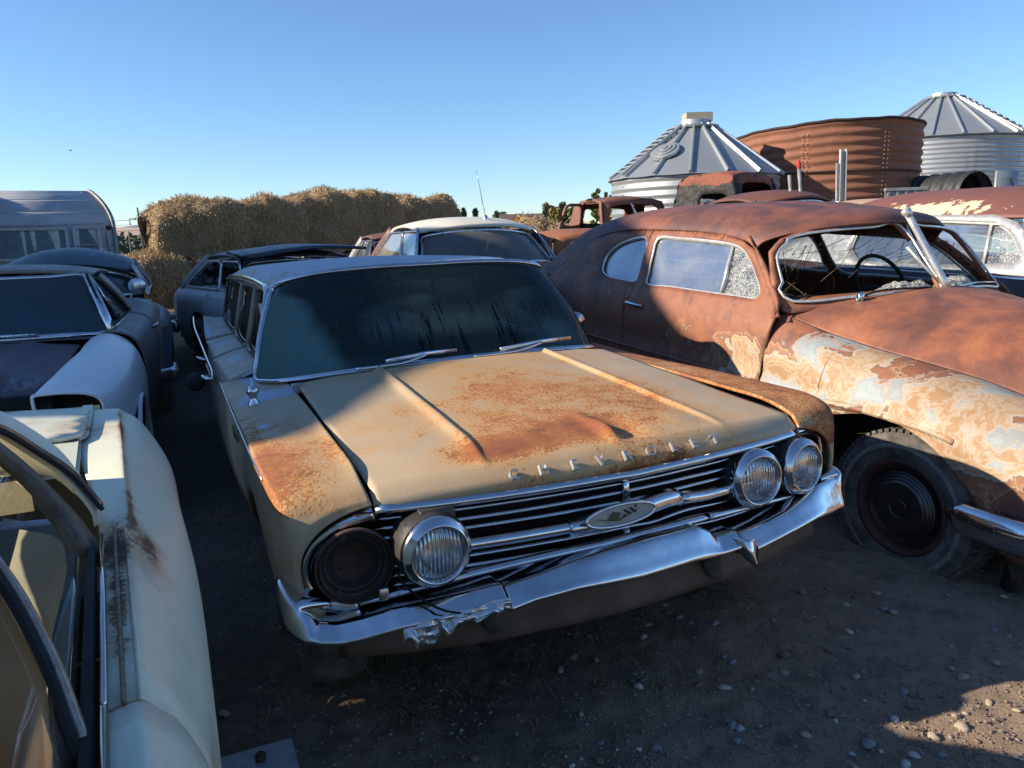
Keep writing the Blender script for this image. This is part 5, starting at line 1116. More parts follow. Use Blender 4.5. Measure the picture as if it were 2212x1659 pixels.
    obj('roof_skin', patch([fl_(q_) for q_ in [[(-.60, .3, 1.28), (-.80, .36, 1.29), (-1.1, .3, 1.28), (-1.4, .25, 1.2)], [(-.70, .1, 1.305), (-.9, .1, 1.315), (-1.1, .1, 1.31), (-1.42, .1, 1.22)], [(-.80, -.4, 1.315), (-.9, -.4, 1.325), (-1.1, -.4, 1.32), (-1.42, -.4, 1.24)], [(-.84, -1.6, 1.315), (-.9, -1.6, 1.32), (-1.1, -1.6, 1.32), (-1.42, -1.6, 1.24)]]], 4, 4), CR, t, thick=.01, masks=mk)
    RC = simple('copper_drip_rail', (.40, .20, .11), (.20, .10, .06), .35, .6, sc=30)
    dp = cr([(a + .012, b + .0, c + .002) for a, b, c in drip[1:]], 6)
    obj('drip_rail', sweep(dp, [(-.009, -.004), (.006, -.008), (.009, .004), (-.004, .008)], up=(1, 0, .6)), RC, t)
    obj('drip_gutter', sweep([p + np.array([.002, -.012, -.004]) for p in dp], rrect(.016, .008), up=(1, 0, .6)), BLACK, t)
    obj('far_side', func_grid(np.linspace(-2.6, 1.36, 12), np.linspace(0, 1, 6), lambda y, v: (-1.66 - .06 * math.sin(v * 3), y, .22 + .74 * v)), CR, t, masks=mk)
    # window: dark channel, bright edge, panes
    k = .75; P = lambda y, z, o=0: (-(z - .95) * k - .006 + o, y, z)
    ch = [(-.10, .96), (-.055, .975), (.0, 1.01), (.03, 1.05), (.05, 1.10), (.03, 1.17), (-.06, 1.235), (-.25, 1.29), (-.6, 1.31), (-1.1, 1.31)]
    ch = [(y, z if z < 1.16 else 1.16 + (z - 1.16) * .45) for y, z in ch]; pth = cr([P(y, z) for y, z in ch], 6)
    obj('window_channel', sweep(pth, [(-.038, -.01), (.036, -.014), (.040, .004), (-.034, .008)], up=(1, 0, .75)), simple('weathered_channel', (.07, .05, .032), (.16, .12, .075), .7, sc=22, bump=.4), t)
    obj('sill_channel', sweep([P(y, .957) for y in (-.09, -.4, -.9, -1.6)], rrect(.014, .024), up=(0, 0, 1)), BLACK, t)
    obj('belt_strip', sweep([(.006, y, .968) for y in (-.05, -.25, -.628)], [(-.003, -.006), (.003, -.006), (.003, .006), (-.003, .006)], up=(0, 0, 1)), CHROME, t)
    obj('belt_strip', sweep([(.006, y, .968) for y in (-.636, -.9, -1.6)], [(-.003, -.006), (.003, -.006), (.003, .006), (-.003, .006)], up=(0, 0, 1)), CHROME, t)
    obj('belt_bead', tube([(.044, y, .964) for y in (-.02, -.4, -.628)], .0035, 6), CR, t, masks=mk)
    obj('belt_bead', tube([(.026, y, .9635) for y in (.0, -.4, -.628)], .003, 6), simple('bead_rust', (.20, .09, .045), (.30, .27, .2), .8, sc=60), t)
    bar = [P(-.30, 1.20, .004), P(-.41, 1.08, .004), P(-.54, 1.01, .004), P(-.68, .965, .004)]
    obj('window_bar', sweep(cr(bar, 5), [(-.006, -.004), (.006, -.004), (.004, .005), (-.004, .005)], up=(1, 0, .75)), simple('tarnished_bar', (.42, .27, .18), (.5, .45, .4), .3, .6, sc=60), t)
    obj('bar_rubber', sweep([p + np.array([-.004, -.018, -.006]) for p in cr(bar, 5)], rrect(.015, .010), up=(1, 0, .75)), BLACK, t)
    gp = [(-.12, .965), (-.06, 1.0), (-.02, 1.06), (-.04, 1.15), (-.12, 1.21), (-.3, 1.26), (-.31, 1.19), (-.41, 1.075), (-.54, 1.005), (-.66, .965)]
    GL = glass_dirty('clear_side_glass', (.80, .82, .72), (.30, .30, .24), .25, .01, .45, .8, False, 4, .03)
    obj('quarter_pane', hpanel(gp, [], lambda y, z: P(y, z, -.006), .05), GL, t, masks=dict(m0=lambda P_: P_[:, 0] * 0))
    gp2 = [(-.70, .96), (-.56, 1.0), (-.43, 1.07), (-.33, 1.19), (-.33, 1.28), (-1.2, 1.3), (-1.2, .96)]
    obj('door_pane', hpanel(gp2, [], lambda y, z: P(y, z, -.012), .08), GL, t, masks=dict(m0=lambda P_: P_[:, 0] * 0))
    # inside: tan seats and trim
    TN = simple('tan_vinyl', (.46, .33, .16), (.36, .25, .12), .55, sc=5, bump=.1); TP = simple('pale_trim', (.42, .38, .28), (.34, .30, .22), .5, sc=4, bump=.1)
    obj('inner_quarter_trim', patch([[(-.05, -.1, .94), (-.07, .06, .94), (-.14, .16, .94)], [(-.10, -.16, .75), (-.11, .0, .75), (-.2, .12, .75)], [(-.10, -.3, .4), (-.12, -.1, .4), (-.25, .1, .4)]], 5, 5), TP, t)
    obj('rear_seat_back', patch([[(-.17, .06, .45), (-.45, .02, .45), (-.8, .02, .45), (-1.4, .02, .45)], [(-.17, .14, .70), (-.45, .10, .72), (-.8, .10, .72), (-1.4, .10, .72)], [(-.19, .22, .90), (-.42, .19, .96), (-.8, .19, .97), (-1.4, .19, .96)], [(-.22, .30, .93), (-.42, .28, .98), (-.8, .28, .98), (-1.4, .28, .97)]], 5, 6), TN, t, thick=.05)
    obj('rear_seat_cushion', patch([[(-.15, .1, .50), (-.8, .08, .52), (-1.4, .1, .50)], [(-.15, -.2, .50), (-.8, -.2, .53), (-1.4, -.2, .50)], [(-.15, -.45, .47), (-.8, -.45, .5), (-1.4, -.45, .47)], [(-.15, -.50, .3), (-.8, -.50, .3), (-1.4, -.5, .3)]], 5, 6), TN, t)
    obj('door_card', patch([[(-.06, -.18, .94), (-.06, -1.6, .94)], [(-.12, -.2, .7), (-.12, -1.6, .7)], [(-.12, -.3, .35), (-.12, -1.6, .35)]], 4, 4), TP, t)
    obj('front_seat_back', patch([[(-.16, -1.05, .4), (-.7, -1.05, .42), (-1.4, -1.05, .4)], [(-.16, -.93, .75), (-.7, -.93, .78), (-1.4, -.93, .75)], [(-.20, -.88, .98), (-.7, -.87, 1.03), (-1.4, -.88, .98)], [(-.22, -.96, 1.0), (-.7, -.96, 1.06), (-1.4, -.96, 1.0)]], 5, 6), TN, t)
    obj('floor_pan', box((-.75, -.6, .28), (1.5, 2.6, .03)), SEAT_M, t, smooth=False)
    obj('trunk_floor', box((-.80, .60, .24), (1.66, 1.6, .04)), SEAT_M, t, smooth=False)
    obj('parcel_shelf', patch([[(-.12, .25, .945), (-.8, .25, .955), (-1.4, .25, .945)], [(-.16, .62, .945), (-.8, .70, .955), (-1.4, .62, .945)]], 3, 5), TP, t)
    pp = thing('peeled_lining', 'torn grey scrap of headlining hanging inside the cream sedan rear window', 'torn lining', F)
    def rag(u, v): return (-.20 - .14 * u + .01 * math.sin(9 * v), .12 - .12 * u + .02 * math.sin(u * 12 + v * 4), 1.17 - (.10 + .06 * math.sin(u * 10) + .03 * math.sin(u * 23)) * v)
    obj('rag', func_grid(np.linspace(0, 1, 24), np.linspace(0, 1, 10), rag), simple('rag_cloth', (.30, .26, .20), (.12, .10, .08), .95, sc=12, bump=.6), pp)
def truck_cab(name, label, T, yaw, paint, W=.76, D=1.25, zb=1.2, zt=1.72, base=.75, door=None, group=None, seed=1, opening_w=.55, rear=.42, pit=0, zm=None, hh=None, drop=0):
    F = Frame(T, yaw, pit); t = thing(name, label, 'truck cab', F, group=group)
    mk = dict(m0=lambda P: P[:, 0] * 0 + .1 * (P[:, 2] > zt - .12), frost=lambda P: P[:, 0] * 0, m1=lambda P: P[:, 0] * 0, m2=lambda P: P[:, 0] * 0)
    lean = lambda z: .10 * (z - zb) / (zt - zb)
    sx = lambda z: W - .10 * max(0, (z - zb) / (zt - zb)) ** 1.3
    zm = zm or (zb + zt) / 2 - .03; hh = hh or (zt - zb) * .30
    for sd in (-1, 1):
        out = [(.02, base), (D, base), (D + .01, zb), (D - .08, zt - .14), (D - .3, zt - .04), (.55, zt - .02), (.28, zt - .08), (.10, zb + .02), (.0, zb - .1)]
        win = [tuple(p) for p in resample(cr([(.30, zm - hh), (.85, zm - hh), (.90, zm - hh + .06), (.86, zm + hh - .02), (.78, zm + hh), (.50, zm + hh), (.36, zm + hh - .05)], 4, True), 30)]
        hole = [win]
        if door == sd: hole = [[(.12, base + .02), (.92, base + .02), (.92, zt - .12), (.86, zt - .08), (.5, zt - .08), (.34, zt - .12), (.18, zb + .06)]]
        obj('cab_side', hpanel(out, hole, lambda a, b: (sd * sx(b), a, b), .09, flip=(sd > 0)), paint, t, thick=.03, masks=mk)
        if door == sd:
            dr = Frame((0, 0, 0)); c, s = math.cos(R(62)), math.sin(R(62))
            lift = lambda a, b: (sd * (sx(b) + (a - .12) * s), .12 - .0 + (.92 - a) * 0 + (a - .12) * c * .4 , b)
            lift = lambda a, b: (sd * (sx(b) + (.92 - a) * s), .92 - (.92 - a) * c, b)
            dp = obj('open_door', hpanel([(.13, base + .03), (.91, base + .03), (.91, zt - .14), (.84, zt - .09), (.5, zt - .09), (.33, zt - .14), (.19, zb + .05)], [win], lift, .09), paint, t, thick=.05, masks=mk)
            obj('door_handle', tube([lift(.30, zb - .08), tuple(np.array(lift(.18, zb - .08)) + np.array([0, -.05, 0]))], .018), CHROME, dp)
    wl = lambda a, b: (a, .0 + .34 * max(0, (b - zb + .02)) + .14 * (a / W) ** 2, b)
    op = [tuple(p) for p in resample(cr([(-opening_w, zb + .05), (0, zb + .06), (opening_w, zb + .05), (opening_w + .03, zb + .16), (opening_w - .05, zt - .17 - drop), (0, zt - .13 - drop), (-opening_w + .05, zt - .17 - drop), (-opening_w - .03, zb + .16)], 4, True), 50)]
    obj('windscreen_frame', hpanel([(-W + .01, base), (W - .01, base), (W - .0, zb), (W - .09, zt - .07), (.4, zt - .02), (-.4, zt - .02), (-W + .09, zt - .07), (-W, zb)], [op], wl, .09), paint, t, thick=.03, masks=mk)
    rl = lambda a, b: (a, D + .02 - .10 * max(0, b - zb) - .10 * (a / W) ** 2, b)
    rw = [tuple(p) for p in resample(cr([(-rear, zm - hh + .02), (rear, zm - hh + .02), (rear + .05, zm), (rear, zm + hh - .04), (-rear, zm + hh - .04), (-rear - .05, zm)], 4, True), 40)]
    obj('cab_back', hpanel([(-W, base), (W, base), (W, zb), (W - .09, zt - .1), (-W + .09, zt - .1), (-W, zb)], [rw], rl, .09, flip=True), paint, t, thick=.03, masks=mk)
    def roof(u, v):
        x = u * (W - .085); y = .20 + .14 * u * u * (1 - v) + (D - .20 - .04) * v - .08 * u * u * v; q = max(abs(u), abs(2 * v - 1)); return (x, y, zt - .11 + .13 * (1 - abs(u) ** 2.6) * (1 - abs(2 * v - 1) ** 2.6) ** .5 + .02)
    obj('roof', func_grid(np.linspace(-1, 1, 33), np.linspace(0, 1, 33), roof), paint, t, thick=.02, masks=mk)
    obj('seat_back', box((0, D - .28, zb - .15), (W * 1.7, .14, .5)), SEAT_M, t, smooth=False)
    obj('cab_floor', box((0, D / 2, base + .02), (W * 1.8, D, .03)), DARK_RUST, t, smooth=False)
    return t, F
def others():
    CREAMR = body_paint('cream_roof_paint', (.70, .68, .58), (.60, .57, .47), -.38, 1.2, .4, speck=.5, rust=((.35, .2, .08), (.2, .1, .05), (.1, .06, .04)))
    RB = body_paint('red_brown_body', (.17, .065, .045), (.10, .045, .037), -.3, 1, .6, speck=.2)
    RB2 = body_paint('orange_rust_body', (.33, .125, .05), (.20, .075, .04), -.3, 1.6, .75, speck=.3)
    BLUE = body_paint('slate_blue_paint', (.075, .125, .16), (.055, .09, .12), -.5, 1, .4, speck=.2, frost=(.25, .32, .38))
    WHT = body_paint('dirty_white_body', (.36, .36, .36), (.26, .26, .27), -.42, 1, .5)
    NAVY = body_paint('navy_wreck_paint', (.035, .045, .07), (.02, .025, .04), -.4, 1, .4)
    MINT = body_paint('mint_body', (.38, .50, .42), (.30, .42, .36), -.30, 1.2, .5)
    z = lambda P: P[:, 0] * 0
    # cream roofed sedan behind the wagon
    t, F = gen_car('roofed_sedan', 'red brown sedan with cream roof and whip antenna, behind the tan wagon', (-.12, 8.15, .10), 21, RB, roofp=CREAMR, hoodp=RB, w=.95, zb=1.06, zr=1.545, zh=1.0, wsb=.0, wst=.42, rt=2.2, rb=2.8, xr=.66, xb=.80, L=(-1.75, 3.6), round_=.5, glass=glass_dirty('hazy_windshield', (.20, .22, .24), (.23, .22, .21), .75, .04, .30, .7, False, 2.0, .3), trim=CHROME_D, pit=0)
    obj('antenna_mount', lathe([(.03, 0), (.03, .02), (.015, .05), (.001, .055)], 12, axisM((.10, .62, 1.555), (0, 0, 1))), CHROME_D, t)
    obj('whip_antenna', tube([(.10, .62, 1.58), (.07, .62, 1.72), (.03, .60, 1.93), (-.005, .60, 2.09)], [.007, .006, .004, .002], 6), CHROME, t)
    obj('hood_ornament', G().add(sweep([(.18, -.55, 1.035), (.30, -1.1, 1.03), (.42, -.55, 1.035)], rrect(.012, .014))), CHROME, t)
    # round roofed blue car and the little round mirror on its door
    t, F = gen_car('round_roof_sedan', 'slate blue sedan with rounded roof, behind the grey hardtop by the trailer', (-4.30, 7.35, -.07), 24, BLUE, w=.90, zb=1.02, zr=1.475, zh=1.0, wsb=0, wst=.34, rt=1.5, rb=2.5, xr=.56, xb=.70, L=(-1.5, 3.0), round_=1.0, roof_crown=.10, glass=glass_dirty('dark_blue_glass', (.08, .12, .15), (.06, .09, .11), .6, .03, .35, .7, False, 2, .2), trim=BRIGHT)
    q = WF.Y((296, 618), 6.9); q = F.M.T @ (q - F.T)
    obj('side_mirror', lathe([(.001, -.05), (.04, -.045), (.065, -.02), (.075, .005), (.07, .01), (.001, .008)], 20, axisM(q, (.1, -1, 0))), CHROME_D, t)
    obj('mirror_arm', tube(cr([q + np.array([0, .02, -.02]), q + np.array([-.05, .02, -.07]), q + np.array([-.07, .02, -.16]), q + np.array([-.07, .03, -.30])], 4), .010), CHROME_D, t)
    # white wreck and navy wreck near the hay
    t, F = gen_car('white_wreck', 'dirty white stripped coupe without glass, furthest left of the wrecks by the hay', (-2.60, 9.5, -.06), 40, WHT, w=.90, zb=.90, zr=1.27, L=(-.4, 2.8), rt=1.6, rb=2.1, side_glass=False, missing=('windshield', 'rear_window'), trim=BLACK, seed=4, xl=1)
    t, F = gen_car('navy_wreck', 'dark stripped car with its front end gone and a pale door, behind the tan wagon', (-2.05, 8.3, -.02), 38, WHT, hoodp=NAVY, roofp=NAVY, w=.93, zb=.95, zr=1.36, L=(-.4, 2.7), wst=.5, rt=2.0, rb=2.5, side_glass=False, missing=('windshield', ('front_fender', -1)), trim=CHROME_D, seed=5)
    obj('pale_door_skin', patch([[(-.90, .05, .92), (-.89, 1.05, .94)], [(-.965, .03, .7), (-.965, 1.05, .7)], [(-.92, .1, .3), (-.92, 1.05, .3)]], 5, 4), WHT, t, thick=.02, masks=dict(m0=lambda P: .7 * np.clip((.62 - P[:, 1]) * 4, 0, 1), frost=z), label='pale door with a rusty front half')
    lid = obj('raised_panel', patch([[(-.72, .1, 1.32), (0, .1, 1.40), (.62, .1, 1.38)], [(-.70, .9, 1.37), (0, .9, 1.43), (.62, .9, 1.41)]], 3, 5), NAVY, t, thick=.03, masks=dict(m0=z, frost=z))
    gen_car('rust_roof_car', 'low car with rust red roof, showing just over the wagon roof before the hay', (-1.45, 12.4, .02), 20, WHT, roofp=RB, w=.92, zb=1.05, zr=1.50, L=(-1.5, 3.0), wst=.5, rt=1.9, rb=2.4, trim=CHROME_D)
    # two tone car beyond the coupe
    CRR = body_paint('rust_roof_worn_cream', (.20, .075, .055), (.14, .06, .05), -.3, 1, .6, speck=.2, stretch=(1, 1, 1), patches=([(0, (.15, .06, .05), 0), (.50, (.15, .06, .05), 0), (.54, (.62, .50, .33), 1), (1, (.66, .56, .38), 1)],))
    DKB = body_paint('dark_brown_body', (.075, .045, .045), (.05, .032, .035), -.4, 1, .4)
    def km1(P): return .62 * np.exp(-((P[:, 0] + .60) / .16) ** 2) * (P[:, 2] > 1.4) * (.7 + .45 * np.sin(P[:, 1] * 3.2 + 1.2))
    mkk = dict(m0=z, m1=km1, m2=z, frost=z)
    KF = Frame((4.79, 4.58, 0), 23.8, 1.5)
    t = thing('two_tone_sedan', 'dark brown sedan with rust and cream streaked roof and bright window trim, at right edge', 'car', KF)
    Kp = lambda q, x: KF.X(c7(*q), x)
    ksx = lambda z_: -(.87 - .20 * max(0, (z_ - 1.08)) / .42)
    kw = [tuple(KF.hit(c7(*q), 0, lambda y, z_: ksx(z_))[1:]) for q in [(760, 640), (1520, 636), (1660, 668), (1800, 752), (1900, 880), (1980, 1060), (2020, 1180), (1985, 1245), (1900, 1275), (1400, 1290), (1250, 1300), (900, 1300)]]
    kw[0] = (2.55, kw[0][1]); kw[-1] = (2.55, kw[-1][1]); kw = [tuple(p) for p in resample(cr(kw, 3, True), 70)]
    L_ = lambda a, b, o=0: (ksx(b) - o, a, b)
    out = [(1.02, 1.06), (1.08, 1.16), (1.18, 1.33), (1.32, 1.44), (1.5, 1.49), (2.9, 1.49), (3.4, 1.25), (3.6, 1.06)]
    obj('door_frame', hpanel(out, [kw], lambda a, b: L_(a, b), .07), BRIGHT, t, thick=.02)
    for o_, w_ in ((.010, .016), (.02, .010)):
        c_ = np.mean(kw, 0); obj('window_trim', sweep([L_(c_[0] + (a - c_[0]) * (1 + (o_ - .01) * 6), c_[1] + (b - c_[1]) * (1 + (o_ - .01) * 14), .006) for a, b in kw], rrect(w_, .014), up=(-1, 0, 0), closed=True), BRIGHT, t)
    vb = [KF.hit(c7(*q), 0, lambda y, z_: ksx(z_)) for q in [(1535, 636), (1395, 1290)]]
    obj('vent_bar', sweep([v + np.array([-.008, 0, 0]) for v in vb], rrect(.022, .012), up=(-1, 0, 0)), BRIGHT, t)
    f = lambda b: vb[0][1] + (vb[1][1] - vb[0][1]) * (b - vb[0][2]) / (vb[1][2] - vb[0][2])
    def order(P):
        P = np.array(P); c = P.mean(0); return P[np.argsort(np.arctan2(P[:, 1] - c[1], P[:, 0] - c[0]))]
    ve = order([p for p in kw if p[0] < f(p[1])] + [tuple(v[1:]) for v in vb]); ma = order([p for p in kw if p[0] >= f(p[1])] + [tuple(v[1:]) for v in vb])
    obj('window_pane', hpanel(ma, [], lambda a, b: L_(a, b, -.012), .1), GLASS_DUSTY, t, masks=dict(m0=z)); obj('vent_pane', hpanel(ve, [], lambda a, b: L_(a, b, -.012), .1), GLASS_CRAZED, t, masks=dict(m0=z))
    def kr(u, v):
        y = .82 + .35 * u * u + (3.3 - .82 - .35 * u * u) * v; q = abs(2 * v - 1); hgt = float(interp([.8, 1.1, 1.5, 2.2, 2.9, 3.4], [1.50, 1.60, 1.69, 1.71, 1.66, 1.50])(y)); return (u * .685, y, 1.485 - .10 * (max(0, 1.3 - y) / .4) ** 1.3 + (hgt - 1.485) * (1 - abs(u) ** 2.3))
    obj('roof', func_grid(np.linspace(-1, 1, 45), np.linspace(0, 1, 45), kr), CRR, t, thick=.02, masks=mkk)
    for sd in (-1, 1):
        rows = [[(sd * .78, y, 1.085), (sd * .87, y, 1.075), (sd * .93, y, 1.0), (sd * .97, y, .86), (sd * .97, y, .6), (sd * .92, y, .3)] for y in (-1.5, -.8, 0, .9, 1.8, 2.7, 3.6, 4.4)]
        rows[0] = [(a * .85, b, c * .80) for a, b, c in rows[0]]; rows[1] = [(a * .96, b, c * .9) for a, b, c in rows[1]]; rows[2] = [(a, b, c * .95) for a, b, c in rows[2]]; rows[-1] = [(a * .8, b, c * .85) for a, b, c in rows[-1]]
        obj('body_side', patch(rows, 5, 5, flip=(sd < 0)), DKB, t, thick=.015, masks=mkk)
        obj('belt_moulding', sweep([(sd * (.90), y, 1.06) for y in (.9, 1.8, 2.7, 3.6)], rrect(.02, .03), up=(0, 0, 1)), CHROME, t)
        obj('front_pillar', sweep([(sd * .84, .78, 1.08), (sd * .78, 1.0, 1.3), (sd * .69, 1.25, 1.47)], rrect(.06, .04)), BRIGHT, t)
        for ya in (-.4, 3.3): wheel(t, (sd * .83, ya, .32), sd, .35, .18, n=24)
    obj('hood', func_grid(np.linspace(-1, 1, 20), np.linspace(-1.5, .75, 20), lambda u, y: (u * .80, y, 1.09 + .04 * (1 - u * u) - .22 * max(0, -y) ** 1.4 * .5)), CRR, t, masks=mkk)
    obj('trunk_lid', func_grid(np.linspace(-1, 1, 14), np.linspace(3.2, 4.4, 10), lambda u, y: (u * .80, y, 1.09 + .06 * (1 - u * u) - .12 * (y - 3.2))), DKB, t, masks=mkk)
    obj('seat', patch([[(-.7, 2.0, .5), (.7, 2.0, .5)], [(-.68, 2.2, 1.12), (.68, 2.2, 1.12)]], 3, 4), simple('torn_red_seat', (.20, .09, .06), (.08, .05, .04), .9, sc=9, bump=.5), t, thick=.12)
    obj('windshield', patch([[(-.78, .82, 1.10), (0, .62, 1.13), (.78, .82, 1.10)], [(-.66, 1.20, 1.44), (0, .90, 1.52), (.66, 1.20, 1.44)]], 4, 5), GLASS_DUSTY, t, masks=dict(m0=z))
    # mint car and others seen through the coupe and over it
    gen_car('mint_sedan', 'mint green sedan with a rusty roof, seen through the open windows of the rusty coupe', (4.15, 8.3, .12), 24, MINT, roofp=RB, w=.95, zb=1.05, zr=1.60, zh=1.0, L=(-1.7, 3.2), wst=.5, rt=2.1, rb=2.7, xr=.66, xb=.8, round_=.4, trim=CHROME_D)
    gen_car('red_roof_sedan', 'sedan whose smooth red brown roof shows just over the coupe roof', (4.75, 11.3, .36), 20, RB, w=.95, zb=1.1, zr=1.66, L=(-1.7, 3.2), wst=.5, rt=2.3, rb=2.8, xr=.72, xb=.82, round_=.9, roof_crown=.09)
    gen_car('pale_roof_sedan', 'sedan with a pale orange roof low in front of the brown tank', (6.6, 11.8, .20), 20, MINT, roofp=body_paint('pale_rust_roof', (.50, .36, .26), (.36, .20, .13), -.35, 1.5, .6), w=.95, zb=1.1, zr=1.66, L=(-1.7, 3.2), wst=.5, rt=2.3, rb=2.8, xr=.74, xb=.84, round_=.5)
    CAB = body_paint('rusty_cab_steel', (.20, .085, .055), (.12, .055, .042), -.3, 1.5, .65, speck=.3)
    t, F = truck_cab('open_door_cab', 'rusty pickup cab with its door hanging open, in front of the bushes', (2.45, 14.2, .33), 26, CAB, W=.74, D=1.3, zb=1.22, zt=1.78, door=-1)
    obj('hood', patch([[(-.6, -.75, 1.02), (0, -.8, 1.12), (.6, -.75, 1.02)], [(-.66, -.3, 1.12), (0, -.3, 1.23), (.66, -.3, 1.12)], [(-.70, .06, 1.16), (0, 0, 1.27), (.70, .06, 1.16)]], 4, 5), body_paint('cab_hood_worn', (.42, .33, .25), (.25, .12, .08), -.3, 2, .6), t, thick=.02, masks=dict(m0=z, frost=z))
    obj('windscreen_post', sweep([(.04, .02, 1.28), (-.10, .18, 1.66)], rrect(.05, .03)), BRIGHT, t)
    obj('front_fender', patch([[(-1.0, -.9, .62), (-.98, -.6, .98), (-.92, -.2, 1.04), (-.85, .1, .9)], [(-.62, -.9, .62), (-.62, -.6, 1.0), (-.62, -.2, 1.07), (-.66, .1, .95)]], 4, 5), body_paint('cream_wing', (.66, .60, .48), (.55, .45, .33), -.4, 2, .5), t, thick=.02, masks=dict(m0=z, frost=z), label='cream front fender lying loose')
    BLK = body_paint('black_and_red_cab', (.012, .012, .013), (.020, .019, .017), -.12, 1.6, .75, speck=.2, chalk=.2, rust=((.25, .08, .045), (.19, .062, .042), (.12, .04, .035)))
    t, F = truck_cab('raised_cab', 'black and red rusted truck cab standing high before the left grain bin', (4.72, 14.1, .60), 44, BLK, W=.80, D=1.45, zb=1.24, zt=1.90, seed=3, rear=.5, zm=1.40, hh=.11, drop=.06)
    for o in t.children:
        if 'm0' in o.data.attributes: o.data.attributes['m0'].data.foreach_set('value', [.75 if v.co.z > 1.72 else (.75 if v.co.z > 1.66 else .1) for v in o.data.vertices])
    # orange wreck with the sprung window frame
    t, F = truck_cab('orange_wreck', 'orange rust car shell with a leaning door frame, between the cab and the coupe', (1.28, 9.3, -.03), 26, RB2, W=.78, D=1.6, zb=1.10, zt=1.53, base=.5, seed=5, opening_w=.6)
    s = thing('scrap_heap', 'heap of bent rusty strips and tubes beside the orange wreck', 'scrap metal', None, (.72, 8.7, 0))
    g = G()
    for k in range(70):
        c = np.array([rnd.uniform(-.7, .8), rnd.uniform(-.5, .9), rnd.uniform(.45, 1.0)]); a_ = rnd.uniform(-.5, .7); d = np.array([math.cos(a_), rnd.uniform(-.4, .4), rnd.uniform(-.35, .35)]) * rnd.uniform(.2, .55)
        g.add(sweep([c - d, c + np.array([0, 0, rnd.uniform(-.05, .08)]), c + d], rrect(rnd.uniform(.015, .07), rnd.uniform(.008, .02)), up=(0, rnd.random(), 1)))
    obj('rusty_strips', g, RB2, s, kind='stuff', masks=dict(m0=z, frost=z))
# ------------------------------------------------------------------ bins, trailer, hay, trees
def galv():
    s = NT('galvanised_sheet'); n = s.noise(2.2, 6, .6); v = s.n('TexVoronoi'); v.inputs['Scale'].default_value = 60; s.l(s.co, v.inputs[0]); st = s.noise(3, 6, .6, stretch=(1, 1, .15))
    c = s.mix(s.ramp(n, [(.3, 0.), (.7, 1.)]), (.40, .43, .45), (.30, .33, .35)); c = s.mix(s.math('MULTIPLY', v.outputs['Distance'], .35), c, (.24, .26, .28)); c = s.mix(s.ramp(st, [(.6, 0.), (.78, .5)]), c, (.22, .17, .13))
    return s.bsdf(c, s.ramp(n, [(.3, .38), (.7, .55)]), .55, s.bump(n, .2, .02))
def rusty_wall():
    s = NT('rusted_corrugated'); n = s.noise(1.3, 8, .62, stretch=(1, 1, .5)); n2 = s.noise(6, 8, .65, stretch=(1, 1, 2)); n3 = s.noise(40, 4)
    c = s.ramp(n, [(.3, (.14, .054, .036)), (.5, (.21, .080, .044)), (.7, (.115, .048, .036))]); c = s.mix(s.ramp(n2, [(.5, 0.), (.72, .7)]), c, (.12, .05, .035)); c = s.mix(s.math('MULTIPLY', n3, .25), c, (.42, .2, .1))
    return s.bsdf(c, .8, 0.0, s.bump(n2, .3, .01))
GALV, RWALL = galv(), rusty_wall()
BOLT = simple('zinc_bolt', (.3, .3, .3), rough=.5, metal=.6)
def bin_wall(Rr, z0, z1, pitch, amp, seg=128, rim=None, bmp=1.0):
    zs = np.arange(z0, z1 + .001, pitch / 8)
    return func_grid(np.linspace(0, 2 * math.pi, seg + 1), zs, lambda a, z: ((Rr + amp * math.sin(2 * math.pi * z / pitch)) * math.cos(a), (Rr + amp * math.sin(2 * math.pi * z / pitch)) * math.sin(a), z + (rim(a) * max(0, (z - z0) / (z1 - z0)) if rim else 0)))
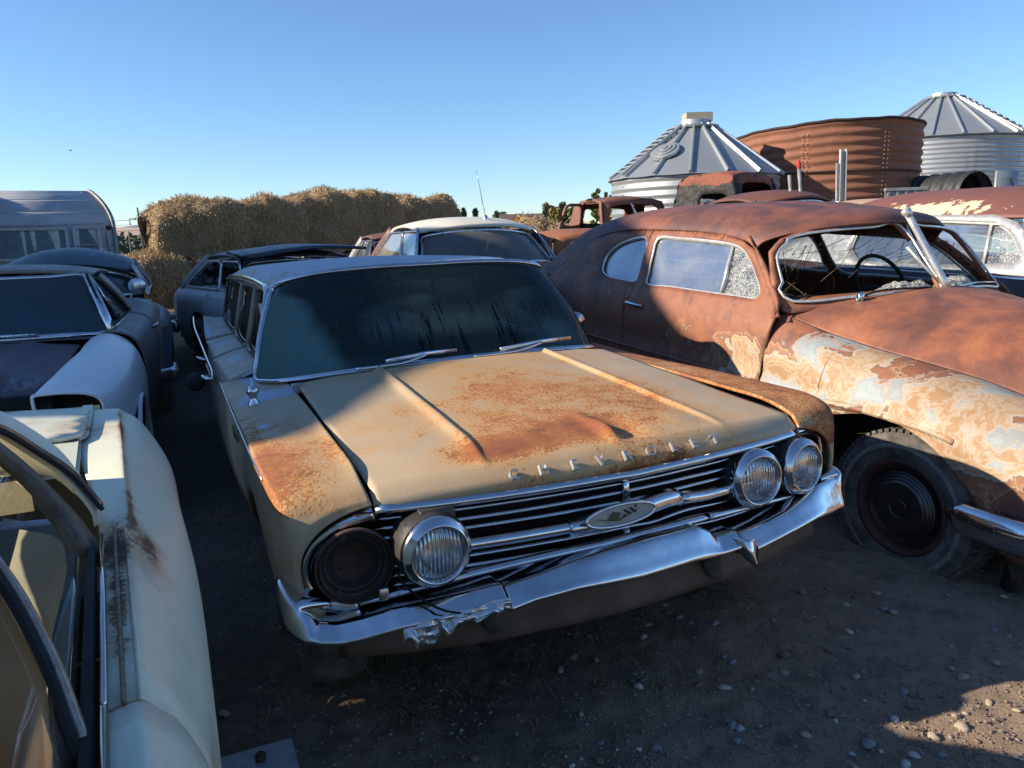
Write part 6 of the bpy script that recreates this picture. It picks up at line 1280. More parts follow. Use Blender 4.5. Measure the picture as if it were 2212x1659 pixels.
def grain_bin(label, c, Rr, eave, apex, capr, pitch, ribs, ladder, name='grain_bin', ph=0, wave=0):
    t = thing(name, label, 'grain bin', None, (c[0], c[1], 0), 0)
    obj('wall', bin_wall(Rr, 0, eave, pitch, pitch * .09), GALV, t)
    for k in range(6):
        a = k * math.pi / 3 + .4; g = G()
        for z in np.arange(.1, eave, pitch): g.add(lathe([(.022, 0), (.001, .018)], 6, axisM(((Rr + .03) * math.cos(a), (Rr + .03) * math.sin(a), z), (math.cos(a), math.sin(a), 0))))
        obj('seam_bolts', g, BOLT, t, kind='stuff')
    Re = Rr * 1.045
    z_at = lambda r: eave - .05 + (apex - eave + .05) * (1 - (r - capr) / (Re - capr))
    n = ribs
    for k in range(n):   # each roof panel is a sheet of its own with a standing rib
        a0, a1 = 2 * math.pi * k / n + ph, 2 * math.pi * (k + 1) / n + ph
        V, F_ = func_grid(np.linspace(a0, a1, 7), np.linspace(capr, Re, 5), lambda a, r: (r * math.cos(a), r * math.sin(a), z_at(r) - (.05 * wave * math.sin((a - a0) / (a1 - a0) * math.pi) if r > Re * .95 else 0) - .015 * math.sin((a - a0) / (a1 - a0) * math.pi)))
        p = obj('roof_panel', (V, F_), GALV, t, smooth=False, thick=.006)
        d = np.array([math.cos(a0), math.sin(a0)])
        obj('rib', sweep([(d[0] * capr, d[1] * capr, z_at(capr) + .03), (d[0] * Re, d[1] * Re, z_at(Re) + .03)], [(-.035, -.02), (.035, -.02), (.02, .05), (-.02, .05)]), GALV, p, smooth=False)
    obj('cap', lathe([(capr + .05, -.05), (capr + .14, -.02), (capr + .15, .02), (capr * .9, .05), (capr * .85, .16), (.001, .17)], 24, axisM((0, 0, apex), (0, 0, 1))), GALV, t, sharp=30)
    if ladder is not None:
        for k in range(11):
            r = capr + .15 + (Re - capr - .25) * k / 10; a = ladder; d = np.array([math.cos(a), math.sin(a), 0]); s = np.array([-d[1], d[0], 0]); p = d * r + np.array([0, 0, z_at(r) + .10])
            obj('rung', sweep([p - s * .2, p + s * .2], rrect(.06, .03)), GALV, t, smooth=False)
        for q in (-.21, .21):
            obj('ladder_rail', sweep([d * (capr + .1) + s * q + np.array([0, 0, z_at(capr + .1) + .08]), d * Re + s * q + np.array([0, 0, z_at(Re) + .08])], rrect(.05, .05)), GALV, t, smooth=False)
    return t, z_at
def at(x, Y):
    """ground point at depth Y under a picture column"""
    d = sight(x, 500); return (d[0] / d[1] * Y, Y)
def at2(x, y, Y):
    d = sight(x, y); return (d[0] / d[1] * Y, Y)
def setting():
    # left grain bin
    c = at2(1500, 320, 18.8); e_ = WF.Y((1503, 369), 16.85)[2]; p_ = WF.Y((1497, 276), 18.8)[2]; t, za = grain_bin('small grey grain bin with a round roof hatch and ladder, behind the truck cabs', c, 1.97, e_, p_, .42, .185, 16, R(200), ph=.12)
    a = R(228); d = np.array([math.cos(a), math.sin(a), 0]); r = 1.35; nrm = np.array([d[0] * .55, d[1] * .55, .83]); p = d * r + np.array([0, 0, za(r) + .02])
    obj('roof_hatch', lathe([(.34, 0), (.34, .06), (.27, .07), (.26, .10), (.19, .10), (.18, .13), (.10, .13), (.09, .15), (.001, .15)], 28, axisM(p, nrm)), GALV, t, sharp=30)
    obj('cap_box', box((.05, 0, p_ + .22), (.62, .5, .2)), simple('board', (.40, .36, .26), (.3, .26, .2)), t, smooth=False)
    # open brown tank
    TR_ = 2.36; c = at2(1775, 300, 20.6); TZ = WF.Y((1850, 268), 18.3)[2]; t = thing('brown_tank', 'roofless rusty brown corrugated bin between the two grey grain bins', 'grain bin', None, (c[0], c[1], 0))
    cam_a = math.atan2(-c[1], -c[0]); rim = lambda a: .13 * math.cos(a - cam_a - .9) + .010 * math.sin(a * 9) + .006 * math.sin(a * 23)
    obj('wall', bin_wall(TR_, 0, TZ, .205, .019, 144, rim), RWALL, t, thick=.01)
    tr = [((TR_ + .02) * math.cos(a), (TR_ + .02) * math.sin(a), TZ + rim(a)) for a in np.linspace(0, 2 * math.pi, 97)[:-1]]; obj('rim', tube(tr, .035, 6, closed=True), DARK_RUST, t)
    for k in range(8):
        a = k * math.pi / 4 + .25; g = G()
        for z in np.arange(.1, TZ - .1, .1):
            for q in (-.022, .022): g.add(lathe([(.02, 0), (.001, .016)], 6, axisM(((TR_ + .03) * math.cos(a + q), (TR_ + .03) * math.sin(a + q), z), (math.cos(a), math.sin(a), 0))))
        obj('seam_bolts', g, simple('rusty_bolt', (.45, .27, .17), rough=.8), t, kind='stuff')
    obj('sheet_seam', tube([((TR_ + .03) * math.cos(cam_a + q), (TR_ + .03) * math.sin(cam_a + q), 2.75) for q in np.linspace(-1.4, 1.4, 40)], .018, 5), DARK_RUST, t)
    # right grain bin
    c = at2(2034, 240, 29.5); t, za = grain_bin('tall grey grain bin with a rectangular door, behind the brown tank at right', c, 2.9, WF.Y((2040, 286), 26.6)[2], WF.Y((2033, 213), 29.5)[2], .55, .16, 20, R(300), ph=.05)
    a = R(286); obj('door', sweep([(2.99 * math.cos(a), 2.99 * math.sin(a), 1.2), (2.99 * math.cos(a), 2.99 * math.sin(a), 3.2)], rrect(.95, .08, .2), up=(math.cos(a), math.sin(a), 0)), GALV, t)
    obj('door_frame', tube([((3.05) * math.cos(a) + q * -math.sin(a), 3.05 * math.sin(a) + q * math.cos(a), z) for q, z in [(-.35, 1.3), (-.35, 2.6), (-.2, 2.95), (.2, 2.95), (.35, 2.6), (.35, 1.3)]], .02, 6), GALV, t)
    # culvert pipe, trough, posts
    p = WF.Y((2108, 420), 17.5); t = thing('culvert_pipe', 'dark ribbed culvert pipe lying in front of the right grain bin', 'pipe', None, tuple(p), R(24))
    r0 = .50; obj('pipe', lathe([(r0 + .04 * math.sin(k * .9), k * .05) for k in range(50)] + [(.001, 2.3)], 40, axisM((0, 0, 0), (.12, 1, 0))), simple('dark_pipe', (.045, .05, .055), (.02, .022, .025), .6, .3), t)
    p = WF.Y((1955, 425), 14.0); t = thing('metal_trough', 'grey ribbed metal tailgate standing in front of the brown tank', 'tailgate', None, tuple(p), R(-6))
    obj('sheet', box((0, 0, 0), (.70, .04, .26)), GREY_PANEL, t, smooth=False); obj('top_rail', box((0, -.02, .13), (.74, .09, .06)), GREY_PANEL, t, smooth=False, bevel=.01)
    for k in range(5): obj('rib', box((-.3 + .15 * k, -.04, -.02), (.035, .04, .22)), GREY_PANEL, t, smooth=False)
    def post(label, qa, qb, Y, w, m, cat='post', name='post', tip=None, sq=False):
        a = WF.Y(qb, Y); b = WF.Y(qa, Y); a[2] = min(a[2], 0) if 0 else a[2] - .8; t = thing(name, label, cat, None, tuple(a))
        v = [np.zeros(3), b - a]; obj('shaft', sweep(v, rrect(w, w, .3) if not sq else [(-w, -w * .6), (w, -w * .6), (w, w * .6), (w * .7, w * .6), (w * .7, -w * .3), (-w * .7, -w * .3), (-w * .7, w * .6), (-w, w * .6)], up=(0, -1, .1)) if sq else tube(v, w, 10), m, t, smooth=not sq)
        if tip: obj('tip', lathe([(w * 1.2, 0), (w * 1.25, .09), (w * .8, .12), (.001, .125)], 10, axisM(b - a, b - a)), tip, t)
    post('tall pale channel post standing before the brown tank', (1822, 322), (1822, 430), 13, .055, simple('galv_post', (.42, .43, .42), (.3, .3, .3), .6), sq=True)
    post('thin grey pipe standing just left of the pale post', (1808, 352), (1812, 430), 13, .022, GREY_PANEL, 'pipe', 'pipe')
    post('leaning grey pipe with red tip left of the posts', (1726, 364), (1742, 420), 12, .028, GREY_PANEL, 'pipe', 'pipe', simple('red_tip', (.5, .03, .03)))
    post('short leaning grey pipe, left of the red tipped one', (1705, 378), (1722, 420), 12, .026, GREY_PANEL, 'pipe', 'pipe')
    # trailer
    t = thing('camper_trailer', 'white travel trailer with rounded top and curtained windows, behind the cars at left', 'trailer', None, (-5.93, 11.6, .08), R(27))
    prof = [(0, .55), (-.03, 1.05), (0, 1.35), (.05, 1.55), (.13, 1.75), (.27, 1.95), (.50, 2.12), (.85, 2.22), (1.4, 2.27), (3, 2.30), (6, 2.28)]
    pc = cr(prof, 8)
    # siding boards: each a strip running across the end, lapping the one below
    L = resample(pc, 27); rx = lambda z: -.34 * max(0, (z - 1.62) / .68) ** 2.2
    for k in range(26):
        seg = [L[k], L[k + 1]]; obj('siding_strip', func_grid([-2.25, 0.0], [0, .12, .5, .88, 1], lambda x, v: (x + (rx(seg[0][1] + (seg[1][1] - seg[0][1]) * v) if x > -.1 else 0), seg[0][0] + (seg[1][0] - seg[0][0]) * v - .014 * math.sin(math.pi * v), seg[0][1] + (seg[1][1] - seg[0][1]) * v + .006 * math.sin(math.pi * v))), TRL, t, thick=.006)
    edge = [(.015 + rx(b), a, b) for a, b in pc]; obj('corner_moulding', sweep(edge, rrect(.05, .05)), GREY_PANEL, t); 
    n = len(pc); obj('side_wall', ([(rx(b) - .004, a, b) for a, b in pc] + [(0, 6, .55)], [tuple(range(n + 1))]), TRL, t, smooth=False)
    obj('side_wall', ([(-2.25, a, b) for a, b in pc] + [(-2.25, 6, .55)], [tuple(range(n, -1, -1))]), TRL, t, smooth=False)
    CURT = simple('grey_curtain', (.50, .50, .48), (.34, .34, .33), .9, sc=14)
    for x0, x1, sp in ((-2.2, -1.98, 0), (-1.90, -.62, 1), (-.52, -.20, 0)):
        z0, z1 = 1.24 if not sp else 1.22, 1.66 if not sp else 1.65
        lp = [(x0, -.05, z0), (x1, -.05, z0), (x1, .02, z1), (x0, .02, z1)]; P_ = resample(np.array(lp + [lp[0]]), 41)[:-1]
        wnd = obj('window_frame', sweep(P_, rrect(.045, .03), up=(0, -1, 0), closed=True), TRL, t)
        obj('pane', ([(a, b + .012, c) for a, b, c in lp], [(0, 1, 2, 3)]), GLASS_TR, wnd, masks=dict(m0=lambda P: P[:, 0] * 0), smooth=False)
        cs = [(x0 + .02, x1 - .02)] if not sp else [(x0 + .02, x0 + .50), (x0 + .66, x1 - .03)]
        for a, b in cs: obj('curtain', func_grid(np.linspace(a, b, 40), [0, .5, 1], lambda x, v: (x, -.025 + .010 * math.sin(x * 34 + v + 2 * math.sin(x * 11)) + .055 * v, z0 + .015 + (z1 - z0 - .03) * v + .02 * math.sin(x * 31) * (1 - v))), CURT, wnd)
        if not sp: obj('glazing_bar', box(((x0 + x1) / 2, -.045, (z0 + z1) / 2 - .04), (x1 - x0, .012, .012)), TRL, wnd, smooth=False)
    obj('drip_rail', sweep([(-2.2, .02, 1.70), (-.9, .02, 1.715), (-.12, .02, 1.73), (-.08, .02, 1.70), (-.08, -.02, 1.2)], rrect(.035, .03), up=(0, -1, 0)), TRL, t)
    obj('clearance_lamp', lathe([(.04, 0), (.035, .03), (.001, .04)], 12, axisM((-.06, -.0, 1.66), (0, -1, 0))), DARK_RUST, t)
    for k in range(2): obj('wheel', lathe([(.001, 0), (.34, 0), (.34, .18), (.001, .18)], 20, axisM((-.02 - 2.2 * k, 3, .34), (-1, 0, 0))), RUBBER, t)
    hay(); far(); litter()
GREY_PANEL = simple('grey_metal', (.26, .28, .28), (.16, .17, .17), .6, .3, sc=8)
TRL = simple('faded_trailer_skin', (.40, .41, .43), (.30, .31, .33), .55, .2, sc=3, bump=.2)
GLASS_TR = glass_dirty('trailer_glass', (.45, .5, .52), (.2, .2, .2), .3, .04, .5, .8)
def hay():
    s = NT('straw_mass'); n = s.noise(30, 8, .75, stretch=(1, 1, .4)); n1 = s.noise(1.5, 4)
    HB = s.bsdf(s.mix(s.ramp(n, [(.35, 0.), (.65, 1.)]), (.20, .135, .07), (.42, .29, .15)), .95, 0.0, s.bump(n, 1.0, .06))
    s = NT('straw_stalk'); oi = s.noise(2.2, 5, .7); HS = s.bsdf(s.mix(s.ramp(oi, [(.3, 0.), (.7, 1.)]), (.54, .39, .21), (.34, .24, .13)), .75)
    r = random.Random(5)
    def bale(label, x0, x1, zt, zb, px0_Y, px1_Y, seed, dep=2.0, rough=.10, n_str=5200):
        """a block of straw with a rounded, ragged top between two picture columns, standing at depths px0_Y..px1_Y"""
        ax, ay = at(x0, px0_Y); bx, by = at(x1, px1_Y); L = math.hypot(bx - ax, by - ay); ang = math.atan2(by - ay, bx - ax)
        t = thing('hay_bale', label, 'hay bale', None, (ax, ay, 0), ang, group='big straw bales')
        H = zt - zb; V = []; nu, nv = 42, 44
        P = cr([(0, 0), (-.05, H * .5), (.0, H * .80), (.25, H * .96), (dep * .5, H), (dep - .25, H * .96), (dep, H * .78), (dep + .03, H * .4), (dep, 0)], 6); P = resample(P, nv)
        cen = np.array([L / 2, dep / 2, zb + H * .45])
        def f(u, v):
            e = abs(2 * u - 1); k = 1 - .10 * e ** 4 - .35 * max(0, (e - .8) / .2) ** 2; y, z = P[int(round(v * (nv - 1)))]
            x = L * u; p = np.array([x, dep / 2 + (y - dep / 2) * k, zb + z * (1 - .09 * e ** 2 - .17 * e ** 6)])
            d = fbm((p[0] * 1.1 + seed * 7, p[1] * 1.1, p[2] * 1.1), 1, 5); q = p - cen; q /= np.linalg.norm(q); return tuple(p + q * d * rough * 2.2)
        us_ = np.linspace(0, 1, nu); vs_ = np.linspace(0, 1, nv); V, Fq = func_grid(us_, vs_, f, flip=True)
        Fq += [tuple(range(nv)), tuple(reversed(range((nu - 1) * nv, nu * nv)))]
        obj('straw_body', (V, Fq), HB, t)
        # stalks hanging and sticking out
        V = np.array(V); g = []; F3 = []
        for k in range(n_str):
            i = r.randrange(nu - 1); j = r.randrange(2, nv - 3); a, b_ = V[i * nv + j], V[(i + 1) * nv + j]; c_ = V[i * nv + j + 1]; p = a + (b_ - a) * r.random() + (c_ - a) * r.random()
            nn = np.cross(b_ - a, c_ - a); nn = nn / (np.linalg.norm(nn) + 1e-9); nn = -nn if np.dot(nn, p - cen) < 0 else nn
            top_ = max(0, nn[2]); d = nn * r.uniform(.1, .6) + np.array([r.gauss(0, .45), r.gauss(0, .3), -.9 * (1 - top_) + r.gauss(0, .3)]); d /= np.linalg.norm(d); Ln = r.uniform(.05, .15)
            w = np.cross(d, [r.gauss(0, 1), r.gauss(0, 1), r.gauss(0, 1)]); w = w / (np.linalg.norm(w) + 1e-9) * r.uniform(.004, .009); e = p + d * Ln; m_ = p + d * Ln * .5 + nn * .03
            b0 = len(g); g += [p - w, p + w, m_ + w, m_ - w, e]; F3 += [(b0, b0 + 1, b0 + 2, b0 + 3), (b0 + 3, b0 + 2, b0 + 4)]
        obj('loose_stalks', (g, F3), HS, t, smooth=False, kind='stuff')
    bale('big bale topping the stack at its lit left end', 320, 562, 2.50, 1.18, 18.0, 19.3, 1)
    bale('second bale along the top of the stack, with the low dip', 515, 672, 2.56, 1.2, 19.3, 20.2, 2, n_str=3500)
    bale('third top bale, rising to a hump in the middle of the stack', 632, 795, 2.78, 1.2, 20.3, 21.4, 3, n_str=3500)
    bale('fourth top bale with the reddish straw cap', 745, 888, 2.80, 1.2, 21.4, 22.6, 4, n_str=3500)
    bale('fifth top bale, low and small, far right of the stack', 858, 940, 2.80, 1.2, 24.0, 25.0, 5, n_str=2200)
    bale('last ragged bale at the right end of the stack', 922, 1000, 2.72, 1.2, 25.0, 26.2, 6, n_str=2200, rough=.14)
    bale('bottom bale at the left end, sticking out under the others', 272, 425, 1.25, -.05, 16.9, 18.0, 7)
    bale('bottom bale second from the left, behind the white wreck', 415, 560, 1.27, -.05, 18.0, 18.9, 8, n_str=3500)
    bale('bottom bale third from the left, behind the navy wreck', 550, 700, 1.3, -.05, 18.9, 20.6, 9, n_str=2500)
    bale('bottom bale fourth from the left, almost hidden by the wagon', 690, 870, 1.3, -.05, 20.6, 22.4, 10, n_str=1500)
    bale('single lit bale between the bushes and the open door cab', 1165, 1330, 1.62, -.05, 15.2, 16.4, 11, dep=1.6, n_str=3800, rough=.16)
    g = []; F3 = []
    for k in range(6000):
        x, y = at(r.uniform(280, 400), r.uniform(10.5, 18)); p = np.array([x + r.gauss(0, .5), y, .01 + r.random() * .03]); a = r.uniform(0, 6.28); d = np.array([math.cos(a), math.sin(a), r.uniform(-.05, .1)]) * r.uniform(.04, .14); w = np.array([-d[1], d[0], 0]) / np.linalg.norm(d) * .004
        b0 = len(g); g += [p - w, p + w, p + d + w, p + d - w]; F3.append((b0, b0 + 1, b0 + 2, b0 + 3))
    o = obj('loose_straw', (g, F3), HS, smooth=False, kind='stuff', cat='straw', label='straw scattered on the ground before the hay stack')
LEAFC = {}
def leafmat(name, a, b):
    s = NT(name); n = s.noise(1.1, 4, .6); n2 = s.noise(9, 3); c = s.mix(s.ramp(n, [(.35, 0.), (.65, 1.)]), a, b); c = s.mix(s.math('MULTIPLY', n2, .35), c, tuple(x * .5 for x in a))
    return s.bsdf(c, .7)
def tree(name, label, x, y, h, w, mat, n=3000, leaf=.12, cone=False, seed=1, trunk=.25, base=.0, group=None, cat='tree', low=.25):
    r = random.Random(seed); t = thing(name, label, cat, None, (x, y, base), 0, group)
    T = simple_bark
    obj('trunk', tube([(0, 0, 0), (.02 * h, 0, h * .35), (0, .02 * h, h * .8)], [h * .025 + .03, h * .018 + .02, .01], 7), T, t)
    cl = []
    for k in range(26):
        u = r.random(); z = h * (low + (1 - low) * u ** .85); rad = w / 2 * ((1 - (z / h)) * 1.1 + .06 if cone else math.sqrt(max(.05, 1 - ((z / h - .6) / .45) ** 2)))
        a = r.uniform(0, 6.28); q = rad * r.random() ** .5 * .85; cl.append((np.array([q * math.cos(a), q * math.sin(a), z]), (w * .16 if not cone else w * .13) * r.uniform(.6, 1.3)))
    g = []; F = []
    for k in range(n):
        c, s = r.choice(cl); d = np.array([r.gauss(0, 1), r.gauss(0, 1), r.gauss(0, .8)]); d /= np.linalg.norm(d) + 1e-9; p = c + d * s * r.random() ** .35
        a = np.array([r.gauss(0, 1) for _ in range(3)]); a /= np.linalg.norm(a); b = np.cross(a, [r.gauss(0, 1) for _ in range(3)]); b /= np.linalg.norm(b) + 1e-9; l = leaf * r.uniform(.6, 1.4)
        b0 = len(g); g += [p - a * l, p + b * l * .5, p + a * l, p - b * l * .5]; F.append((b0, b0 + 1, b0 + 2, b0 + 3))
    obj('crown', (g, F), mat, t, smooth=False)
    return t
simple_bark = simple('bark', (.09, .065, .045), (.05, .035, .025), .95)
def far():
    G1 = leafmat('green_leaves', (.10, .15, .045), (.16, .20, .07)); G2 = leafmat('dark_conifer', (.035, .065, .04), (.055, .085, .05)); Y1 = leafmat('autumn_leaves', (.36, .25, .06), (.16, .17, .05)); G3 = leafmat('grey_green_leaves', (.12, .16, .09), (.20, .22, .13)); O1 = leafmat('orange_leaves', (.5, .24, .04), (.35, .2, .05))
    def tr(name, label, px, Y, top, wpx, mat, **k):
        x, y = at(px, Y); z = WF.Y((px, top), Y)[2]; w = wpx / 1630 * math.hypot(x, y) * 1.0; tree(name, label, x, y, z, w, mat, **k)
    tr('conifer_tree', 'left one of two small dark conifers beyond the hay stack', 1003, 90, 452, 16, G2, cone=True, n=1200, leaf=.28, seed=1)
    tr('conifer_tree', 'right one of two small dark conifers beyond the hay stack', 1028, 90, 453, 16, G2, cone=True, n=1200, leaf=.28, seed=2)
    tr('broadleaf_tree', 'round yellow green tree standing alone in the distance', 1080, 110, 459, 34, G3, n=2400, leaf=.3, seed=3, low=.1)
    tr('conifer_tree', 'small dark tree near the far roof and pole', 1121, 120, 463, 13, G2, n=900, leaf=.3, seed=4)
    tr('broadleaf_tree', 'grey green tree rising over the bushes', 1185, 45, 444, 34, G3, n=2600, leaf=.16, seed=5, low=.1)
    tr('conifer_tree', 'dark green tree top beside the cab roof', 1217, 60, 441, 26, G2, n=1800, leaf=.2, seed=6, low=.1)
    tr('broadleaf_tree', 'bright green tree above the open door cab', 1287, 60, 411, 24, G1, n=2600, leaf=.18, seed=7)
    tr('conifer_tree', 'left narrow cypress above the cab roof', 1309, 62, 414, 8, G2, cone=True, n=900, leaf=.16, seed=8)
    tr('conifer_tree', 'right narrow cypress above the cab roof', 1318, 62, 415, 8, G2, cone=True, n=900, leaf=.16, seed=9)
    tr('bush', 'large green and yellow bush behind the straw bale', 1185, 26, 462, 84, Y1, n=5200, leaf=.09, seed=10, low=.05, cat='bush')
    tr('bush', 'green bush seen past the open cab door', 1235, 28, 456, 74, G1, n=5200, leaf=.09, seed=11, low=.05, cat='bush')
    tr('bush', 'bush seen through the rear window of the open door cab', 1310, 30, 450, 60, Y1, n=4200, leaf=.09, seed=15, low=.05, cat='bush')
    tr('bush', 'low orange bush beyond the cream roof', 1118, 45, 475, 40, O1, n=1800, leaf=.15, seed=12, low=.05, cat='bush')
    x, y = at(1150, 70); t = thing('far_house', 'low brown roofed house far beyond the bushes', 'house', None, (x, y, 0))
    obj('wall', box((0, 0, 1.2), (5.5, 5, 2.4)), simple('far_wall', (.25, .24, .22)), t, smooth=False)
    obj('roof', ([(-3, -3, 2.3), (3, -3, 2.3), (3, 3, 2.3), (-3, 3, 2.3), (-3, 0, 3.3), (3, 0, 3.3)], [(0, 1, 5, 4), (2, 3, 4, 5), (0, 4, 3), (1, 2, 5)]), simple('far_roof', (.15, .10, .08)), t, smooth=False)
    obj('window', box((-1, -2.52, 1.3), (1.1, .06, .9)), BLACK, t, smooth=False)
    # utility poles and wires
    PW = simple('pole_wood', (.16, .14, .12), (.10, .09, .08), .9)
    def pole(label, px, Y, top, base, arms, lean=0):
        x, y = at(px, Y); z = WF.Y((px, top), Y)[2]; t = thing('utility_pole', label, 'utility pole', None, (x, y, 0)); rr_ = Y * .0011
        obj('shaft', tube([(0, 0, -1), (lean, 0, z)], rr_, 8), PW, t)
        for s_, dz, L in arms:
            a = t and np.array([lean * .9, 0, z - dz]); obj('cross_arm', tube([a, a + np.array([s_ * L * .5, 0, L * .16]), a + np.array([s_ * L, 0, L * .18])], rr_ * .6, 5), PW, t)
            obj('insulator', tube([a + np.array([s_ * L, 0, L * .18]), a + np.array([s_ * L, 0, -L * .45])], rr_ * .6, 5), PW, t)
        return x, y, z
    x, y, z = pole('tall power pole with three curved arms beyond the hay', 307, 75, 448, 0, [(1, .7, .95), (-1, 1.2, .9), (1, 1.6, .95)], -.2)
    for k, (dx, dz) in enumerate([(.95, .9), (-.9, 1.4), (.95, 1.9)]):
        pts = [(x + dx - u * 40, y - u * 6, z - dz - .2 + 1.2 * (u - 1) * u * 1.6) for u in np.linspace(0, 1, 12)]
        obj('power_line', tube(pts, .018, 4), BLACK, cat='power line', label=('uppermost', 'middle', 'lowest')[k] + ' power line running left from the tall pole to the trailer')
    pole('short plain pole below the hills, left of the tall one', 278, 60, 500, 0, [])
    pole('small distant pole beyond the cream roof', 1130, 150, 457, 0, [(1, 1.0, 1.4), (-1, 1.0, 1.4)])
    # hills, fields and the scrub line
    def ridge(name, Y, pts, m, dep):
        V = []; n = 0
        P = cr(pts, 6)
        for px, py in P:
            q = WF.Y((px, py), Y); V.append((q[0], q[1], -2)); V.append(tuple(q)); V.append((q[0] * (1 + dep / Y), q[1] + dep, q[2] * .3)); n += 1
        obj(name, (V, quads(n, 3, flip=True)), m, kind='structure')
    ridge('far_hills', 5200, [(-1500, 470), (-600, 480), (0, 492), (180, 493), (255, 491), (285, 487), (318, 484), (350, 487), (420, 485), (600, 492), (900, 500), (1600, 495), (3600, 470)], simple('blue_hills', (.20, .24, .32), rough=1), 900)
    ridge('hills', 3200, [(-1500, 500), (-400, 500), (0, 500), (200, 498), (255, 491.5), (300, 492), (340, 491), (450, 496), (700, 502), (900, 503), (1600, 498), (3600, 480)], simple('dry_hills', (.48, .37, .32), (.42, .32, .28), 1, sc=.004), 700)
    ridge('field', 1500, [(-1500, 530), (0, 520), (250, 515), (350, 514), (700, 508), (1600, 500), (3600, 470)], simple('far_field', (.34, .34, .20), (.24, .26, .15), 1, sc=.02), 400)
    r = random.Random(9); g = []; F = []
    for k in range(5000):
        px = r.uniform(-200, 420); Y = r.uniform(120, 180); x, y = at(px, Y); p = np.array([x, y, r.random() ** 2 * 3.0 + .2]); a = np.array([r.gauss(0, 1) for _ in range(3)]); a /= np.linalg.norm(a); b = np.cross(a, [r.gauss(0, 1) for _ in range(3)]); b /= np.linalg.norm(b)
        b0 = len(g); g += [p - a * .5, p + b * .3, p + a * .5, p - b * .3]; F.append((b0, b0 + 1, b0 + 2, b0 + 3))
    obj('tree_line', (g, F), G2, smooth=False, kind='stuff', cat='trees', label='dark line of far off trees under the hills at left')
    g = []; F = []
    for k in range(9000):
        px = r.uniform(150, 420); Y = r.uniform(21, 38); x, y = at(px, Y); p = np.array([x, y, r.random() ** 1.4 * .75]); a = np.array([r.gauss(0, .5), r.gauss(0, .5), 1]); a /= np.linalg.norm(a); b = np.cross(a, [r.gauss(0, 1) for _ in range(3)]); b /= np.linalg.norm(b)
        b0 = len(g); g += [p - a * .09, p + b * .04, p + a * .09, p - b * .04]; F.append((b0, b0 + 1, b0 + 2, b0 + 3))
    obj('scrub', (g, F), Y1, smooth=False, kind='stuff', cat='scrub', label='low green and yellow scrub between the trailer and the hay')
    # barn added at the left, outside the picture, shaped to shade half the yard
    az = R(SUN_AZ); t = thing('caster', 'large unseen barn left of the yard that throws the long shade', 'caster', None, (0, 0, 0), az)
    a0, a1 = -8.6, -20.0; zz = lambda w: w + math.tan(R(SUN_EL)) * 8.6
    ca, sa, tl = math.cos(az), math.sin(az), math.tan(R(SUN_EL))
    sw = lambda p: (-p[0] * sa + p[1] * ca, zz(p[2] + tl * (p[0] * ca + p[1] * sa)))
    B = [sw(p) for p in [(-.642, 2.659, .93), (-.43, 3.093, .93), (-.186, 3.412, .93)]] + [sw(HF.world(l)) for l in [(-.97, 1.3, .68), (-.965, 1.7, .9), (-.93, 1.95, 1.04), (-.72, 2.4, 1.42), (-.35, 3.3, 1.53)]]  # outline carried back along the sun from the wanted shade edges
    s0 = sw((-.678, 2.487, .86)); B = [(2.46, s0[1] - .04)] + B + [(B[-1][0] + .45, B[-1][1] + .12), sw((-.5, 8.5, 1.48)), sw((-7.03, 11.5, 2.0))]
    B.sort(); P = [(2.46, -.2)] + B + [(B[-1][0], -.2)]
    V = [(a0, s_, z_) for s_, z_ in P] + [(a1, s_, z_) for s_, z_ in P]; n = len(P)
    WD = simple('caster_boards', (.20, .13, .09), (.13, .09, .07), .9, sc=3)
    obj('caster_wall', (V[:n], [tuple(range(n))]), WD, t, smooth=False); obj('caster_wall', (V[n:], [tuple(reversed(range(n)))]), WD, t, smooth=False)
    obj('side_wall', ([V[0], V[1], V[n + 1], V[n]], [(0, 1, 2, 3)]), WD, t, smooth=False); obj('side_wall', ([V[n - 1], V[n - 2], V[2 * n - 2], V[2 * n - 1]], [(0, 1, 2, 3)]), WD, t, smooth=False)
    obj('roof', (V, [(i, i + 1, n + i + 1, n + i) for i in range(1, n - 2)]), simple('caster_tin', (.30, .29, .28), (.2, .15, .12), .6, .4), t, smooth=False)
    # bird
    q = WF.Y((152, 325), 60); t = thing('bird', 'tiny dark bird high in the sky at left', 'bird', None, tuple(q))
    obj('wing', ([(0, -.05, 0), (0, .08, 0), (-.13, .02, .07)], [(0, 1, 2)]), BLACK, t, smooth=False, thick=.01); obj('wing', ([(0, -.05, 0), (0, .08, 0), (.13, .02, .07)], [(0, 1, 2)]), BLACK, t, smooth=False, thick=.01); obj('body', lathe([(.001, -.12), (.04, -.03), (.035, .05), (.001, .14)], 8, axisM((0, 0, 0), (.3, 1, 0))), BLACK, t)
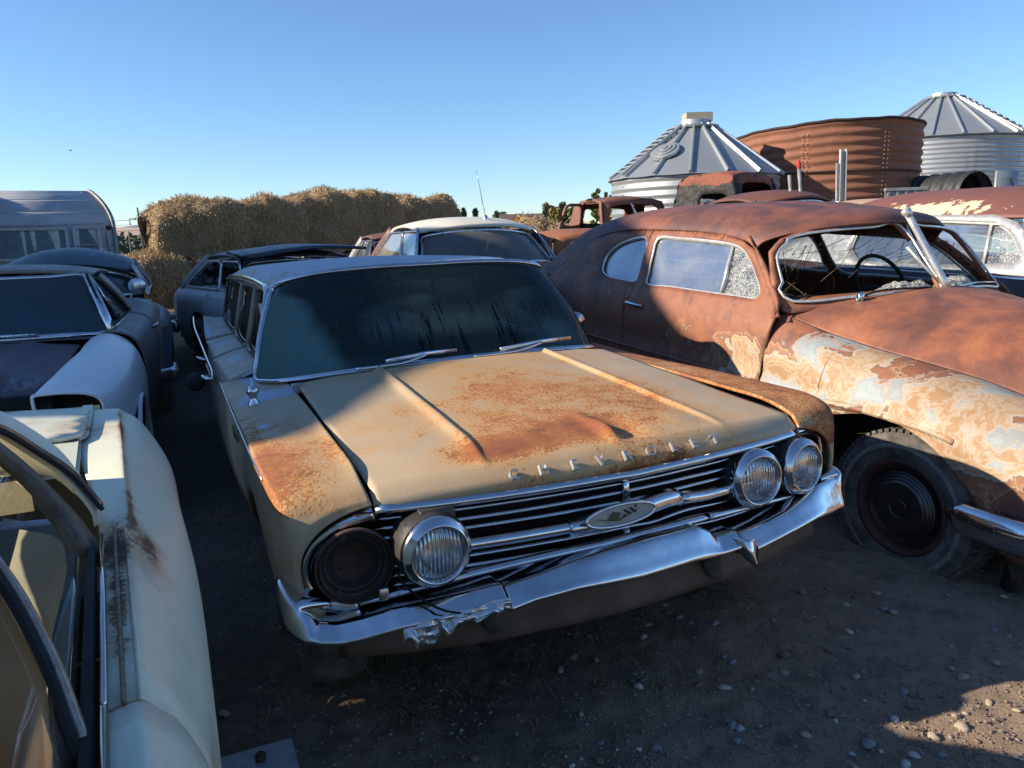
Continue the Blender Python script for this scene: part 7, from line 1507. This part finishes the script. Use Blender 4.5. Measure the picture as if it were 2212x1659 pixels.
def litter():
    r = random.Random(21); mats = [simple('stone_grey', (.24, .24, .25), (.16, .16, .17), .75, sc=30), simple('stone_tan', (.34, .28, .21), (.25, .2, .15), .75, sc=30), simple('stone_brown', (.20, .13, .10), (.13, .09, .07), .8, sc=30), simple('stone_pale', (.46, .44, .42), (.34, .33, .31), .7, sc=30)]
    base = []
    for k in range(7):
        bm = []; V, F = lathe([(.001, -.34), (.30, -.27), (.50, 0), (.32, .27), (.001, .34)], 9); V = np.array([np.array(v) * (1 + .38 * fbm(tuple(np.array(v) * 2 + k * 5), 1, 2)) for v in V])
        me = bpy.data.meshes.new('stone'); me.from_pydata([tuple(v) for v in V], [], F); me.polygons.foreach_set('use_smooth', [True] * len(me.polygons)); me.materials.append(mats[k % 4]); base.append(me)
    gnd = bpy.data.objects['ground']
    for k in range(230):
        while True:
            px, py = r.uniform(430, 2212), r.uniform(1180, 1659)
            if r.random() < (.35 if px < 1150 else 1): break
        p = WF.Z((px, py), 0); s = r.choice([.012, .016, .02, .024, .03, .038]) * r.uniform(.8, 1.25)
        if k < 12: px = r.uniform(1850, 2200); py = r.uniform(1540, 1655); p = WF.Z((px, py), 0); s *= 1.15
        o = bpy.data.objects.new('stone', base[r.randrange(7)]); col.objects.link(o); o.parent = gnd; o.location = (p[0], p[1], gz(p[0], p[1]) + s * .12); o.rotation_euler = (r.uniform(-.3, .3), r.uniform(-.3, .3), r.uniform(0, 6)); o.scale = (s, s * r.uniform(.65, 1), s * r.uniform(.5, .8))
    gv = [[], []]; gf = [[], []]
    for k in range(13000):
        px, py = r.uniform(330, 2300), r.uniform(1000, 1750) if r.random() < .8 else r.uniform(1450, 1700); p = WF.Z((px, py), 0); x, y = p[0], p[1]; s = r.choice([.0025, .003, .004, .005, .007]) * r.uniform(.7, 1.3); q = np.array([x, y, gz(x, y) + s * .3]); i = k % 2; b0 = len(gv[i])
        R_ = r.uniform(0, 6); c, s_ = math.cos(R_), math.sin(R_)
        for a in ((1, 0, 0), (0, .8, 0), (-1, 0, 0), (0, -.8, 0), (.1, .1, .7), (0, 0, -.5)): gv[i].append(q + s * np.array([a[0] * c - a[1] * s_, a[0] * s_ + a[1] * c, a[2]]))
        if x < .2 and r.random() < .5: continue
        gf[i] += [(b0, b0 + 1, b0 + 4), (b0 + 1, b0 + 2, b0 + 4), (b0 + 2, b0 + 3, b0 + 4), (b0 + 3, b0, b0 + 4)]
    for i in (0, 1): obj('gravel', (gv[i], gf[i]), (simple('grit_tan', (.26, .21, .155), (.17, .135, .10), .85, sc=30), mats[2])[i], smooth=False, kind='stuff', cat='gravel', label=('pale', 'brown')[i] + ' fine gravel scattered over the packed dirt')
    g = []; F = []
    cl = [(WF.Z(q_, 0), .10) for q_ in [(1790, 1180), (2080, 1230), (470, 1120), (560, 1200), (1120, 1400), (1300, 1390), (1600, 1250), (700, 1450)] * 2] + [(WF.Z((r.uniform(600, 1500), r.uniform(1180, 1520)), 0), r.uniform(.08, .3)) for _ in range(26)] + [(WF.Z((1480 + r.uniform(-120, 150), 1290 + r.uniform(-60, 60)), 0), .16) for _ in range(8)] + [(WF.Z((r.uniform(620, 950), r.uniform(1400, 1480)), 0), .15) for _ in range(6)]
    for k in range(3600):
        c, s = r.choice(cl); x, y = c[0] + r.gauss(0, s), c[1] + r.gauss(0, s * .6); a = r.uniform(0, 6.28); L = r.uniform(.02, .09); z0 = gz(x, y) + .004 + .02 * r.random(); d = np.array([math.cos(a), math.sin(a), r.uniform(-.2, .35)]) * L; w = np.array([-d[1], d[0], 0]) / L * .0012; p = np.array([x, y, z0]); m_ = p + d * .5 + np.array([0, 0, .006])
        b0 = len(g); g += [p - w, p + w, m_ + w, m_ - w, p + d + w, p + d - w]; F += [(b0, b0 + 1, b0 + 2, b0 + 3), (b0 + 3, b0 + 2, b0 + 4, b0 + 5)]
    obj('dry_stalks', (g, F), simple('old_straw', (.30, .21, .11), (.16, .11, .07), .9), smooth=False, kind='stuff', cat='straw', label='thin dry stalks lying on the dirt before the bumper')
    # grey box with a rusty rod at the bottom edge
    p = WF.Z((610, 1640), .06); t = thing('grey_case', 'grey metal box on the dirt at the bottom edge, beside a rusty rod', 'box', None, (p[0] - .02, p[1] - .12, 0), R(24))
    obj('shell', box((0, 0, .045), (.19, .26, .09)), simple('grey_case_paint', (.23, .25, .28), (.17, .18, .2), .5), t, smooth=False, bevel=.008); obj('rim', box((0, 0, .093), (.20, .27, .008)), simple('grey_case_rim', (.30, .32, .35), rough=.4), t, smooth=False, bevel=.003)
    p = WF.Z((560, 1640), .1); t = thing('rusty_rod', 'short rusty rod standing in the dirt left of the grey metal box', 'rod', None, (p[0], p[1], 0)); obj('shaft', tube([(0, 0, -.02), (.004, 0, .12)], .009, 8), DARK_RUST, t); obj('nut', lathe([(.016, 0), (.016, .014), (.001, .016)], 6, axisM((.004, 0, .10), (0, 0, 1))), DARK_RUST, t)
def ground_mat():
    s = NT('packed_dirt'); n = s.noise(1.1, 8, .6); n2 = s.noise(14, 10, .7); n3 = s.noise(85, 6, .7)
    c = s.mix(s.ramp(n, [(.35, 0.), (.65, 1.)]), (.36, .26, .17), (.26, .19, .13)); c = s.mix(s.ramp(n2, [(.4, 0.), (.7, 1.)]), c, (.38, .29, .21))
    co = s.sep(); far_ = s.ramp(s.math('MULTIPLY', co[1], .01), [(.3, 0.), (.6, 1.)]); c = s.mix(far_, c, (.30, .27, .14))
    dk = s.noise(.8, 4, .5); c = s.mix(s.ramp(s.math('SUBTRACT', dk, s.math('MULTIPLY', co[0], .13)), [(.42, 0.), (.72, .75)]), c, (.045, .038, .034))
    h = s.math('ADD', s.math('MULTIPLY', n2, .6), s.math('MULTIPLY', n3, .35)); n4 = s.noise(3.2, 9, .7); c = s.mix(s.ramp(n4, [(.52, 0.), (.62, .55)]), c, (.10, .08, .065)); return s.bsdf(c, .95, 0.0, s.bump(h, 1.0, .05))
gm = ground_mat()
def gz(x, y):
    if abs(x) > 20 or y > 40: return 0
    return -.012 + .014 * fbm((x * 1.3, y * 1.3, 0), 1, 4) + .010 * fbm((x * 6, y * 6, 3), 1, 2) + (.010 * fbm((x * 20, y * 20, 1), 1, 2) if y < 4 else 0)
us = np.r_[-6000, -900, -200, -60, -30, -18, -12, -8, -5, -3.5, np.linspace(-2.4, 4, 210), 4.6, 6, 8, 12, 18, 30, 60, 200, 900, 6000]; vsn = np.r_[-600, -60, -20, -6, -2, 0, .8, np.linspace(1.3, 6, 190), 6.6, 8, 10, 14, 20, 30, 50, 80, 200, 600, 1500, 7000]
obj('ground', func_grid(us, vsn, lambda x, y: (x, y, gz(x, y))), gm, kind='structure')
chevy(); hudson(); pontiac(); cream_car(); others(); setting()
